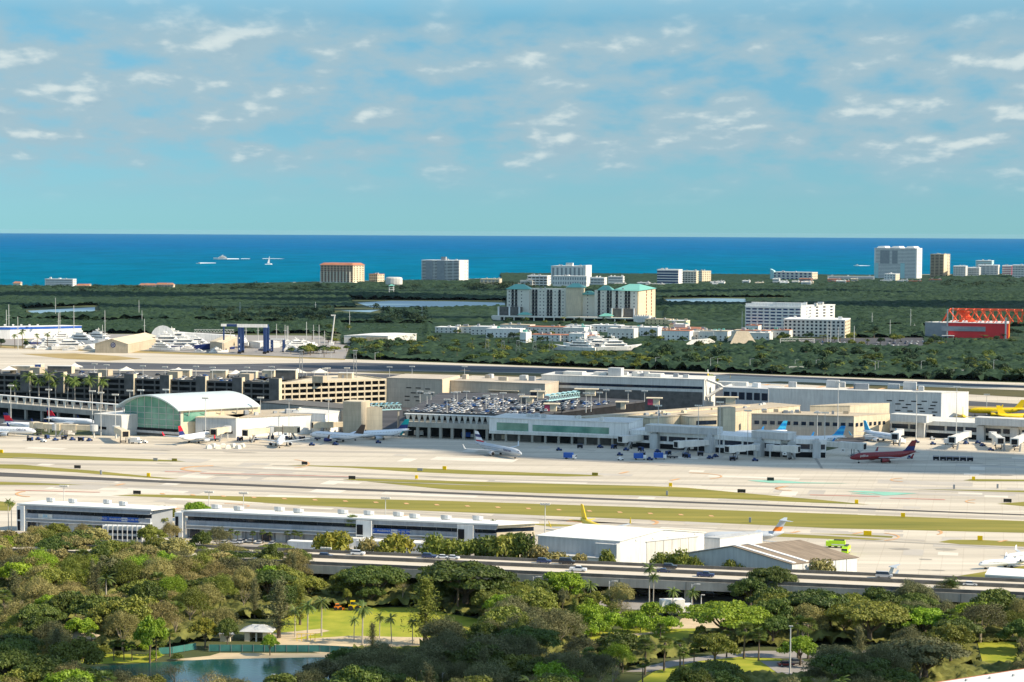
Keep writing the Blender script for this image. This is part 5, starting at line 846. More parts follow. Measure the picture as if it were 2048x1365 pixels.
# ---------------- aircraft ----------------
def airliner(label, nose, tail, size='n', body='plane_white', fin='navy', belly=None, fin2=None, engines='plane_grey', tips=True, title=None, zn=3.7, Lfix=None, ttail=False, kz=1.0, tip=None, group=None, stripes=None, name='airliner', side=1, tcol='navy'):
    n_ = P(*nose, zn*kz).xy; t_ = P(*tail, zn*kz).xy; d = n_-t_; L = Lfix or d.length; d.normalize(); o = n_-d*L
    T = thing(name, label, 'airplane' if name != 'business_jet' else 'jet', (o.x, o.y, 0), math.atan2(d.y, d.x)); k = L/38.0; r = 2.0*kz; z0 = zn*kz
    st = [(0, .25, 1.6), (2, .8, 1.3), (6, 1.5, .65), (10, 1.9, .15), (13, 2.0, 0), (31, 2.0, 0), (33.5, 1.85, -.05), (36, 1.35, -.3), (37.4, .75, -.5), (38, .15, -.6)]
    b = MB().m(body); n = 14
    def sec(x, rr, dz, f=1.0): return [(x*k, rr*kz*math.cos(a), z0+dz*kz+rr*kz*math.sin(a)) for a in [2*math.pi*(i+.5)/n for i in range(n)]]
    b.loft([sec(*q) for q in st]); fo = b.build('fuselage', T, smooth=True)
    if belly:
        for i, p in enumerate(fo.data.polygons): 
            if p.normal.z < -.45: p.material_index = 1
        fo.data.materials.append(MATS[belly])
    wn_ = MB().m('glass')
    for s in (-1, 1):
        for i in range(26): x = (8+i*.95)*k; wn_.box(x, x+.3, s*2.0*kz-.03, s*2.0*kz+.03, z0+.45*kz, z0+.8*kz)
    wn_.build('window_row', T); MB().m('glass').loft([[(36.0*k, y*kz, z0+(.45+z)*kz) for y, z in ((-1.0, 0), (1.0, 0), (.8, .5), (-.8, .5))], [(36.9*k, y*kz, z0+(.1+z)*kz) for y, z in ((-.62, 0), (.62, 0), (.5, .35), (-.5, .35))]]).build('cockpit_glass', T)
    sp = (17 if not ttail else 15)*kz
    for s in (-1, 1):
        wx = 19*k if not ttail else 15*k; w_ = MB().m('plane_grey')
        w_.loft([[(wx+4*kz, s*1.6, z0-1.1), (wx-3*kz, s*1.6, z0-1.1), (wx-3*kz, s*1.6, z0-.7), (wx+4*kz, s*1.6, z0-.55)], [(wx+.5*kz, s*6*kz, z0-.7), (wx-3.2*kz, s*6*kz, z0-.7), (wx-3.2*kz, s*6*kz, z0-.45), (wx+.5*kz, s*6*kz, z0-.35)], [(wx-5.6*kz, s*sp, z0+.2), (wx-7.2*kz, s*sp, z0+.2), (wx-7.2*kz, s*sp, z0+.3), (wx-5.6*kz, s*sp, z0+.32)]]); w_.build('wing', T)
        if tips: MB().m(tip or fin).loft([[(wx-5.6*kz, s*sp, z0+.2), (wx-7.2*kz, s*sp, z0+.2), (wx-7.2*kz, s*(sp+.15), z0+.2), (wx-5.6*kz, s*(sp+.15), z0+.2)], [(wx-7.2*kz, s*(sp+.6), z0+2.5*kz), (wx-8*kz, s*(sp+.6), z0+2.5*kz), (wx-8*kz, s*(sp+.7), z0+2.5*kz), (wx-7.2*kz, s*(sp+.7), z0+2.5*kz)]]).build('winglet', T)
        hz_ = z0+(.9 if not ttail else 6.1)*kz; hx = 3.4*k if not ttail else 0.2*k; MB().m(body if not ttail else 'plane_grey').loft([[(hx+1.8*kz, 0 if ttail else s*.6, hz_), (hx-1.2*kz, 0 if ttail else s*.6, hz_), (hx-1.2*kz, 0 if ttail else s*.6, hz_+.2), (hx+1.8*kz, 0 if ttail else s*.6, hz_+.25)], [(hx-1.4*kz, s*5.6*kz, hz_+.4), (hx-2.6*kz, s*5.6*kz, hz_+.4), (hx-2.6*kz, s*5.6*kz, hz_+.5), (hx-1.4*kz, s*5.6*kz, hz_+.5)]]).build('tailplane', T)
        if not ttail: ex, ey, ez, er = wx+4.2*kz, s*5.8*kz, z0-2.0*kz, 1.15*kz
        else: ex, ey, ez, er = 10.5*k, s*2.9*kz, z0+.9*kz, .85*kz
        e2 = MB().m(engines); e2.loft([[(ex+dx*kz, ey+er*f*math.cos(a), ez+er*f*math.sin(a)) for a in [2*math.pi*i/12 for i in range(12)]] for dx, f in ((-4.4, .45), (-3, .75), (-1.2, 1), (.2, 1), (.5, .9))]).m('void').loft([[(ex+dx*kz, ey+er*.82*math.cos(a), ez+er*.82*math.sin(a)) for a in [2*math.pi*i/12 for i in range(12)]] for dx in (.3, .53)]); e2.build('engine', T, smooth=True)
        g = MB().m('steel').tube((17.2*k, s*3.2*kz, .8), (17.2*k, s*3.0*kz, z0-.9), .18).m('rubber').tube((17.2*k, s*2.85*kz, .6), (17.2*k, s*3.65*kz, .6), .6, n=10); g.build('landing_gear', T)
    g = MB().m('steel').tube((33*k, 0, .6), (33*k, 0, z0-1.5), .14).m('rubber').tube((33*k, -.35, .42), (33*k, .35, .42), .42, n=10); g.build('landing_gear', T)
    fz = z0+1.3*kz; fh = 6.2*kz if not ttail else 4.9*kz
    def fs(f, x0, x1, th=.18): return [(x0*k+f*0, -th, fz+fh*f), (x1*k, -th*.4, fz+fh*f), (x1*k, th*.4, fz+fh*f), (x0*k, th, fz+fh*f)]
    f_ = MB().m(fin); lv = [0, .25, .5, .75, 1.0]; fx0 = lambda f: 7.6-5.2*f-(.0 if f > .1 else -1.6); fx1 = lambda f: 1.3-1.6*f
    if ttail: fx0 = lambda f: 6.0-4.2*f; fx1 = lambda f: 1.8-2.8*f
    for i in range(4):
        if stripes: f_.m(stripes[i % len(stripes)])
        elif fin2 and i in ((1, 2) if fin2[1] == 'mid' else (2, 3) if fin2[1] == 'top' else (0, 1)): f_.m(fin2[0])
        else: f_.m(fin)
        a, b_ = lv[i], lv[i+1]; f_.loft([fs(a, fx0(a), fx1(a)), fs(b_, fx0(b_), fx1(b_))])
    f_.build('tail_fin', T)
    if title: text(T, title[0], title[1], ((title[2] if len(title) > 2 else 29)*k, -2.02*kz*side, z0+.45*kz), (R(90), 0, 0) if side > 0 else (R(90), 0, R(180)), tcol)
    return T
airliner('silver white airliner taxiing alone, red white and blue striped tail', (1043, 906.5), (950, 889), fin='plane_white', stripes=['fin_red', 'plane_white', 'navy', 'plane_white'], body='plane_grey', tip='plane_white', title=('American', 2.1, 29))
airliner('maroon airliner with a blue badge on its fin parked at the long jet bridge', (1700, 914), (1832, 908.5), body='maroon', fin='maroon', fin2=('navy', 'low'), engines='maroon', title=('jetBlue', 1.8, 31), side=-1, tcol='white')
airliner('white airliner with a bright sky blue fin nosed into the far right gate', (1797, 876), (1727, 866), fin='sky_blue', engines='plane_white')
airliner('airliner mostly hidden by the concourse, dark blue fin with light stripes', (1556, 880), (1690, 878), fin='fin_blue', stripes=['sky_blue', 'fin_blue', 'sky_blue', 'fin_blue'])
airliner('airliner hidden behind a jet bridge, blue patterned fin before the tan windowed block', (1462, 868), (1574, 867), fin='fin_blue', stripes=['fin_blue', 'sky_blue'])
airliner('yellow airliner lettered spirit behind the far right concourse', (2096, 832), (2012, 834), Lfix=38, body='yellow', fin='yellow', engines='yellow', title=('spirit', 3.6, 22), side=1, tcol='sign_black')
airliner('yellow airliner with its tail toward the big grey terminal block', (1935, 821), (2026, 822), Lfix=38, body='yellow', fin='yellow', engines='yellow', tcol='sign_black')
airliner('yellow airliner showing only a narrow fin above the far right concourse', (1930, 828), (1921, 846), Lfix=36, body='yellow', fin='yellow', engines='yellow')
airliner('yellow airliner far away beyond the dark band terminal, fin seen edge on', (1425, 752), (1412, 760), Lfix=36, body='yellow', fin='yellow', fin2=('plane_white', 'top'), engines='yellow')
airliner('yellow airliner hidden behind the white hangar, fin seen edge on', (1225, 1070), (1178, 1051), Lfix=36, body='yellow', fin='yellow', engines='yellow')
airliner('white airliner with its nose at the left edge gate', (72, 862), (-60, 858), Lfix=40, fin='navy', fin2=('fin_red', 'mid'), title=('DELTA', 2.0, 30))
airliner('white airliner behind the cream jet bridges, red and blue fin near the left edge', (120, 853), (30, 851), Lfix=36, fin='navy', fin2=('fin_red', 'mid'))
airliner('white airliner with red and blue fin before the approach road pillars', (192, 845), (150, 843), Lfix=36, fin='navy', fin2=('fin_red', 'mid'))
airliner('white airliner in front of the arched hall, red fin seen from behind', (424, 868), (357, 879), fin='fin_red', fin2=('navy', 'low'), belly='plane_grey')
airliner('small white airliner pointing its nose at the runway, dark fin behind it', (558, 886), (572, 866), Lfix=32, fin='fin_brown', kz=.95, engines='plane_grey')
airliner('pale grey airliner with a brown fin and dark blue engines', (620, 868), (730, 876), body='plane_white', fin='fin_brown', engines='navy', belly='plane_grey')
airliner('white airliner with a teal and navy fin beside the tan block', (694, 870), (818, 864), fin='fin_teal', fin2=('navy', 'low'), side=-1, belly='plane_grey')
airliner('grey twin jet with a high tailplane and orange fin behind the hangars', (1400, 1074), (1568, 1073), body='plane_grey', fin='plane_grey', fin2=('orange', 'low'), ttail=True, tips=False)
def bizjet(lab, nose, tail, k=.62): return airliner(lab, nose, tail, kz=k, ttail=True, fin='plane_white', tips=True, tip='plane_white', name='business_jet')
bizjet('sleek white business jet parked at the right edge', (1957, 1128), (2066, 1121)); bizjet('white business jet partly hidden behind the one at the right edge', (2008, 1116), (2090, 1106), .7)
bizjet('business jet behind the highway showing only its white T tail', (1700, 1158), (1786, 1163), .8)
# ---------------- vehicles ----------------
def carmesh(kind):
    L, Wd, H, hood, belt = {'sedan': (4.6, 1.8, 1.45, .85, .8), 'suv': (4.9, 1.95, 1.8, 1.1, 1.05), 'pickup': (5.8, 2.0, 1.9, 1.15, 1.1), 'van': (5.6, 2.0, 2.2, 1.2, 1.2)}[kind]
    body = MB().m('plane_white'); w2 = Wd/2
    prof = [(-L/2, .35), (L/2, .35), (L/2, hood-.15), (L/2-.25, hood), (-L/2+.1, hood+.02), (-L/2, hood-.2)]
    body.loft([[(x, s*w2, z) for x, z in prof] for s in (-1, 1)])
    cab = {'sedan': (-1.7, 1.1, -1.1, .5), 'suv': (-2.3, 1.2, -2.1, .55), 'pickup': (-.9, 1.5, -.7, .9), 'van': (-2.7, 1.9, -2.6, 1.3)}[kind]
    top = MB().m('plane_white'); a, b, c, d = cab
    top.loft([[(x, s*w2*.72, H-.02) for x in (c, d)]+[(x, s*w2*.72, H-.1) for x in (d+.06, c-.06)] for s in (-1, 1)])
    gl = MB().m('glass'); gl.loft([[(a, -w2*.9, hood-.02), (b, -w2*.9, hood-.02), (b, w2*.9, hood-.02), (a, w2*.9, hood-.02)], [(c, -w2*.73, H-.09), (d, -w2*.73, H-.09), (d, w2*.73, H-.09), (c, w2*.73, H-.09)]])
    if kind == 'pickup': body.box(-L/2+.05, -1.0, -w2, -w2+.1, hood, hood+.15).box(-L/2+.05, -1.0, w2-.1, w2, hood, hood+.15)
    wh = MB().m('rubber').tube((0, -.12, 0), (0, .12, 0), .36, n=10).m('steel').tube((0, -.13, 0), (0, .13, 0), .2, n=8)
    return body, top, gl, wh, L, Wd
PAINT = {}
for nme, col in [('white', (.75, .75, .74)), ('silver', (.42, .43, .45)), ('grey', (.16, .17, .18)), ('black', (.02, .02, .025)), ('navy', (.015, .035, .12)), ('blue', (.03, .12, .40)), ('red', (.40, .02, .02)), ('maroon', (.16, .01, .015)), ('green', (.10, .5, .10))]: PAINT[nme] = mat('paint_'+nme, col, .3, .04, 1, spec=.6)
CARM = {}
def car(kind, colour, loc, rot, label, group=None, ordn=None, name=None):
    if kind not in CARM: b, t_, g, w_, L, W_ = carmesh(kind); CARM[kind] = (b.mesh('body'), t_.mesh('roof'), g.mesh('window'), w_.mesh('wheel'), L, W_)
    b, t_, g, w_, L, W_ = CARM[kind]; T = thing(name or {'sedan': 'car', 'suv': 'suv', 'pickup': 'pickup_truck', 'van': 'van'}[kind], label, {'pickup': 'pickup truck', 'suv': 'car', 'sedan': 'car', 'van': 'van'}[kind], loc, rot, group)
    link('body', b, T, mt=PAINT[colour]); link('roof', t_, T, mt=PAINT[colour]); link('window', g, T)
    for sx in (-.31, .31):
        for s in (-1, 1): link('wheel', w_, T, (sx*L, s*(W_/2-.08), .36))
    if ordn: ordinal(T, ordn)
    return T
def hw(x, lane): # a spot on the highway deck
    y = hy(x, {'f': 6, 'n1': 14.5, 'n2': 19.5}[lane]); p = P(x, y, 8.02); return (p.x, p.y, 8.02)
for x, ln, kd, col, rv, lab in [(652, 'n1', 'suv', 'navy', 0, 'navy car on the near highway lanes by the leftmost parapet post'), (716, 'f', 'suv', 'white', 0, 'white suv on the far highway lanes above the flowering bushes'), (858, 'f', 'suv', 'navy', 0, 'dark blue suv on the far highway lanes before the round bushes'), (886, 'f', 'sedan', 'white', 0, 'white saloon following the dark blue suv'), (906, 'f', 'sedan', 'white', 0, 'half hidden white car at the tail of the pair'), (1088, 'f', 'suv', 'navy', 0, 'navy suv on the far lanes left of the white hangar'), (1134, 'f', 'van', 'black', 0, 'black van in front of the hangar annex'), (1156, 'n2', 'pickup', 'white', 0, 'white pickup truck near the parapet'), (1328, 'n1', 'sedan', 'navy', 0, 'dark blue saloon next to a black suv'), (1340, 'f', 'suv', 'black', 0, 'black suv just behind the dark blue saloon'), (1411, 'n2', 'pickup', 'navy', 0, 'dark blue pickup truck near the grey hangar'), (1768, 'f', 'van', 'silver', 0, 'silver van passing below the white T tail'), (1940, 'n1', 'sedan', 'white', 0, 'white car on the near lanes close to the right edge')]:
    car(kd, col, hw(x, ln), t+(math.pi if rv else 0), lab)
# ground vehicles of the apron
def gse(kind, x, y, lab, rot=0.0, name=None, cat='vehicle', z=0):
    p = P(x, y, z); T = thing(name or kind, lab, cat, (p.x, p.y, z), rot)
    if kind == 'belt_loader': MB().m('dark_steel').box(-3, 3, -.9, .9, .5, 1.2).build('body', T); MB().m('grey').loft([[(-4, -.5, .9), (-4, .5, .9), (-4, .5, 1.1), (-4, -.5, 1.1)], [(4, -.5, 4), (4, .5, 4), (4, .5, 4.2), (4, -.5, 4.2)]]).build('belt', T)
    elif kind == 'baggage_cart': MB().m('blue_steel').box(-1.6, 1.6, -.9, .9, .6, .75).box(-1.6, 1.6, -.9, .9, 2.3, 2.4).box(-1.6, -1.5, -.9, .9, .75, 2.3).box(1.5, 1.6, -.9, .9, .75, 2.3).m('void').box(-1.49, 1.49, -.8, .8, .76, 1.9).build('body', T)
    elif kind == 'tug': MB().m(MATS['paint_white'] if 'white' in lab else 'blue_steel').box(-1.6, 1.6, -.8, .8, .35, 1.1).box(-.9, .3, -.7, .7, 1.1, 1.9).build('body', T)
    elif kind == 'box_truck': MB().m('royal_blue' if 'blue' in lab else 'white').box(-3.4, 1.6, -1.2, 1.2, .9, 3.6).m('white').box(1.7, 3.4, -1.1, 1.1, .6, 2.5).m('glass').box(2.6, 3.45, -1, 1, 1.5, 2.3).build('body', T)
    elif kind == 'fire_truck': MB().m('lime').box(-4.5, 3.2, -1.5, 1.5, 1, 3.6).box(3.2, 4.8, -1.5, 1.5, .9, 3.2).m('glass').box(3.3, 4.85, -1.35, 1.35, 2.1, 3.0).m('white').box(-3.8, 2, -1.53, 1.53, 1.5, 2.0).m('black' if False else 'dark_steel').box(-4, 1, -.8, .8, 3.6, 4.1).build('body', T)
    elif kind == 'pallet_load': MB().m('canvas').loft([[(-1.5, -1.2, 0), (1.5, -1.2, 0), (1.5, 1.2, 0), (-1.5, 1.2, 0)], [(-1.4, -1.1, 1.6), (1.4, -1.1, 1.6), (1.4, 1.1, 1.6), (-1.4, 1.1, 1.6)], [(-.6, -.6, 2.2), (.6, -.6, 2.2), (.6, .6, 2.2), (-.6, .6, 2.2)]]).build('load', T)
    elif kind == 'tractor': MB().m('orange' if 'orange' in lab else 'yellow').box(-1.8, 1.6, -.8, .8, .9, 1.9).box(-1.2, .4, -.8, .8, 1.9, 3.1).box(1.6, 3.2, -.9, .9, .3, 1.1).m('glass').box(-1.1, .42, -.82, .82, 2.0, 2.9).build('body', T)
    r_ = .85 if kind in ('tractor', 'fire_truck') else .42
    if kind != 'pallet_load':
        for sx in ((-3, 0, 3) if kind == 'fire_truck' else (-2.2, 2.2) if kind == 'box_truck' else (-1.1, 1.1)):
            for s in (-1, 1): MB().m('rubber').tube((sx, s*.75, r_), (sx, s*1.1, r_), r_, n=10).build('wheel', T)
    return T
rnd = random.Random(21)
for x, y, kd, lab in [(1140, 919, 'box_truck', 'dark blue boxy truck alone on the shaded apron'), (1280, 920, 'box_truck', 'blue catering truck, left of the blue pair below the jet bridges'), (1320, 919, 'box_truck', 'blue catering truck, right of the blue pair below the jet bridges'), (1345, 917, 'belt_loader', 'dark belt loader raised beside the blue trucks'), (1300, 921, 'tug', 'grey-blue tug between the two blue catering trucks'), (1241, 921, 'tug', 'small white tug on the shaded apron'), (1118, 902, 'tug', 'grey tug near the green windowed building'), (1160, 897, 'baggage_cart', 'dark cart near the bay doors'), (1712, 915, 'belt_loader', 'belt loader at the nose of the maroon airliner'), (1820, 918, 'tug', 'small grey tug behind the maroon fin'), (1742, 882, 'box_truck', 'white box truck behind the maroon airliner'), (1865, 880, 'tug', 'white tug before the far right concourse'), (1982, 902, 'tug', 'lone dark tug on the sunlit strip of apron'), (1956, 888, 'tug', 'grey tug near the far right jet bridges'), (138, 872, 'box_truck', 'yellow-white truck by the left jet bridges'), (87, 885, 'tug', 'low white vehicle on the apron at the left'), (272, 888, 'box_truck', 'white truck left of the loaded pallets'), (290, 887, 'tug', 'grey tug beside the white truck'), (840, 873, 'box_truck', 'white van parked before the car deck pillars'), (900, 873, 'box_truck', 'white truck left of the blue helicopter-like truck'), (935, 877, 'box_truck', 'blue truck near the tail of the taxiing airliner'), (757, 887, 'tug', 'dark tug on the sunlit apron'), (671, 891, 'tug', 'tiny grey tug under the brown finned airliner'), (624, 892, 'tug', 'tiny grey tug at the wing of the small airliner'), (1370, 915, 'baggage_cart', 'flat dark cart beside the jet bridges'), (792, 873, 'box_truck', 'white truck below the teal fin')]: gse(kd, x, y, lab, rnd.uniform(-.5, .3))
for i, x in enumerate((1872, 1886, 1899, 1912, 1926, 1940)): ordinal(gse('baggage_cart', x, 921+i*.4, 'x', -.15), 'dark baggage cart in the line on the right apron')
for i in range(9): ordinal(gse('baggage_cart' if i % 2 else 'tug', 1195+i*29+rnd.uniform(-6, 6), 897+i*2.4+rnd.uniform(-2, 2), 'x', rnd.uniform(-1, 1)), 'dark ground vehicle under the jet bridges of the middle concourse')
for i in range(7): ordinal(gse('baggage_cart' if i % 2 else 'tug', 1240+i*45, 911+i*2+rnd.uniform(-1, 1), 'x', rnd.uniform(-1, 1)), 'low dark cart on the shaded apron near the concourse')
for i, x in enumerate((418, 427, 436, 446, 456, 466, 476, 484)): ordinal(gse('pallet_load', x, 898-(i % 2)*3, 'x', rnd.uniform(-1, 1)), 'wrapped cargo pallet in the pile on the sunlit apron')
for i in range(8): ordinal(gse('tug' if i % 2 else 'baggage_cart', 60+i*17, 881+rnd.uniform(-3, 2), 'x', rnd.uniform(-1, 1)), 'small cart among the equipment by the left gates')
for i in range(10): ordinal(gse('tug' if i % 2 else 'baggage_cart', 480+i*31, 882+rnd.uniform(-3, 2)-i*.5, 'x', rnd.uniform(-1, 1)), 'small cart between the parked airliners by the white concourse')
for i in range(8): ordinal(gse('tug' if i % 3 else 'box_truck', 1800+i*33, 886+i*1.2+rnd.uniform(-3, 2), 'x', rnd.uniform(-1, 1)), 'service vehicle below the far right concourse')
gse('fire_truck', 1672, 1096, 'lime yellow fire truck, rear one with a black nose', 2.9, cat='fire truck').scale = (.8,)*3; gse('fire_truck', 1692, 1108, 'lime yellow and white fire truck facing the camera', -1.9, cat='fire truck').scale = (.8,)*3
gse('tractor', 708, 1221, 'yellow tractor at the shady far edge of the lawn', .1, cat='tractor'); gse('tractor', 676, 1221, 'orange machine standing left of the yellow tractor', .2, cat='tractor').scale = (.7,)*3
T = gse('box_truck', 1352, 1232, 'large white tank truck parked under the highway palms', .2); T.scale = (1.5,)*3
for i, x in enumerate((1388, 1402, 1412)): ordinal(gse('pallet_load', x, 1236-i, 'x', .3*i), 'rounded cream bundle beside the white truck')
p = P(1572, 1333); car('sedan', 'maroon', (p.x, p.y, .1), .1, 'maroon car at the park road behind the bottom bushes'); p = P(1592, 1328); car('sedan', 'grey', (p.x, p.y, .1), .1, 'grey car just behind the maroon car')
p = P(326, 1100); car('suv', 'blue', (p.x, p.y, .1), -.1, 'blue car half hidden by trees at the left end of the highway')
for x, y in [(1170, 1211), (1290, 1213), (1350, 1212), (1418, 1214), (1090, 1210), (1020, 1200)]: p = P(x, y-20); car('van' if x % 20 else 'suv', 'black' if x % 20 else 'silver', (p.x, p.y, .1), -.2, 'x', ordn='vehicle parked in the shade under the viaduct')
for i, (x, y) in enumerate([(470, 1088), (484, 1087), (500, 1086), (1180//2, 1092), (520, 1088), (160, 1092), (70, 1063), (450, 1090), (360, 1090), (760, 1100), (545, 1090)]): p = P(x, y); car('suv' if i % 2 else 'sedan', ['white', 'silver', 'white'][i % 3], (p.x, p.y, .1), -.2+1.5*(i % 3), 'x', ordn='pale car parked between the office row and trees')
# parked cars
rnd = random.Random(9); cols = ['white']*7+['silver']*6+['grey']*3+['black']*3+['navy']*2+['blue']
single = {}
def parked(loc, rot, lab, grp):
    kd = rnd.choice(['sedan', 'sedan', 'suv']); cn = rnd.choice(cols)
    if kd not in single:
        b, t_, g, w_, L, W_ = carmesh(kd); m_ = MB(); m_.m('plane_white').add(b.v, b.f); m_.add(t_.v, t_.f); m_.m('glass').add(g.v, g.f); m_.m('rubber')
        for sx in (-.31, .31): m_.box(sx*L-.35, sx*L+.35, -W_/2-.01, W_/2+.01, 0, .65)
        single[kd] = m_.mesh('parked_car')
    o = bpy.data.objects.new('parked_car', single[kd]); C.objects.link(o); o.location = loc; o.rotation_euler = (0, 0, rot); o.material_slots[0].link = 'OBJECT'; o.material_slots[0].material = PAINT[cn]
    props(o, 'x', 'car', grp); ordinal(o, f'{cn} parked {"car" if kd == "sedan" else "suv"} {lab}')
ncar = 0; o_ = DECK[0]; ang = math.atan2((DECK[1]-DECK[0]).y, (DECK[1]-DECK[0]).x); ca, sa = math.cos(ang), math.sin(ang)
ROWN = ['front', 'second', 'third', 'fourth', 'fifth', 'sixth', 'seventh', 'eighth', 'ninth', 'tenth', 'eleventh', 'twelfth', 'thirteenth', 'fourteenth', 'fifteenth', 'sixteenth', 'last', 'last']
for j in range(18):
    v = 3+j*6.5+(j//2)*4.5
    for i in range(60):
        u_x = 2+i*3.0
        if rnd.random() < .42 or ncar >= 225: continue
        x = o_.x+ca*u_x-sa*v; y = o_.y+sa*u_x+ca*v
        if inpoly((x, y), DECK): parked((x, y, 12.51), ang+1.57+rnd.uniform(-.05, .05), f'in the {ROWN[min(j,17)]} row of the car deck', 'cars parked on the raised deck'); ncar += 1
a_ = lf; tg = math.atan2((cnr-lf).y, (cnr-lf).x)
for j, v in enumerate((5, 22, 40)):
    for i in range(60):
        if rnd.random() < .62: continue
        u_x = 26+i*3.4; parked((a_.x+math.cos(tg)*u_x-math.sin(tg)*v, a_.y+math.sin(tg)*u_x+math.cos(tg)*v, 19.02), tg+1.57, f'in the {ROWN[j]} row on the dark garage roof', 'cars parked on the garage roof')
for j, yy in enumerate((690, 686, 682)):
    for i in range(22):
        if rnd.random() < .35: continue
        p = P(1642+i*11+j*3, yy+i*.15); parked((p.x, p.y, .1), rnd.uniform(1.3, 1.9), f'in the {ROWN[j]} row before the arena', 'cars parked before the arena')
# ---------------- yachts, masts, boats ----------------
YM = {}
def yacht_parts():
    h = MB().m('white')
    def s(x, w_, zt, kz=.0): return [(x, -w_, zt), (x, -w_*.8, .2), (x, 0, -.3+kz), (x, w_*.8, .2), (x, w_, zt)]
    h.loft([s(-20, 4.0, 3.2), s(-8, 4.3, 3.4), (s(6, 4.0, 4.0)), s(14, 2.6, 4.7, .6), s(20, .15, 5.6, 4.2)]); YM['hull'] = h.mesh('hull')
    d = MB().m('white')
    for x0, x1, w_, z0, z1, sl in [(-17, 9, 3.5, 3.2, 5.8, 3.5), (-14, 5, 3.0, 5.8, 8.2, 3), (-10, 0, 2.4, 8.2, 10.2, 2)]:
        d.loft([[(x0, -w_, z0), (x1, -w_*.9, z0), (x1, w_*.9, z0), (x0, w_, z0)], [(x0+1, -w_*.9, z1), (x1-sl, -w_*.8, z1), (x1-sl, w_*.8, z1), (x0+1, w_*.9, z1)]]); d.box(x0-1.5, x1-sl+1, -w_, w_, z1, z1+.25)
    YM['superstructure'] = d.mesh('superstructure')
    w = MB().m('glass')
    for x0, x1, w_, z in [(-13, 4, 3.36, 4.2), (-11, 1.5, 2.9, 6.8)]: w.box(x0, x1, -w_, w_, z, z+.8)
    w.box(4, 10, -3.5, 3.5, 2.9, 3.3); YM['window_band'] = w.mesh('window_band')
    a = MB().m('white').tube((-6, 0, 10), (-7, 0, 14), .3, .15, 6).ball((-5, 1.2, 11.6), .8).ball((-5, -1.2, 11.6), .8).box(-7.6, -6, -1.8, 1.8, 12.2, 12.5); YM['radar_arch'] = a.mesh('radar_arch')
yacht_parts()
def yacht(x, y, rot, s, lab, hull=None, ordn=None, z=0):
    p = P(x, y, z); T = thing('yacht', lab, 'yacht', (p.x, p.y, z+.3*s), rot, scale=s)
    for k_, me in YM.items():
        o = link(k_, me, T, mt=MATS[hull] if hull and k_ == 'hull' else None)
    if ordn: ordinal(T, ordn)
    return T
for x, y, r_, s in [(148, 700, .2, 1.1), (172, 690, -.4, 1.2), (110, 693, .1, .8), (185, 684, 2.8, 1.1), (130, 680, .5, .8), (90, 700, .3, .5)]: yacht(x, y, r_, s, 'x', ordn='white motor yacht by the long white boat shed')
for x, y, r_, s, hl in [(345, 695, .05, 1.3, None), (380, 700, .1, 1.2, 'navy'), (360, 688, .0, 1.3, None), (400, 694, .0, 1.0, None), (330, 702, -.2, .8, None), (438, 706, .5, .5, None)]: yacht(x, y, r_, s, 'x', hull=hl, ordn='white motor yacht moored right of the tan emblem hangar')
yacht(489, 692, -1.2, .8, 'white motor yacht lifted between the legs of the navy hoist', z=2)
for x, y, r_, s in [(600, 694, .3, .75), (588, 700, .1, .5), (612, 690, .4, .5)]: yacht(x, y, r_, s, 'x', ordn='small white yacht before the trees right of the hoist')
for x, y, r_, s in [(1150, 702, 2.9, 1.1), (1178, 700, 3.0, 1.35), (1208, 701, .1, 1.2), (1238, 702, .2, 1.2)]: yacht(x, y, r_, s, 'x', ordn='white yacht of the cluster rising behind the green belt')
# white covered dome shed
p = P(327, 688); T = thing('covered_dock', 'white tent-like dome and long covered dock behind the yachts', 'boat cover', (p.x, p.y, 0)); 
MB().m('white').loft([[(14*f*math.cos(k*math.pi/10), y, 20*f*math.sin(k*math.pi/10)**.8) for k in range(11)] for y, f in ((-4, 1), (10, .9))]).m('white').loft([[(x, 0, 0), (x, 12, 0), (x, 12, z), (x, 0, z)] for x, z in ((9, 13), (30, 11.5), (75, 9.5))]).build('cover', T)
rnd = random.Random(61)
for i in range(34): yacht(rnd.choice([rnd.uniform(60, 190), rnd.uniform(320, 460), rnd.uniform(500, 640)]), rnd.uniform(686, 706), rnd.uniform(-.8, .8)+rnd.choice([0, 3.1]), rnd.uniform(.25, .6), 'x', hull=rnd.choice([None, None, 'navy', 'grey']), ordn='small boat standing in the crowded boatyard')
# navy travel hoist
def hoist(x, y, s, lab):
    p = P(x, y); T = thing('boat_hoist', lab, 'boat hoist', (p.x, p.y, 0), -.05, scale=s)
    for ax in (0, 24):
        for ay in (0, 16): MB().m('blue_steel').box(ax, ax+2.6, ay, ay+2.6, 1, 25).build('leg', T); MB().m('rubber').box(ax-.5, ax+3, ay-.3, ay+.1, 0, 2.2).build('wheel', T)
    box(T, 'beam', 'white', (-1, 27.5, .3, 2.3, 25, 28)); box(T, 'side_beam', 'blue_steel', (.2, 2.4, 2.7, 16, 24, 26), (24.2, 26.4, 2.7, 16, 24, 26), (-14, 26, 16.2, 18.4, 25, 27.2)); box(T, 'panel_mark', 'white', *[(.8, 1.8, -.1, .1, z, z+1.6) for z in (4, 8, 14)]); return T
hoist(476, 708, 1.05, 'tall navy boat hoist with a white top beam'); hoist(541, 705, .5, 'small dark boat hoist right of the tall navy one'); 
T = thing('boat_hoist', 'thin dark hoist frame seen behind the left leg of the navy hoist', 'boat hoist', (*P(446, 700).xy, 0)); box(T, 'leg', 'blue_steel', (0, 1.5, 0, 1.5, 0, 24)); box(T, 'beam', 'white', (-2, 16, 0, 1.5, 24, 26.5))
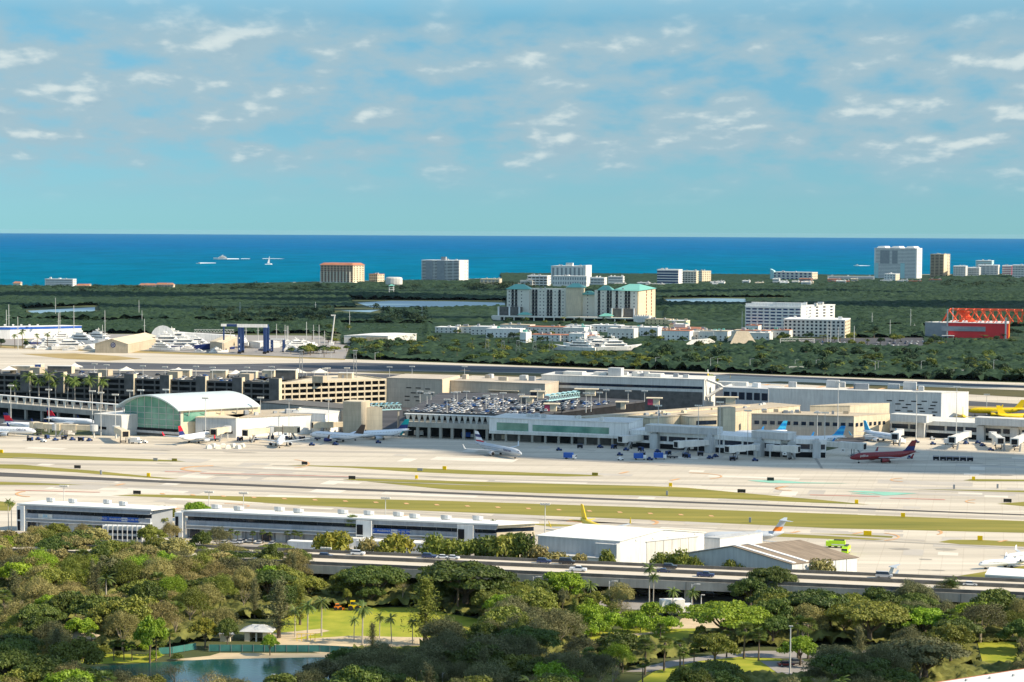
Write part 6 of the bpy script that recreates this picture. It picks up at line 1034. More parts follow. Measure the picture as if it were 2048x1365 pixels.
p = P(388, 694); T = thing('truss_boom', 'pale horizontal truss boom left of the navy hoist', 'truss', (p.x, p.y, 0)); m_ = MB().m('pole').box(0, 42, 0, .5, 15, 15.4).box(0, 42, 0, .5, 18, 18.4).box(2, 2.6, 0, .5, 0, 15).box(38, 38.6, 0, .5, 0, 15)
for i in range(14): m_.tube((i*3, .2, 15.2), (i*3+1.5, .2, 18.2), .2, n=4).tube((i*3+1.5, .2, 18.2), (i*3+3, .2, 15.2), .2, n=4)
m_.build('truss', T)
for x, yb, yt in [(13, 676, 620), (18, 676, 609), (36, 700, 634), (111, 640, 596), (117, 680, 626), (120, 680, 622), (148, 680, 611), (210, 685, 621), (205, 688, 650), (278, 640, 601), (284, 648, 621), (289, 680, 638), (480, 640, 604), (492, 684, 650), (516, 684, 650), (535, 684, 649), (553, 684, 648), (570, 684, 650), (574, 684, 652), (576, 690, 652), (613, 688, 644), (627, 684, 650), (638, 688, 650), (649, 688, 662), (699, 660, 621), (844, 644, 614), (631, 622, 604), (1484, 664, 623), (1744, 650, 626), (1821, 656, 618), (1829, 660, 648), (1780, 672, 640), (1708, 690, 652), (1655, 690, 645), (1661, 690, 640), (1676, 690, 655)]:
    p = P(x, yb); hz = 464.5+(x-1024)*.0054; H = (yb-yt)/((yb-hz)/122); T = thing('mast', 'x', 'mast', (p.x, p.y, 0)); MB().m('pole').tube((0, 0, 0), (0, 0, H), .45, .28, 6).build('pole', T); MB().m('pole').box(-1.6, 1.6, -.15, .15, H*.66, H*.66+.3).build('crosstree', T)
    ordinal(T, 'thin pale mast standing over the boatyard' if x < 660 else 'thin pale mast standing over the green flats')
p = P(662, 690); T = thing('crane_boom', 'tall leaning white boom beside the lone plain white warehouse', 'crane', (p.x, p.y, 0)); MB().m('offwhite').tube((0, 0, 0), (4, 0, 32), .9, .7, 6).box(0, 5, -.5, .5, 31, 32.4).build('boom', T); MB().m('white').box(-2, 3, -2, 2, 0, 2.5).build('base', T)
def ship(x, y, s, rot, lab): return yacht(x, y, rot, s, lab, z=-.6)
ship(441, 519.5, 1.5, 3.14, 'white motor yacht with a long wake, largest boat on the open sea'); ship(397, 528, .45, 3.0, 'small speedboat trailing a white wake on the sea'); ship(1713, 532.5, .55, 3.14, 'lone white boat on the sea left of the tallest tower')
p = P(539, 529, -.6); T = thing('sailboat', 'sailboat with a white sail right of the large sea yacht', 'sailboat', (p.x, p.y, -.6)); MB().m('white').loft([[(-9, -2, 2), (-9, 0, -.2), (-9, 2, 2)], [(2, -2.4, 2.2), (2, 0, -.4), (2, 2.4, 2.2)], [(9, -.1, 3), (9, 0, 1), (9, .1, 3)]]).build('hull', T); MB().m('white').loft([[(0, -.15, 4), (-7.5, -.15, 4), (-7.5, .15, 4), (0, .15, 4)], [(0.2, -.1, 29), (-.4, -.1, 29), (-.4, .1, 29), (.2, .1, 29)]]).build('sail', T); MB().m('pole').tube((.3, 0, 2), (.3, 0, 30), .25).build('mast', T)
sheet('wake', 'foam', [[(445, 517.2), (478, 517.4), (478, 518.6), (445, 518.8)], [(482, 517.5), (500, 517.6), (500, 518.2), (482, 518.2)], [(525, 517.3), (560, 517.5), (570, 518), (525, 517.9)], [(398, 525.5), (432, 526), (432, 526.7), (398, 527.3)], [(1716, 531.2), (1740, 531.6), (1740, 532), (1716, 532.2)], [(530, 528.5), (545, 528.5), (545, 529.3), (530, 529.3)]], -.4, 'stuff')
# ---------------- vegetation ----------------
def leaves_np(clumps, n, leaf, seed, zmin=-.35, flat=.0, asp=.6):
    g = np.random.default_rng(seed); V = []
    for c in clumps:
        cx, cy, cz, rx, ry, rz = c; k = max(8, int(n*(rx*ry)/(1.0)))
        z = g.uniform(zmin, 1, k); a = g.uniform(0, 2*np.pi, k); r = np.sqrt(np.maximum(0, 1-z*z)); d = np.stack([r*np.cos(a), r*np.sin(a), z], 1)
        p = np.array([cx, cy, cz])+d*np.array([rx, ry, rz])*g.uniform(.55, 1.22, k)[:, None]
        nn = d+g.normal(0, .6, (k, 3)); nn[:, 2] += flat; nn /= np.linalg.norm(nn, axis=1)[:, None]
        t = np.cross(nn, g.normal(0, 1, (k, 3))); t /= np.linalg.norm(t, axis=1)[:, None]; b = np.cross(nn, t)
        s = leaf*g.uniform(.55, 1.3, k)[:, None]; V.append(np.stack([p-t*s, p-b*s*asp+nn*s*.15, p+t*s, p+b*s*asp+nn*s*.15], 1))
    return np.concatenate(V).reshape(-1, 3)
def npmesh(name, V, mts, F=4):
    me = bpy.data.meshes.new(name); n = len(V)//F; me.vertices.add(len(V)); me.vertices.foreach_set('co', V.astype(np.float32).ravel()); me.loops.add(len(V)); me.loops.foreach_set('vertex_index', np.arange(len(V), dtype=np.int32)); me.polygons.add(n); me.polygons.foreach_set('loop_start', np.arange(0, len(V), F, dtype=np.int32)); me.polygons.foreach_set('loop_total', np.full(n, F, dtype=np.int32))
    for m_ in mts: me.materials.append(m_)
    me.update(); me.validate(); return me
def dome(r, n, R_, H, spread=.72, cr=.34, zlo=.45):
    c = []
    for i in range(n):
        a = i*2.4+r.uniform(-.4, .4); q = math.sqrt((i+.5)/n)*spread; z = zlo+(1-zlo-.12)*math.sqrt(max(0, 1-(q/spread)**2*.95))*r.uniform(.85, 1.05); s = cr*r.uniform(.75, 1.25)
        c.append((R_*q*math.cos(a)*r.uniform(.7, 1.3), R_*q*math.sin(a)*r.uniform(.75, 1.2), H*z*r.uniform(.86, 1.10), R_*s, R_*s, R_*s*r.uniform(.6, .85)))
    return c
def trunk(R_, H, n, r, bark='bark', th=.35, fork=.35):
    b = MB().m(bark); b.path([(0, 0, -.3), (.15, .1, H*fork*.5), (0, .1, H*fork)], [th*1.3, th, th*.85], 7)
    for i in range(n):
        a = i*6.28/n+r.uniform(-.3, .3); q = R_*r.uniform(.35, .6); b.path([(0, .1, H*fork*.92), (q*.5*math.cos(a), q*.5*math.sin(a), H*(fork+.18)), (q*math.cos(a), q*math.sin(a), H*r.uniform(.68, .8))], [th*.6, th*.42, th*.15], 5)
    return b.mesh('trunk')
TK = {}
for i in range(5):
    r = random.Random(100+i); TK.setdefault('leafy', []).append((npmesh('crown', leaves_np(dome(r, 26, 6, 9.5, .85, .25), 110, .34, i), [LEAF['green']]), trunk(6, 9.5, 5, r)))
    TK.setdefault('feathery', []).append((npmesh('crown', leaves_np(dome(r, 24, 6, 8.5, .86, .28, .35), 110, .25, 20+i, asp=.3), [LEAF['brown']]), trunk(6, 8.5, 7, r, 'twig', .3, .25)))
for i in range(4):
    r = random.Random(200+i); c = []
    for k in range(26): a = k*2.4; q = math.sqrt((k+.5)/26)*.88; c.append((9*q*math.cos(a), 9*q*math.sin(a), 10*(.48+.42*math.sqrt(max(0, 1-q*q)))+r.uniform(-.6, .6), r.uniform(1.5, 3), r.uniform(1.5, 3), r.uniform(.5, 1.2)))
    TK.setdefault('spreading', []).append((npmesh('crown', leaves_np(c, 75, .36, 40+i, flat=.5), [LEAF['dark']]), trunk(9, 10, 7, r, 'bark', .6, .3)))
    # casuarina: upward sweeping wisps
    c = []
    for k in range(34):
        a = k*2.4; zb = .15+.8*k/34; q = (1-zb)*.62+.12
        for j in range(4): f = j/3; c.append((5.2*q*f*math.cos(a), 5.2*q*f*math.sin(a), 15*(zb+.10*f), .35+.35*(1-f), .35+.35*(1-f), 1.5))
    TK.setdefault('casuarina', []).append((npmesh('crown', leaves_np(c, 75, .30, 60+i, asp=.3), [LEAF['grey']]), MB().m('bark').path([(0, 0, -.3), (.1, 0, 6), (0, .2, 14.5)], [.35, .25, .05]).mesh('trunk')))
    r2 = random.Random(300+i); b = MB().m('twig'); 
    def br_(p, d, L_, th, lv):
        e = p+d*L_; b.path([p, (p+e)/2+Vector((r2.uniform(-.1, .1), 0, .05))*L_, e], [th, th*.75, th*.5], 4)
        if lv:
            for _ in range(3+lv % 2): br_(e, (d+Vector((r2.uniform(-.7, .7), r2.uniform(-.7, .7), r2.uniform(-.15, .5)))).normalized(), L_*r2.uniform(.55, .75), th*.5, lv-1)
    br_(Vector((0, 0, -.2)), Vector((0, 0, 1)), 2.6, .28, 4)
    TK.setdefault('bare', []).append((npmesh('crown', leaves_np(dome(r2, 12, 3.6, 7.2, .7, .36, .5), 38, .17, 80+i, asp=.3), [LEAF['brown']]), b.mesh('trunk')))
    r = random.Random(400+i); TK.setdefault('shrub', []).append((npmesh('crown', leaves_np(dome(r, 9, 2.6, 2.8, .7, .42, .25), 85, .26, 90+i), [LEAF['green']]), MB().m('bark').path([(0, 0, -.2), (0, 0, 1.2)], [.12, .06], 5).mesh('trunk')))
    TK.setdefault('distant', []).append((npmesh('crown', leaves_np(dome(r, 9, 5.5, 8.5, .7, .42, .4), 13, .85, 110+i), [LEAF['far']]), trunk(5.5, 8.5, 3, r, 'bark', .35)))
def palm(kind, i):
    r = random.Random(500+i); V = []
    H, nf, fl, droop = {'coco': (11, 22, 3.6, .9), 'sabal': (7, 34, 1.7, .5), 'royal': (16, 22, 2.8, .8), 'far': (8, 12, 2.6, .9)}[kind]
    top = Vector((r.uniform(-.5, .5), r.uniform(-.3, .3), H))
    for k in range(nf):
        a = k*2.399; el = r.uniform(-.5, 1.25); d = Vector((math.cos(a)*math.cos(el), math.sin(a)*math.cos(el), math.sin(el))); side = Vector((-math.sin(a), math.cos(a), 0))
        if kind == 'sabal':
            c = top+d*1.0
            for j in range(9): t_ = (j-4)/4*1.15; dd = (d*math.cos(t_)+side*math.sin(t_)); e = c+dd*fl*.9+Vector((0, 0, -.35)); s2 = dd.cross(Vector((0, 0, 1))).normalized()*.13; V += [c, (c+e)/2+s2+Vector((0, 0, .1)), e, (c+e)/2-s2+Vector((0, 0, .1))]
            continue
        n = 9; p0 = top.copy(); dirv = d.copy(); w_ = .5 if kind != 'far' else .6
        for j in range(n):
            p1 = p0+dirv*fl/n; dirv = (dirv+Vector((0, 0, -droop*1.7/n))).normalized(); ww = w_*math.sin(math.pi*min(1, (j+1.2)/(n+1)))*1.3
            for s in (-1, 1): e = side*s*ww+dirv*.25+Vector((0, 0, -.28*ww*1.6)); V += [p0, p1, p1+e, p0+e*.55+dirv*.1]
            p0 = p1
    tb = MB().m('pale_bark' if kind in ('royal', 'coco') else 'bark'); tb.path([(0, 0, -.3), (top.x*.2, 0, H*.3), (top.x*.7, top.y*.6, H*.7), tuple(top)], [.3, .22, .19, .16], 7)
    if kind == 'sabal': tb.ball(tuple(top-Vector((0, 0, .5))), (.45, .45, .8), 7, 4)
    return npmesh('crown', np.array([tuple(v) for v in V]), [LEAF['frond']]), tb.mesh('trunk')
for kd in ('coco', 'sabal', 'royal', 'far'): TK['p_'+kd] = [palm(kd, i+hash(kd) % 7*0) for i in range(3)]
BASE = {'leafy': (12.5, 9.6), 'feathery': (12.5, 8.8), 'spreading': (20, 10.5), 'casuarina': (7.5, 17), 'bare': (7, 8), 'shrub': (5.4, 3), 'distant': (11, 9), 'p_coco': (6, 12), 'p_sabal': (4, 8), 'p_royal': (5, 17), 'p_far': (4.6, 9)}
KN = {'leafy': 'leafy_tree', 'feathery': 'feathery_tree', 'spreading': 'spreading_tree', 'casuarina': 'casuarina_tree', 'bare': 'bare_tree', 'shrub': 'shrub', 'distant': 'tree', 'p_coco': 'coconut_palm', 'p_sabal': 'fan_palm', 'p_royal': 'royal_palm', 'p_far': 'palm_tree'}
ADJ = {'dark': 'dark green', 'green': 'mid green', 'bright': 'bright green', 'brown': 'olive brown', 'grey': 'grey green', 'yellow': 'yellow flowering', 'far': 'deep green', 'frond': 'green'}
tr = random.Random(77)
def zone(x, y):
    if y < 770: return 'beyond the far runway' if y > 690 else 'among the distant pale houses'
    if y < 850: return 'among the terminals'
    if y < hy(x, 5)-3: return 'behind the highway'
    if x < 640: return 'between the office rows and pond' if y < 1330 else 'in front of the pond'
    if x < 1060: return 'between highway and lawn' if y < 1262 else 'in front of the lawn'
    if x < 1480: return 'between highway and park road' if y < 1318 else 'in front of the park road'
    return 'between highway and park road end' if y < 1330 else 'along the bottom near the white roof'
def tree(kind, x, yb, h=None, w_=None, leaf=None, lab=None, z=0, rot=None):
    c, t_ = TK[kind][tr.randrange(len(TK[kind]))]; bw, bh = BASE[kind]; p = P(x, yb, z)
    sz = (h or bh)/bh; sx = (w_ or bw*sz)/bw
    T = thing(KN[kind], 'x', 'palm' if 'p_' in kind else 'shrub' if kind == 'shrub' else 'tree', (p.x, p.y, z), tr.uniform(0, 6.28) if rot is None else rot, None, (sx, sx, sz))
    link('crown', c, T, mt=LEAF[leaf] if leaf else None); link('trunk', t_, T)
    lf_ = leaf or {'leafy': 'green', 'feathery': 'brown', 'spreading': 'dark', 'casuarina': 'grey', 'bare': 'brown', 'shrub': 'green', 'distant': 'far'}.get(kind, 'frond')
    if lab: T['label'] = lab
    else: ordinal(T, f"{ADJ[lf_]} {KN[kind].replace('_', ' ')} {zone(x, yb)}")
    return T
def tree_px(kind, x, ytop, wpx, h, leaf=None, lab=None):
    """a tree of height h whose top shows at ytop and whose crown is wpx wide"""
    hz = 464.5+(x-1024)*.0054; D = (122-h)*4000/(ytop-hz); yb = hz+488000/D; return tree(kind, x, yb, h, wpx*D/4000, leaf, lab)
LM = [('leafy', 320, 1010, 75, 11, 'green'), ('leafy', 393, 1003, 55, 8, 'bright'), ('spreading', 150, 1064, 150, 12, 'dark'), ('leafy', 205, 1082, 90, 10, 'dark'), ('spreading', 470, 1100, 110, 10, 'dark'), ('leafy', 530, 1105, 90, 9, 'green'), ('spreading', 930, 1122, 225, 15, 'dark'), ('spreading', 752, 1130, 150, 12, 'dark'),
  ('leafy', 700, 1140, 80, 9, 'green'), ('casuarina', 558, 1150, 90, 19, 'grey'), ('casuarina', 850, 1142, 110, 22, 'green'), ('casuarina', 600, 1160, 60, 14, 'green'), ('casuarina', 745, 1240, 38, 9, 'grey'), ('casuarina', 1148, 1190, 40, 14, 'dark'), ('leafy', 1128, 1142, 95, 12, 'bright'), ('leafy', 1090, 1160, 70, 9, 'green'), ('spreading', 1545, 1132, 110, 13, 'dark'), ('leafy', 1500, 1158, 80, 10, 'dark'), ('casuarina', 1900, 1150, 110, 12, 'dark'),
  ('spreading', 1455, 1205, 190, 12, 'bright'), ('leafy', 1430, 1265, 90, 10, 'green'), ('leafy', 1190, 1185, 70, 7, 'green'), ('feathery', 1238, 1170, 75, 9, 'brown'), ('bare', 1240, 1195, 60, 8, None), ('bare', 350, 1228, 60, 8, None), ('leafy', 540, 1270, 38, 6, 'bright'), ('leafy', 300, 1235, 70, 13, 'bright'), ('leafy', 270, 1195, 110, 13, 'green'), ('leafy', 110, 1190, 90, 9, 'bright'),
  ('spreading', 1640, 1180, 160, 13, 'dark'), ('spreading', 1740, 1200, 180, 13, 'green'), ('feathery', 1830, 1160, 90, 12, 'grey'), ('leafy', 1850, 1215, 90, 10, 'bright'), ('leafy', 1600, 1275, 80, 8, 'bright'), ('leafy', 1660, 1195, 100, 11, 'bright'), ('spreading', 1700, 1305, 170, 12, 'dark'), ('spreading', 1850, 1275, 190, 12, 'grey'), ('feathery', 1960, 1205, 120, 12, 'grey'), ('leafy', 1990, 1180, 100, 12, 'dark'),
  ('leafy', 1560, 1180, 70, 8, 'yellow'), ('spreading', 1430, 1322, 120, 9, 'dark'), ('feathery', 1400, 1345, 120, 9, 'grey'), ('leafy', 1110, 1320, 110, 10, 'bright'), ('feathery', 960, 1275, 150, 12, 'grey'), ('feathery', 850, 1290, 140, 11, 'grey'), ('feathery', 1060, 1225, 120, 13, 'grey'), ('leafy', 1010, 1215, 110, 12, 'green'), ('feathery', 720, 1300, 120, 10, 'grey'), ('leafy', 640, 1325, 90, 9, 'grey'), ('leafy', 90, 1315, 130, 11, 'dark'), ('leafy', 190, 1340, 120, 9, 'dark'), ('leafy', 10, 1290, 120, 12, 'dark'), ('bare', 350, 1315, 70, 10, None)]
rnd = random.Random(8)
for i in range(19):
    x = -10+i*33+rnd.uniform(-8, 8); yt = (1062 if x < 200 else 1080 if x < 300 else 1074 if x < 350 else 1092)+rnd.uniform(-6, 10)
    if x > 590: continue
    tree_px(rnd.choice(['feathery', 'leafy', 'leafy', 'spreading']), x, yt, rnd.uniform(75, 105), 12.5 if x < 350 else 9, rnd.choice(['brown', 'green', 'dark', 'brown', 'green']))
for i in range(16): x = 5+i*36+rnd.uniform(-8, 8); tree_px('feathery' if i % 3 else 'leafy', x, 1108+rnd.uniform(-8, 10)+max(0, x-350)*.03, rnd.uniform(80, 110), 11, rnd.choice(['brown', 'brown', 'green', 'bright', 'grey']))
for x, yt, w_, k_, lf_ in [(60, 1335, 110, 'leafy', 'dark'), (150, 1345, 100, 'leafy', 'green'), (235, 1343, 90, 'feathery', 'grey'), (300, 1350, 90, 'leafy', 'green'), (370, 1352, 60, 'bare', None), (420, 1335, 60, 'bare', None), (470, 1352, 90, 'feathery', 'grey'), (560, 1346, 90, 'leafy', 'dark'), (610, 1338, 90, 'feathery', 'grey'), (655, 1320, 100, 'feathery', 'grey'), (700, 1296, 90, 'leafy', 'dark'), (760, 1288, 110, 'feathery', 'grey'), (440, 1215, 80, 'feathery', 'brown'), (410, 1235, 60, 'leafy', 'yellow'), (455, 1238, 50, 'leafy', 'dark')]: tree_px(k_, x, yt, w_, 9 if k_ != 'casuarina' else 15, lf_)
for a in [('feathery', 70, 1050, 55, 9, 'brown'), ('leafy', 112, 1046, 60, 9, 'green'), ('feathery', 165, 1049, 50, 9, 'brown'), ('leafy', 405, 1064, 50, 9, 'dark'), ('feathery', 436, 1056, 60, 9, 'grey'), ('leafy', 300, 1052, 60, 9, 'green'), ('feathery', 340, 1046, 50, 9, 'brown'), ('leafy', 1030, 1066, 70, 9, 'dark')]: tree_px(*a)
for a in LM: tree_px(*a)
for x, yb, w_, h_, lf_ in [(668, 1106, 17, 6, 'yellow'), (648, 1104, 10, 5, 'yellow'), (790, 1112, 15, 6, 'yellow'), (735, 1108, 10, 4, 'brown'), (870, 1115, 13, 6, 'green'), (900, 1117, 13, 6, 'green'), (940, 1119, 14, 6, 'green'), (975, 1120, 14, 6.5, 'dark'), (1010, 1120, 14, 8, 'green'), (1045, 1122, 13, 9, 'dark'), (1075, 1126, 12, 6, 'brown'), (1110, 1130, 13, 5, 'brown'), (1160, 1133, 7, 5, 'brown'), (1215, 1135, 7, 6, 'green'), (1325, 1142, 10, 6, 'green'), (1358, 1144, 10, 7, 'green'), (1390, 1146, 8, 5, 'green'), (1460, 1150, 7, 5, 'green'), (1482, 1150, 6, 4.5, 'green'), (1640, 1155, 12, 6, 'brown')]: tree('shrub', x, yb+16, h_+(4 if x < 1040 else 2.4), w_, lf_)
def palm_px(kind, x, yt, yb):
    hz = 464.5+(x-1024)*.0054; tree(kind, x, yb, (yb-yt)/((yb-hz)/122))
for x, yt, yb in [(643, 1198, 1273), (615, 1206, 1280), (725, 1208, 1290), (708, 1236, 1284), (759, 1230, 1278), (783, 1232, 1288), (825, 1240, 1290), (1180, 1165, 1225), (1345, 1178, 1235), (1385, 1180, 1238), (590, 1215, 1275)]: palm_px('p_coco', x, yt, yb)
for x, yt, yb in [(228, 1284, 1322), (248, 1283, 1320), (264, 1287, 1322), (165, 1290, 1325), (185, 1262, 1305), (312, 1276, 1322), (340, 1262, 1314), (1453, 1265, 1316), (1488, 1250, 1318), (1517, 1262, 1322), (1328, 1278, 1342), (1360, 1283, 1336), (1388, 1292, 1336), (1367, 1300, 1347), (1596, 1238, 1318), (1616, 1242, 1318), (1215, 1270, 1330), (1245, 1285, 1345), (1290, 1282, 1350), (1320, 1250, 1290), (1025, 1225, 1290), (1900, 1225, 1290), (1285, 1320, 1372), (1180, 1300, 1360),
   (505, 1064, 1088), (525, 1062, 1088), (540, 1066, 1088), (575, 1064, 1090), (588, 1063, 1090), (601, 1066, 1090), (178, 1052, 1078), (196, 1054, 1078), (310, 1058, 1082), (462, 1060, 1086), (475, 1064, 1088), (855, 1078, 1104), (965, 1052, 1098), (980, 1062, 1098), (1000, 1066, 1100), (705, 1035, 1092), (716, 1038, 1092), (925, 1052, 1098)]: palm_px('p_sabal', x, yt, yb)
for x, yt, yb in [(1298, 1128, 1234), (1306, 1148, 1236), (17, 999, 1060), (23, 1003, 1062), (987, 1040, 1100)]: palm_px('p_royal', x, yt, yb)
for x, yt, yb in [(1362, 775, 812), (1372, 790, 812), (1580, 795, 822), (1596, 797, 822), (60, 748, 815), (78, 756, 815), (98, 746, 815), (112, 760, 815), (135, 752, 815), (150, 758, 816), (180, 756, 816), (204, 758, 818), (30, 765, 815)]: palm_px('p_coco', x, yt, yb)
rnd = random.Random(31)
for i in range(26): x = rnd.uniform(1165, 1345); tree('shrub', x, rnd.uniform(1232, 1276)+(x-1165)*-.03, rnd.uniform(3, 5.5), rnd.uniform(5, 8), 'bright')
for i in range(16): tree('shrub', 20+i*22+rnd.uniform(-8, 8), 1312+rnd.uniform(-14, 10), rnd.uniform(1.5, 3), rnd.uniform(3, 5), rnd.choice(['green', 'dark', 'bright']))
# woods of the park: rows of trees where the photo shows crowns, open where it shows lawn, water and road
EXP = [[(150, 1312), (330, 1296), (430, 1285), (430, 1246), (585, 1238), (600, 1222), (830, 1216), (1000, 1250), (960, 1296), (700, 1310), (700, 1345), (640, 1420), (380, 1450), (180, 1345)], [(1160, 1215), (1345, 1205), (1485, 1225), (1480, 1262), (1340, 1290), (1160, 1290)], [(1240, 1400), (1240, 1345), (1340, 1318), (1500, 1296), (1900, 1290), (1900, 1312), (1640, 1345), (1600, 1352), (1500, 1360), (1400, 1380)], [(1955, 1288), (2030, 1285), (2030, 1330), (1960, 1328)]]
WIN = [(225, 1314, 640, 1348, 60), (470, 1246, 560, 1300, 0), (585, 1230, 835, 1300, 0), (1370, 1310, 1570, 1330, 0), (1255, 1340, 1300, 1365, 0), (1170, 1205, 1340, 1260, 0), (1335, 1200, 1480, 1240, 0), (1955, 1290, 2030, 1320, 0), (0, 985, 190, 1052, 0), (190, 985, 290, 1064, 0), (352, 985, 640, 1086, 0), (640, 985, 2048, 1095, 0), (1400, 1170, 1475, 1210, 0), (1540, 1320, 1600, 1338, 0), (200, 1285, 350, 1322, 0)]
for x in range(640, 1480, 60): WIN.append((x, hy(x, -20), x+60, hy(x, 36), 0))
for x in range(1590, 1890, 50): WIN.append((x, hy(x, -20), x+50, hy(x, 13), 0))
for x in range(1920, 2040, 60): WIN.append((x, hy(x, -20), x+60, hy(x, 40), 0))
WIN.append((640, 1100, 830, 1148, 0))
KZ = lambda x, y: (('brown', 40), ('grey', 8), ('green', 24), ('dark', 16), ('bright', 9)) if x < 530 else (('dark', 40), ('green', 34), ('bright', 8), ('brown', 12)) if x < 1060 and y < 1262 else (('grey', 55), ('dark', 28), ('green', 14)) if x < 1200 else (('green', 34), ('dark', 26), ('grey', 22), ('bright', 16)) if x < 1500 else (('dark', 30), ('green', 30), ('grey', 20), ('bright', 10), ('brown', 14)) if y < 1320 else (('grey', 60), ('dark', 28), ('green', 12))  # lower middle favours grey and dark leaves to stand for its shade
rnd = random.Random(1234); nt_ = 0; D = 440.0
TREES_FG = []
while D < 790:
    X = -D*.27
    while X < D*.27+6:
        x_ = X+rnd.uniform(-3.5, 3.5); y_ = D+rnd.uniform(-4, 4); px_, py_ = scr((x_, y_, 0)); X += rnd.uniform(9, 13)
        h_ = rnd.uniform(7.5, 12.5)*(1.0 if px_ > 200 or py_ > 1200 else 1.1); ks = KZ(px_, py_)
        tot = sum(k_[1] for k_ in ks); q_ = rnd.uniform(0, tot)
        for lf_, wgt in ks:
            q_ -= wgt
            if q_ <= 0: break
        kd = {'brown': 'feathery', 'grey': 'feathery'}.get(lf_) or rnd.choice(['leafy', 'leafy', 'spreading'] if lf_ == 'dark' else ['leafy', 'leafy', 'leafy', 'feathery'])
        if rnd.random() < .12: kd, h_ = 'bare', 9
        elif rnd.random() < .07: kd, lf_, h_ = rnd.choice(['p_sabal', 'p_coco']), 'frond', rnd.uniform(8, 12)
        if rnd.random() < .05: kd, h_, lf_ = 'casuarina', 14, 'grey'
        w_ = rnd.uniform(10, 16.5)*(1.2 if kd == 'spreading' else .55 if kd in ('bare', 'casuarina') else .4 if 'p_' in kd else 1)
        if py_ < hy(px_, 54) or py_ > 1500: continue
        if any(inpoly((px_, py_), e_) for e_ in EXP): continue
        if px_ > 1800 and py_ > 1372: continue
        top = scr((x_, y_, h_))[1]; hw_ = w_/2*4000/y_*.8; bad = False; low = scr((x_, y_, h_*.35))[1]
        for a_, b_2, c_, d_, m_ in WIN:
            if py_ > b_2 and px_-hw_ < c_ and px_+hw_ > a_ and top < d_ and low > b_2: bad = True; break
        if bad:
            h_ *= .55; w_ *= .6; kd = 'leafy' if kd != 'feathery' else kd; lf_ = 'green' if lf_ == 'frond' else lf_; top = scr((x_, y_, h_))[1]; hw_ *= .6
            if any(py_ > b_2 and px_-hw_ < c_ and px_+hw_ > a_ and top < d_ and py_ > b_2 for a_, b_2, c_, d_, m_ in WIN): continue
        tree(kd, px_, py_, h_, w_, lf_ if kd != 'bare' else None); nt_ += 1
    D += 11.5
print('park trees', nt_)
# green belt beyond the runway, trees near the pale houses, marina greenery
def yline(x, L_=FA):
    for (a, b), (c, d) in zip(L_, L_[1:]):
        if a <= x <= c: return b+(d-b)*(x-a)/(c-a)
    return 780
rnd = random.Random(55); nb = 0
for i in range(350):
    x = rnd.uniform(560, 2060); k_ = rnd.random(); yl = yline(x); y = yl-1-k_*(46 if x > 1280 else 36)
    if 1105 < x < 1265 and y < 716 and y > 700-0: y = rnd.uniform(714, 726)
    if 1105 < x < 1265 and y < 712: continue
    if x < 700 and y < 702: continue
    if 1640 < x < 1900 and y < 702: continue
    if 1900 < x < 2060 and y < 690: continue
    if rnd.random() < .34: tree('p_far', x, y, rnd.uniform(6, 9.5), rnd.uniform(5, 7), rnd.choice(['frond', 'green']))
    else: tree('distant', x, y, rnd.uniform(5.5, 9.5)*(1.15 if x > 1300 else .85), rnd.uniform(8, 14), rnd.choice(['far', 'far', 'dark', 'far'] if x > 1300 else ['green', 'dark', 'far', 'dark']))
    nb += 1
for x0, x1, y0, y1, n, lf_ in [(1610, 1900, 679, 698, 22, None), (860, 1480, 668, 692, 50, None), (620, 700, 655, 690, 14, None), (690, 860, 690, 705, 12, None), (1560, 1760, 668, 680, 14, None), (1870, 2048, 668, 690, 14, None), (1490, 1580, 672, 690, 10, None), (0, 60, 690, 696, 4, None), (1010, 1250, 645, 652, 16, None), (190, 230, 700, 702, 3, None), (600, 640, 703, 712, 8, None)]:
    for i in range(n): x = rnd.uniform(x0, x1); tree('distant' if rnd.random() < .7 else 'p_far', x, rnd.uniform(y0, y1), rnd.uniform(5, 9), rnd.uniform(7, 12), rnd.choice(['far', 'dark', 'far', 'green']))
for x, yt in [(45, 660), (75, 668), (95, 665), (30, 668)]: palm_px('p_far', x, yt, 697)
# treetops of the far woods, too many and too far to count
def treetops(name, spots, seed, label, leaf_k='far'):
    V = []
    g = np.random.default_rng(seed)
    for x, y, z0, h_, r_, n in spots:
        cl = [(x+r_*.5*g.normal(), y+r_*.5*g.normal(), z0+h_*g.uniform(.5, .85), r_*g.uniform(.35, .6), r_*g.uniform(.35, .6), h_*g.uniform(.12, .22)) for _ in range(4)]
        for c in cl: V.append(leaves_np([(c[0], c[1], c[2], 1, 1, 1)], n, 1.0, int(g.integers(1e9)), zmin=-.5)*1.0 if False else np.array(c[:3])+(leaves_np([(0, 0, 0, 1, 1, 1)], n, .34, int(g.integers(1e9)), zmin=-.6))*np.array([c[3], c[4], c[5]]))
    o = bpy.data.objects.new(name, npmesh(name, np.concatenate(V), [LEAF[leaf_k]])); C.objects.link(o); return props(o, label, None, None, 'stuff')
sp1, sp2 = [], []
for i in range(230):
    x = rnd.choice([rnd.uniform(-20, 640), rnd.uniform(150, 640), rnd.uniform(480, 900), rnd.uniform(1060, 1740), rnd.uniform(930, 1010), rnd.uniform(1000, 1060), rnd.uniform(1880, 2060)])
    p = P(x, 584-(x/2048)*14+rnd.uniform(-2, 8)); h_ = rnd.uniform(7, 17 if x < 1060 or x > 1880 else 8.5); sp1.append((p.x, p.y, 0, h_, rnd.uniform(8, 15), 26))
for i in range(70): p = P(rnd.uniform(400, 660) if i % 3 else rnd.uniform(745, 850), rnd.uniform(628, 652)); sp1.append((p.x, p.y, 0, rnd.uniform(10, 17), rnd.uniform(6, 10), 34))
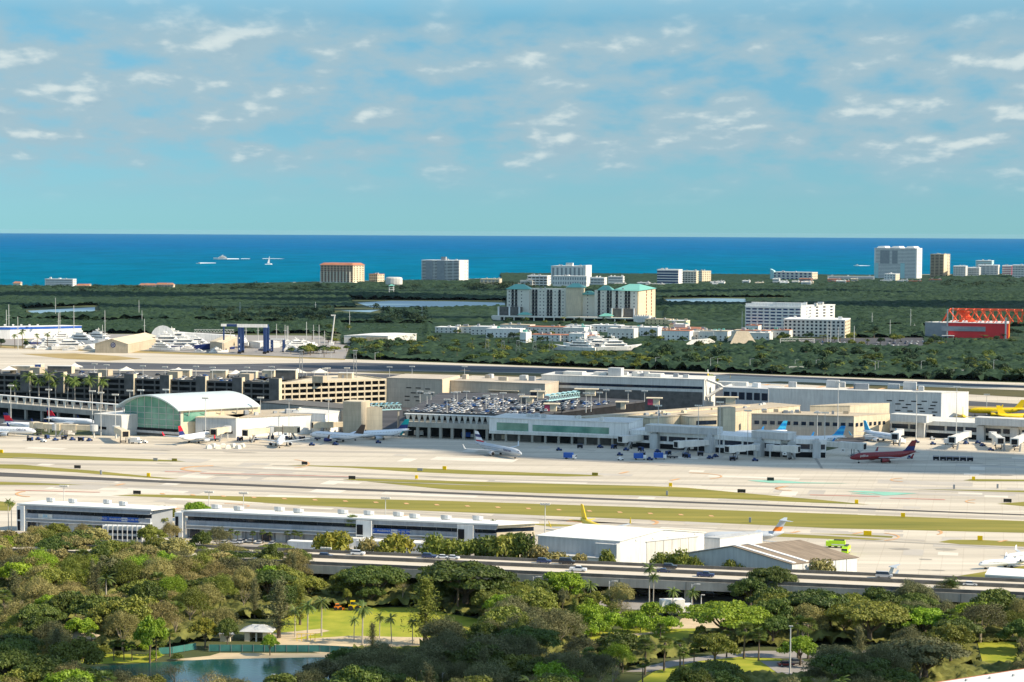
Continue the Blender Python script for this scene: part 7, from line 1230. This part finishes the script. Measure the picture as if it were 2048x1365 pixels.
treetops('shoreline_woods', sp1, 5, 'ragged dark treetops along the shore and behind the boatyard')
LAGP = [[(40, 612), (195, 606), (200, 634), (60, 638)], [(700, 596), (1010, 598), (1015, 622), (720, 626)], [(1325, 590), (1580, 590), (1580, 611), (1330, 613)], [(670, 612), (765, 612), (765, 636), (670, 636)], [(985, 622), (1330, 622), (1330, 652), (985, 652)], [(860, 640), (1620, 640), (1620, 690), (860, 690)], [(0, 666), (700, 666), (700, 720), (0, 720)], [(1600, 678), (1860, 674), (1860, 698), (1600, 698)], [(1840, 650), (2060, 650), (2060, 690), (1840, 690)], [(1478, 600), (1715, 600), (1715, 680), (1478, 680)]]
while len(sp2) < 3800:
    x, y = rnd.uniform(-30, 2080), 576+rnd.random()**1.4*120
    if any(inpoly((x, y), l_) for l_ in LAGP) or y > yline(x)-4: continue
    p = P(x, y); sp2.append((p.x, p.y, 2.2, rnd.uniform(4.5, 7.5), rnd.uniform(2.5, 5.5), 8))
treetops('mangrove_treetops', sp2, 6, 'uneven treetops standing out of the mangrove canopy')
# far-off woods seen as one mass: a canopy surface with a crown on every few metres
def canopy(name, mt, X0, X1, Y0, Y1, step, cell, hfun, seed, label):
    g = np.random.default_rng(seed); xs = np.arange(X0, X1, step); ys = np.arange(Y0, Y1, step*1.0); X, Y = np.meshgrid(xs, ys)
    keep = np.abs(X) < Y*.30+50
    cx = np.floor(X/cell).astype(int); cy = np.floor(Y/cell).astype(int); nx_, ny_ = cx.max()-cx.min()+3, cy.max()-cy.min()+3
    ox, oy, hh_, rr_ = g.random((ny_, nx_)), g.random((ny_, nx_)), g.uniform(.55, 1.1, (ny_, nx_)), g.uniform(.5, .85, (ny_, nx_)); bx, by = cx.min()-1, cy.min()-1
    Z = np.zeros_like(X)
    for dx in (-1, 0, 1):
        for dy in (-1, 0, 1):
            i = np.clip(cx+dx-bx, 0, nx_-1); j = np.clip(cy+dy-by, 0, ny_-1); px_ = (cx+dx+ox[j, i])*cell; py_ = (cy+dy+oy[j, i])*cell
            d2 = ((X-px_)**2+(Y-py_)**2)/(cell*rr_[j, i]*1.15)**2; Z = np.maximum(Z, hh_[j, i]*np.sqrt(np.clip(1-d2, 0, 1)))
    # picture coordinates of every ground point, to keep lagoons, yards and roads open
    k = F_PX/(Y*_f.y+(-CAM_Z)*_f.z+X*_f.x); PX = 1024+(X*_r.x+Y*_r.y-CAM_Z*_r.z)*k; PY = 682.5-(X*_u.x+Y*_u.y-CAM_Z*_u.z)*k
    Hm = hfun(PX, PY, X, Y, g); ok = keep & (Hm > .3); Z = Z*Hm+g.normal(0, .4, Z.shape)*(Hm > 0)
    Xj = X+g.uniform(-.3, .3, X.shape)*step; Yj = Y+g.uniform(-.3, .3, X.shape)*step
    idx = np.arange(X.size).reshape(X.shape); q = np.stack([idx[:-1, :-1], idx[:-1, 1:], idx[1:, 1:], idx[1:, :-1]], -1).reshape(-1, 4); okq = (ok[:-1, :-1] & ok[:-1, 1:] & ok[1:, 1:] & ok[1:, :-1]).ravel(); q = q[okq]
    used = np.unique(q); mp_ = np.zeros(X.size, int); mp_[used] = np.arange(len(used)); q = mp_[q]; V = np.stack([Xj.ravel()[used], Yj.ravel()[used], Z.ravel()[used]], 1)
    me = bpy.data.meshes.new(name); me.vertices.add(len(V)); me.vertices.foreach_set('co', V.astype(np.float32).ravel()); me.loops.add(q.size); me.loops.foreach_set('vertex_index', q.astype(np.int32).ravel()); me.polygons.add(len(q)); me.polygons.foreach_set('loop_start', np.arange(0, q.size, 4, dtype=np.int32)); me.polygons.foreach_set('loop_total', np.full(len(q), 4, dtype=np.int32)); me.materials.append(MATS[mt]); me.update()
    o = bpy.data.objects.new(name, me); C.objects.link(o); print(name, len(q)); return props(o, label, None, None, 'stuff')
mat('mangrove', (0.010, 0.028, 0.018), .8, scale=.045, col2=(0.042, 0.075, 0.038), det=10, spec=.1); mat('undergrowth', (0.07, 0.085, 0.025), .8, scale=.3, col2=(0.22, 0.22, 0.06), det=8, spec=.1)
LAG = [[(40, 618), (195, 611), (200, 632), (60, 636)], [(700, 600), (1010, 602), (1015, 618), (720, 622)], [(1325, 596), (1580, 595), (1580, 607), (1330, 609)], [(670, 616), (765, 616), (765, 632), (670, 632)]]
def inp(PX, PY, poly):
    c = np.zeros(PX.shape, bool); n = len(poly)
    for i in range(n):
        (x1, y1), (x2, y2) = poly[i], poly[i-1]; c ^= ((y1 > PY) != (y2 > PY)) & (PX < (x2-x1)*(PY-y1)/((y2-y1) or 1e-9)+x1)
    return c
def h_far(PX, PY, X, Y, g):
    H = 6.5+2.2*np.sin(X*.004+Y*.006)+1.6*np.sin(X*.011-Y*.009)
    cst = np.interp(PX, [c_[0] for c_ in coast], [c_[1] for c_ in coast]); H = np.where(PY < cst+6, 3.0, H); H = np.where(PY < cst+1.5, 0, H)
    built = ((PX > 1000) & (PX < 1870) & (PY < 573-(PX-1000)*.006)); H = np.where(built, 2.6, H)
    for l_ in LAG: H[inp(PX, PY, l_)] = 0
    H[inp(PX, PY, [(1490, 598), (1640, 598), (1640, 606), (1490, 606)])] = 3
    H = np.where((PX > 985) & (PX < 1330) & (PY > 622), .8, H); H = np.where((PX > 860) & (PX < 1620) & (PY > 645), 1.2, H); H = np.where((PX > 1480) & (PX < 1715) & (PY > 640), 1.2, H)
    H = np.where((PX < 690) & (PY > 668), .9, H); H = np.where((PX > 1845) & (PX < 2060) & (PY > 660), 1, H); H = np.where((PX > 1600) & (PX < 1900) & (PY > 674), .6, H)
    return H
canopy('mangrove_woods', 'mangrove', -1750, 1800, 2650, 5900, 4.0, 9, h_far, 1, 'dark green mangrove canopy spreading from the boatyard to the shore')
def h_mid(PX, PY, X, Y, g):
    yl = np.interp(PX, [c_[0] for c_ in FA], [c_[1] for c_ in FA]); H = 4.5+1.5*np.sin(X*.03+Y*.02)+g.normal(0, .3, X.shape); H = np.where(PX > 1300, H*1.25, H)
    H = np.where((PX > 985) & (PX < 1330) & (PY < 652), .8, H); H = np.where((PX > 860) & (PX < 1620) & (PY < 690), .9, H); H = np.where((PX > 1480) & (PX < 1715) & (PY < 678), .7, H)
    H = np.where((PX > 1600) & (PX < 1905) & (PY < 697) & (PY > 676), .0, H); H = np.where((PX > 1845) & (PX < 2100) & (PY < 690), .7, H); H = np.where((PX < 700) & (PY > 668), 0, H); H = np.where((PX > 680) & (PX < 850) & (PY < 690), .8, H)
    H = np.where((PX > 1105) & (PX < 1265) & (PY < 712), .5, H); H = np.where(PY > yl-1, 0, H); return H
canopy('green_belt_woods', 'mangrove', -760, 800, 1560, 2652, 2.6, 7, h_mid, 2, 'lighter green belt of low woods behind the far runway')
def h_fg(PX, PY, X, Y, g):
    H = 2.4+.9*np.sin(X*.2+Y*.13)+g.normal(0, .35, X.shape); H = np.where(PX > 1880, H*.4, H); H = np.where(PY < np.vectorize(lambda x: hy(x, 46))(PX), 0, H)
    for e_ in EXP: H[inp(PX, PY, e_)] = 0
    H = np.where((PX > 1200) & (PX < 1560) & (PY > 1195) & (PY < 1225), 0, H); return H
canopy('undergrowth', 'undergrowth', -230, 230, 440, 800, 1.1, 3.2, h_fg, 3, 'dark bushy undergrowth below the park trees')
# grass tufts along the pond, tarp fence, pavilions, roof at the corner
def fence(pts, h, lab):
    a = P(*pts[0]); T = thing('tarp_fence', lab, 'fence', (a.x, a.y, 0)); q = [P(*p_).xy-a.xy for p_ in pts]; m_ = MB().m('tarp')
    for i in range(len(q)-1): m_.loft([[(q[i].x, q[i].y, .15), (q[i].x, q[i].y+.08, .15), (q[i].x, q[i].y+.08, h), (q[i].x, q[i].y, h)], [(q[i+1].x, q[i+1].y, .15), (q[i+1].x, q[i+1].y+.08, .15), (q[i+1].x, q[i+1].y+.08, h), (q[i+1].x, q[i+1].y, h)]])
    m_.build('mesh_panel', T); pm = MB().m('steel')
    for i in range(len(q)-1):
        n = max(1, int((q[i+1]-q[i]).length/3))
        for k in range(n+1): v = q[i].lerp(q[i+1], k/n); pm.tube((v.x, v.y-.06, 0), (v.x, v.y-.06, h+.1), .05, n=5)
    pm.build('posts', T)
fence([(318, 1310), (345, 1308), (392, 1300)], 2.0, 'green tarp fence curving behind the shore palms'); fence([(418, 1304), (640, 1305), (780, 1312)], 2.1, 'long dark green tarp fence between the pond and lawn')
def pavilion(x, y, w_, d_, h_, lab, mt='light_grey'):
    p = P(x, y); T = thing('pavilion', lab, 'pavilion', (p.x, p.y, 0), -.1); box(T, 'wall', 'cream', (-w_/2+1, -w_/2+2.5, 0, d_, 0, h_), (w_/2-2.5, w_/2-1, 0, d_, 0, h_), (-w_/2+1, w_/2-1, d_-.6, d_-.2, 0, h_)); box(T, 'post', 'offwhite', (-.2, .2, .1, .5, 0, h_)); hip(T, -w_/2, w_/2, 0, d_, h_+.01, 1.6, mt, .6)
pavilion(512, 1284, 9, 6, 3, 'cream park pavilion with a pale hipped roof behind the fence', 'light_grey'); pavilion(450, 1284, 5, 4, 2.4, 'small grey gazebo roof beside the bare tree', 'grey'); pavilion(152, 1295, 10, 5, 2.6, 'tan roofed park shelter under the left trees', 'tan')
for i in range(5): p = P(594+i*9, 1283); T = thing('play_post', 'x', 'play equipment', (p.x, p.y, .1)); MB().m('yellow').box(-.08, .08, -.08, .08, 0, 2.2).box(-.08, 1.2, -.08, .08, 2.1, 2.25).build('frame', T); ordinal(T, 'thin yellow play frame on the sand by the fence')
q = [P(1830, 1371, 13).xy, P(2400, 1283, 13).xy]; d_ = (q[1]-q[0]).normalized(); nn = Vector((d_.y, -d_.x)); q2 = [q[0], q[1], q[1]+nn*60, q[0]+nn*60]
T = thing('flat_roof_building', 'white gravel roof of a near building in the lower corner', 'building', (q[0].x, q[0].y, 0), math.atan2(d_.y, d_.x)); l = local(q2, q[0], math.atan2(d_.y, d_.x)); MB().m('cream').prism(l, 0, 12.4).build('wall', T); MB().m('white').prism([(p_[0], p_[1]-.25*(1 if i < 2 else 0)) for i, p_ in enumerate(l)], 12.403, 12.9).build('roof', T); box(T, 'coping', 'terracotta', (0, (q[1]-q[0]).length, -.2, .05, 12.35, 13.0))
for i in range(6): box(T, 'roof_vent', 'steel', (14+i*7, 14.5+i*7, -3-i % 3, -2.5-i % 3, 12.9, 13.4))
# ---------------- the air ----------------
hb = MB(); hm = bpy.data.materials.new('air'); hm.use_nodes = True; t = hm.node_tree; t.nodes.remove(t.nodes['Principled BSDF'])
pv = t.nodes.new('ShaderNodeVolumePrincipled'); pv.inputs['Color'].default_value = (0.55, 0.82, 0.98, 1); pv.inputs['Density'].default_value = 0.4e-5; pv.inputs['Anisotropy'].default_value = 0.0
t.links.new(pv.outputs[0], t.nodes['Material Output'].inputs['Volume'])
hb.ms.append(hm); hb.box(-61000, 61000, -700, 63000, -1.6, 128); props(hb.build('haze'), kind='stuff')
finish_ordinals()
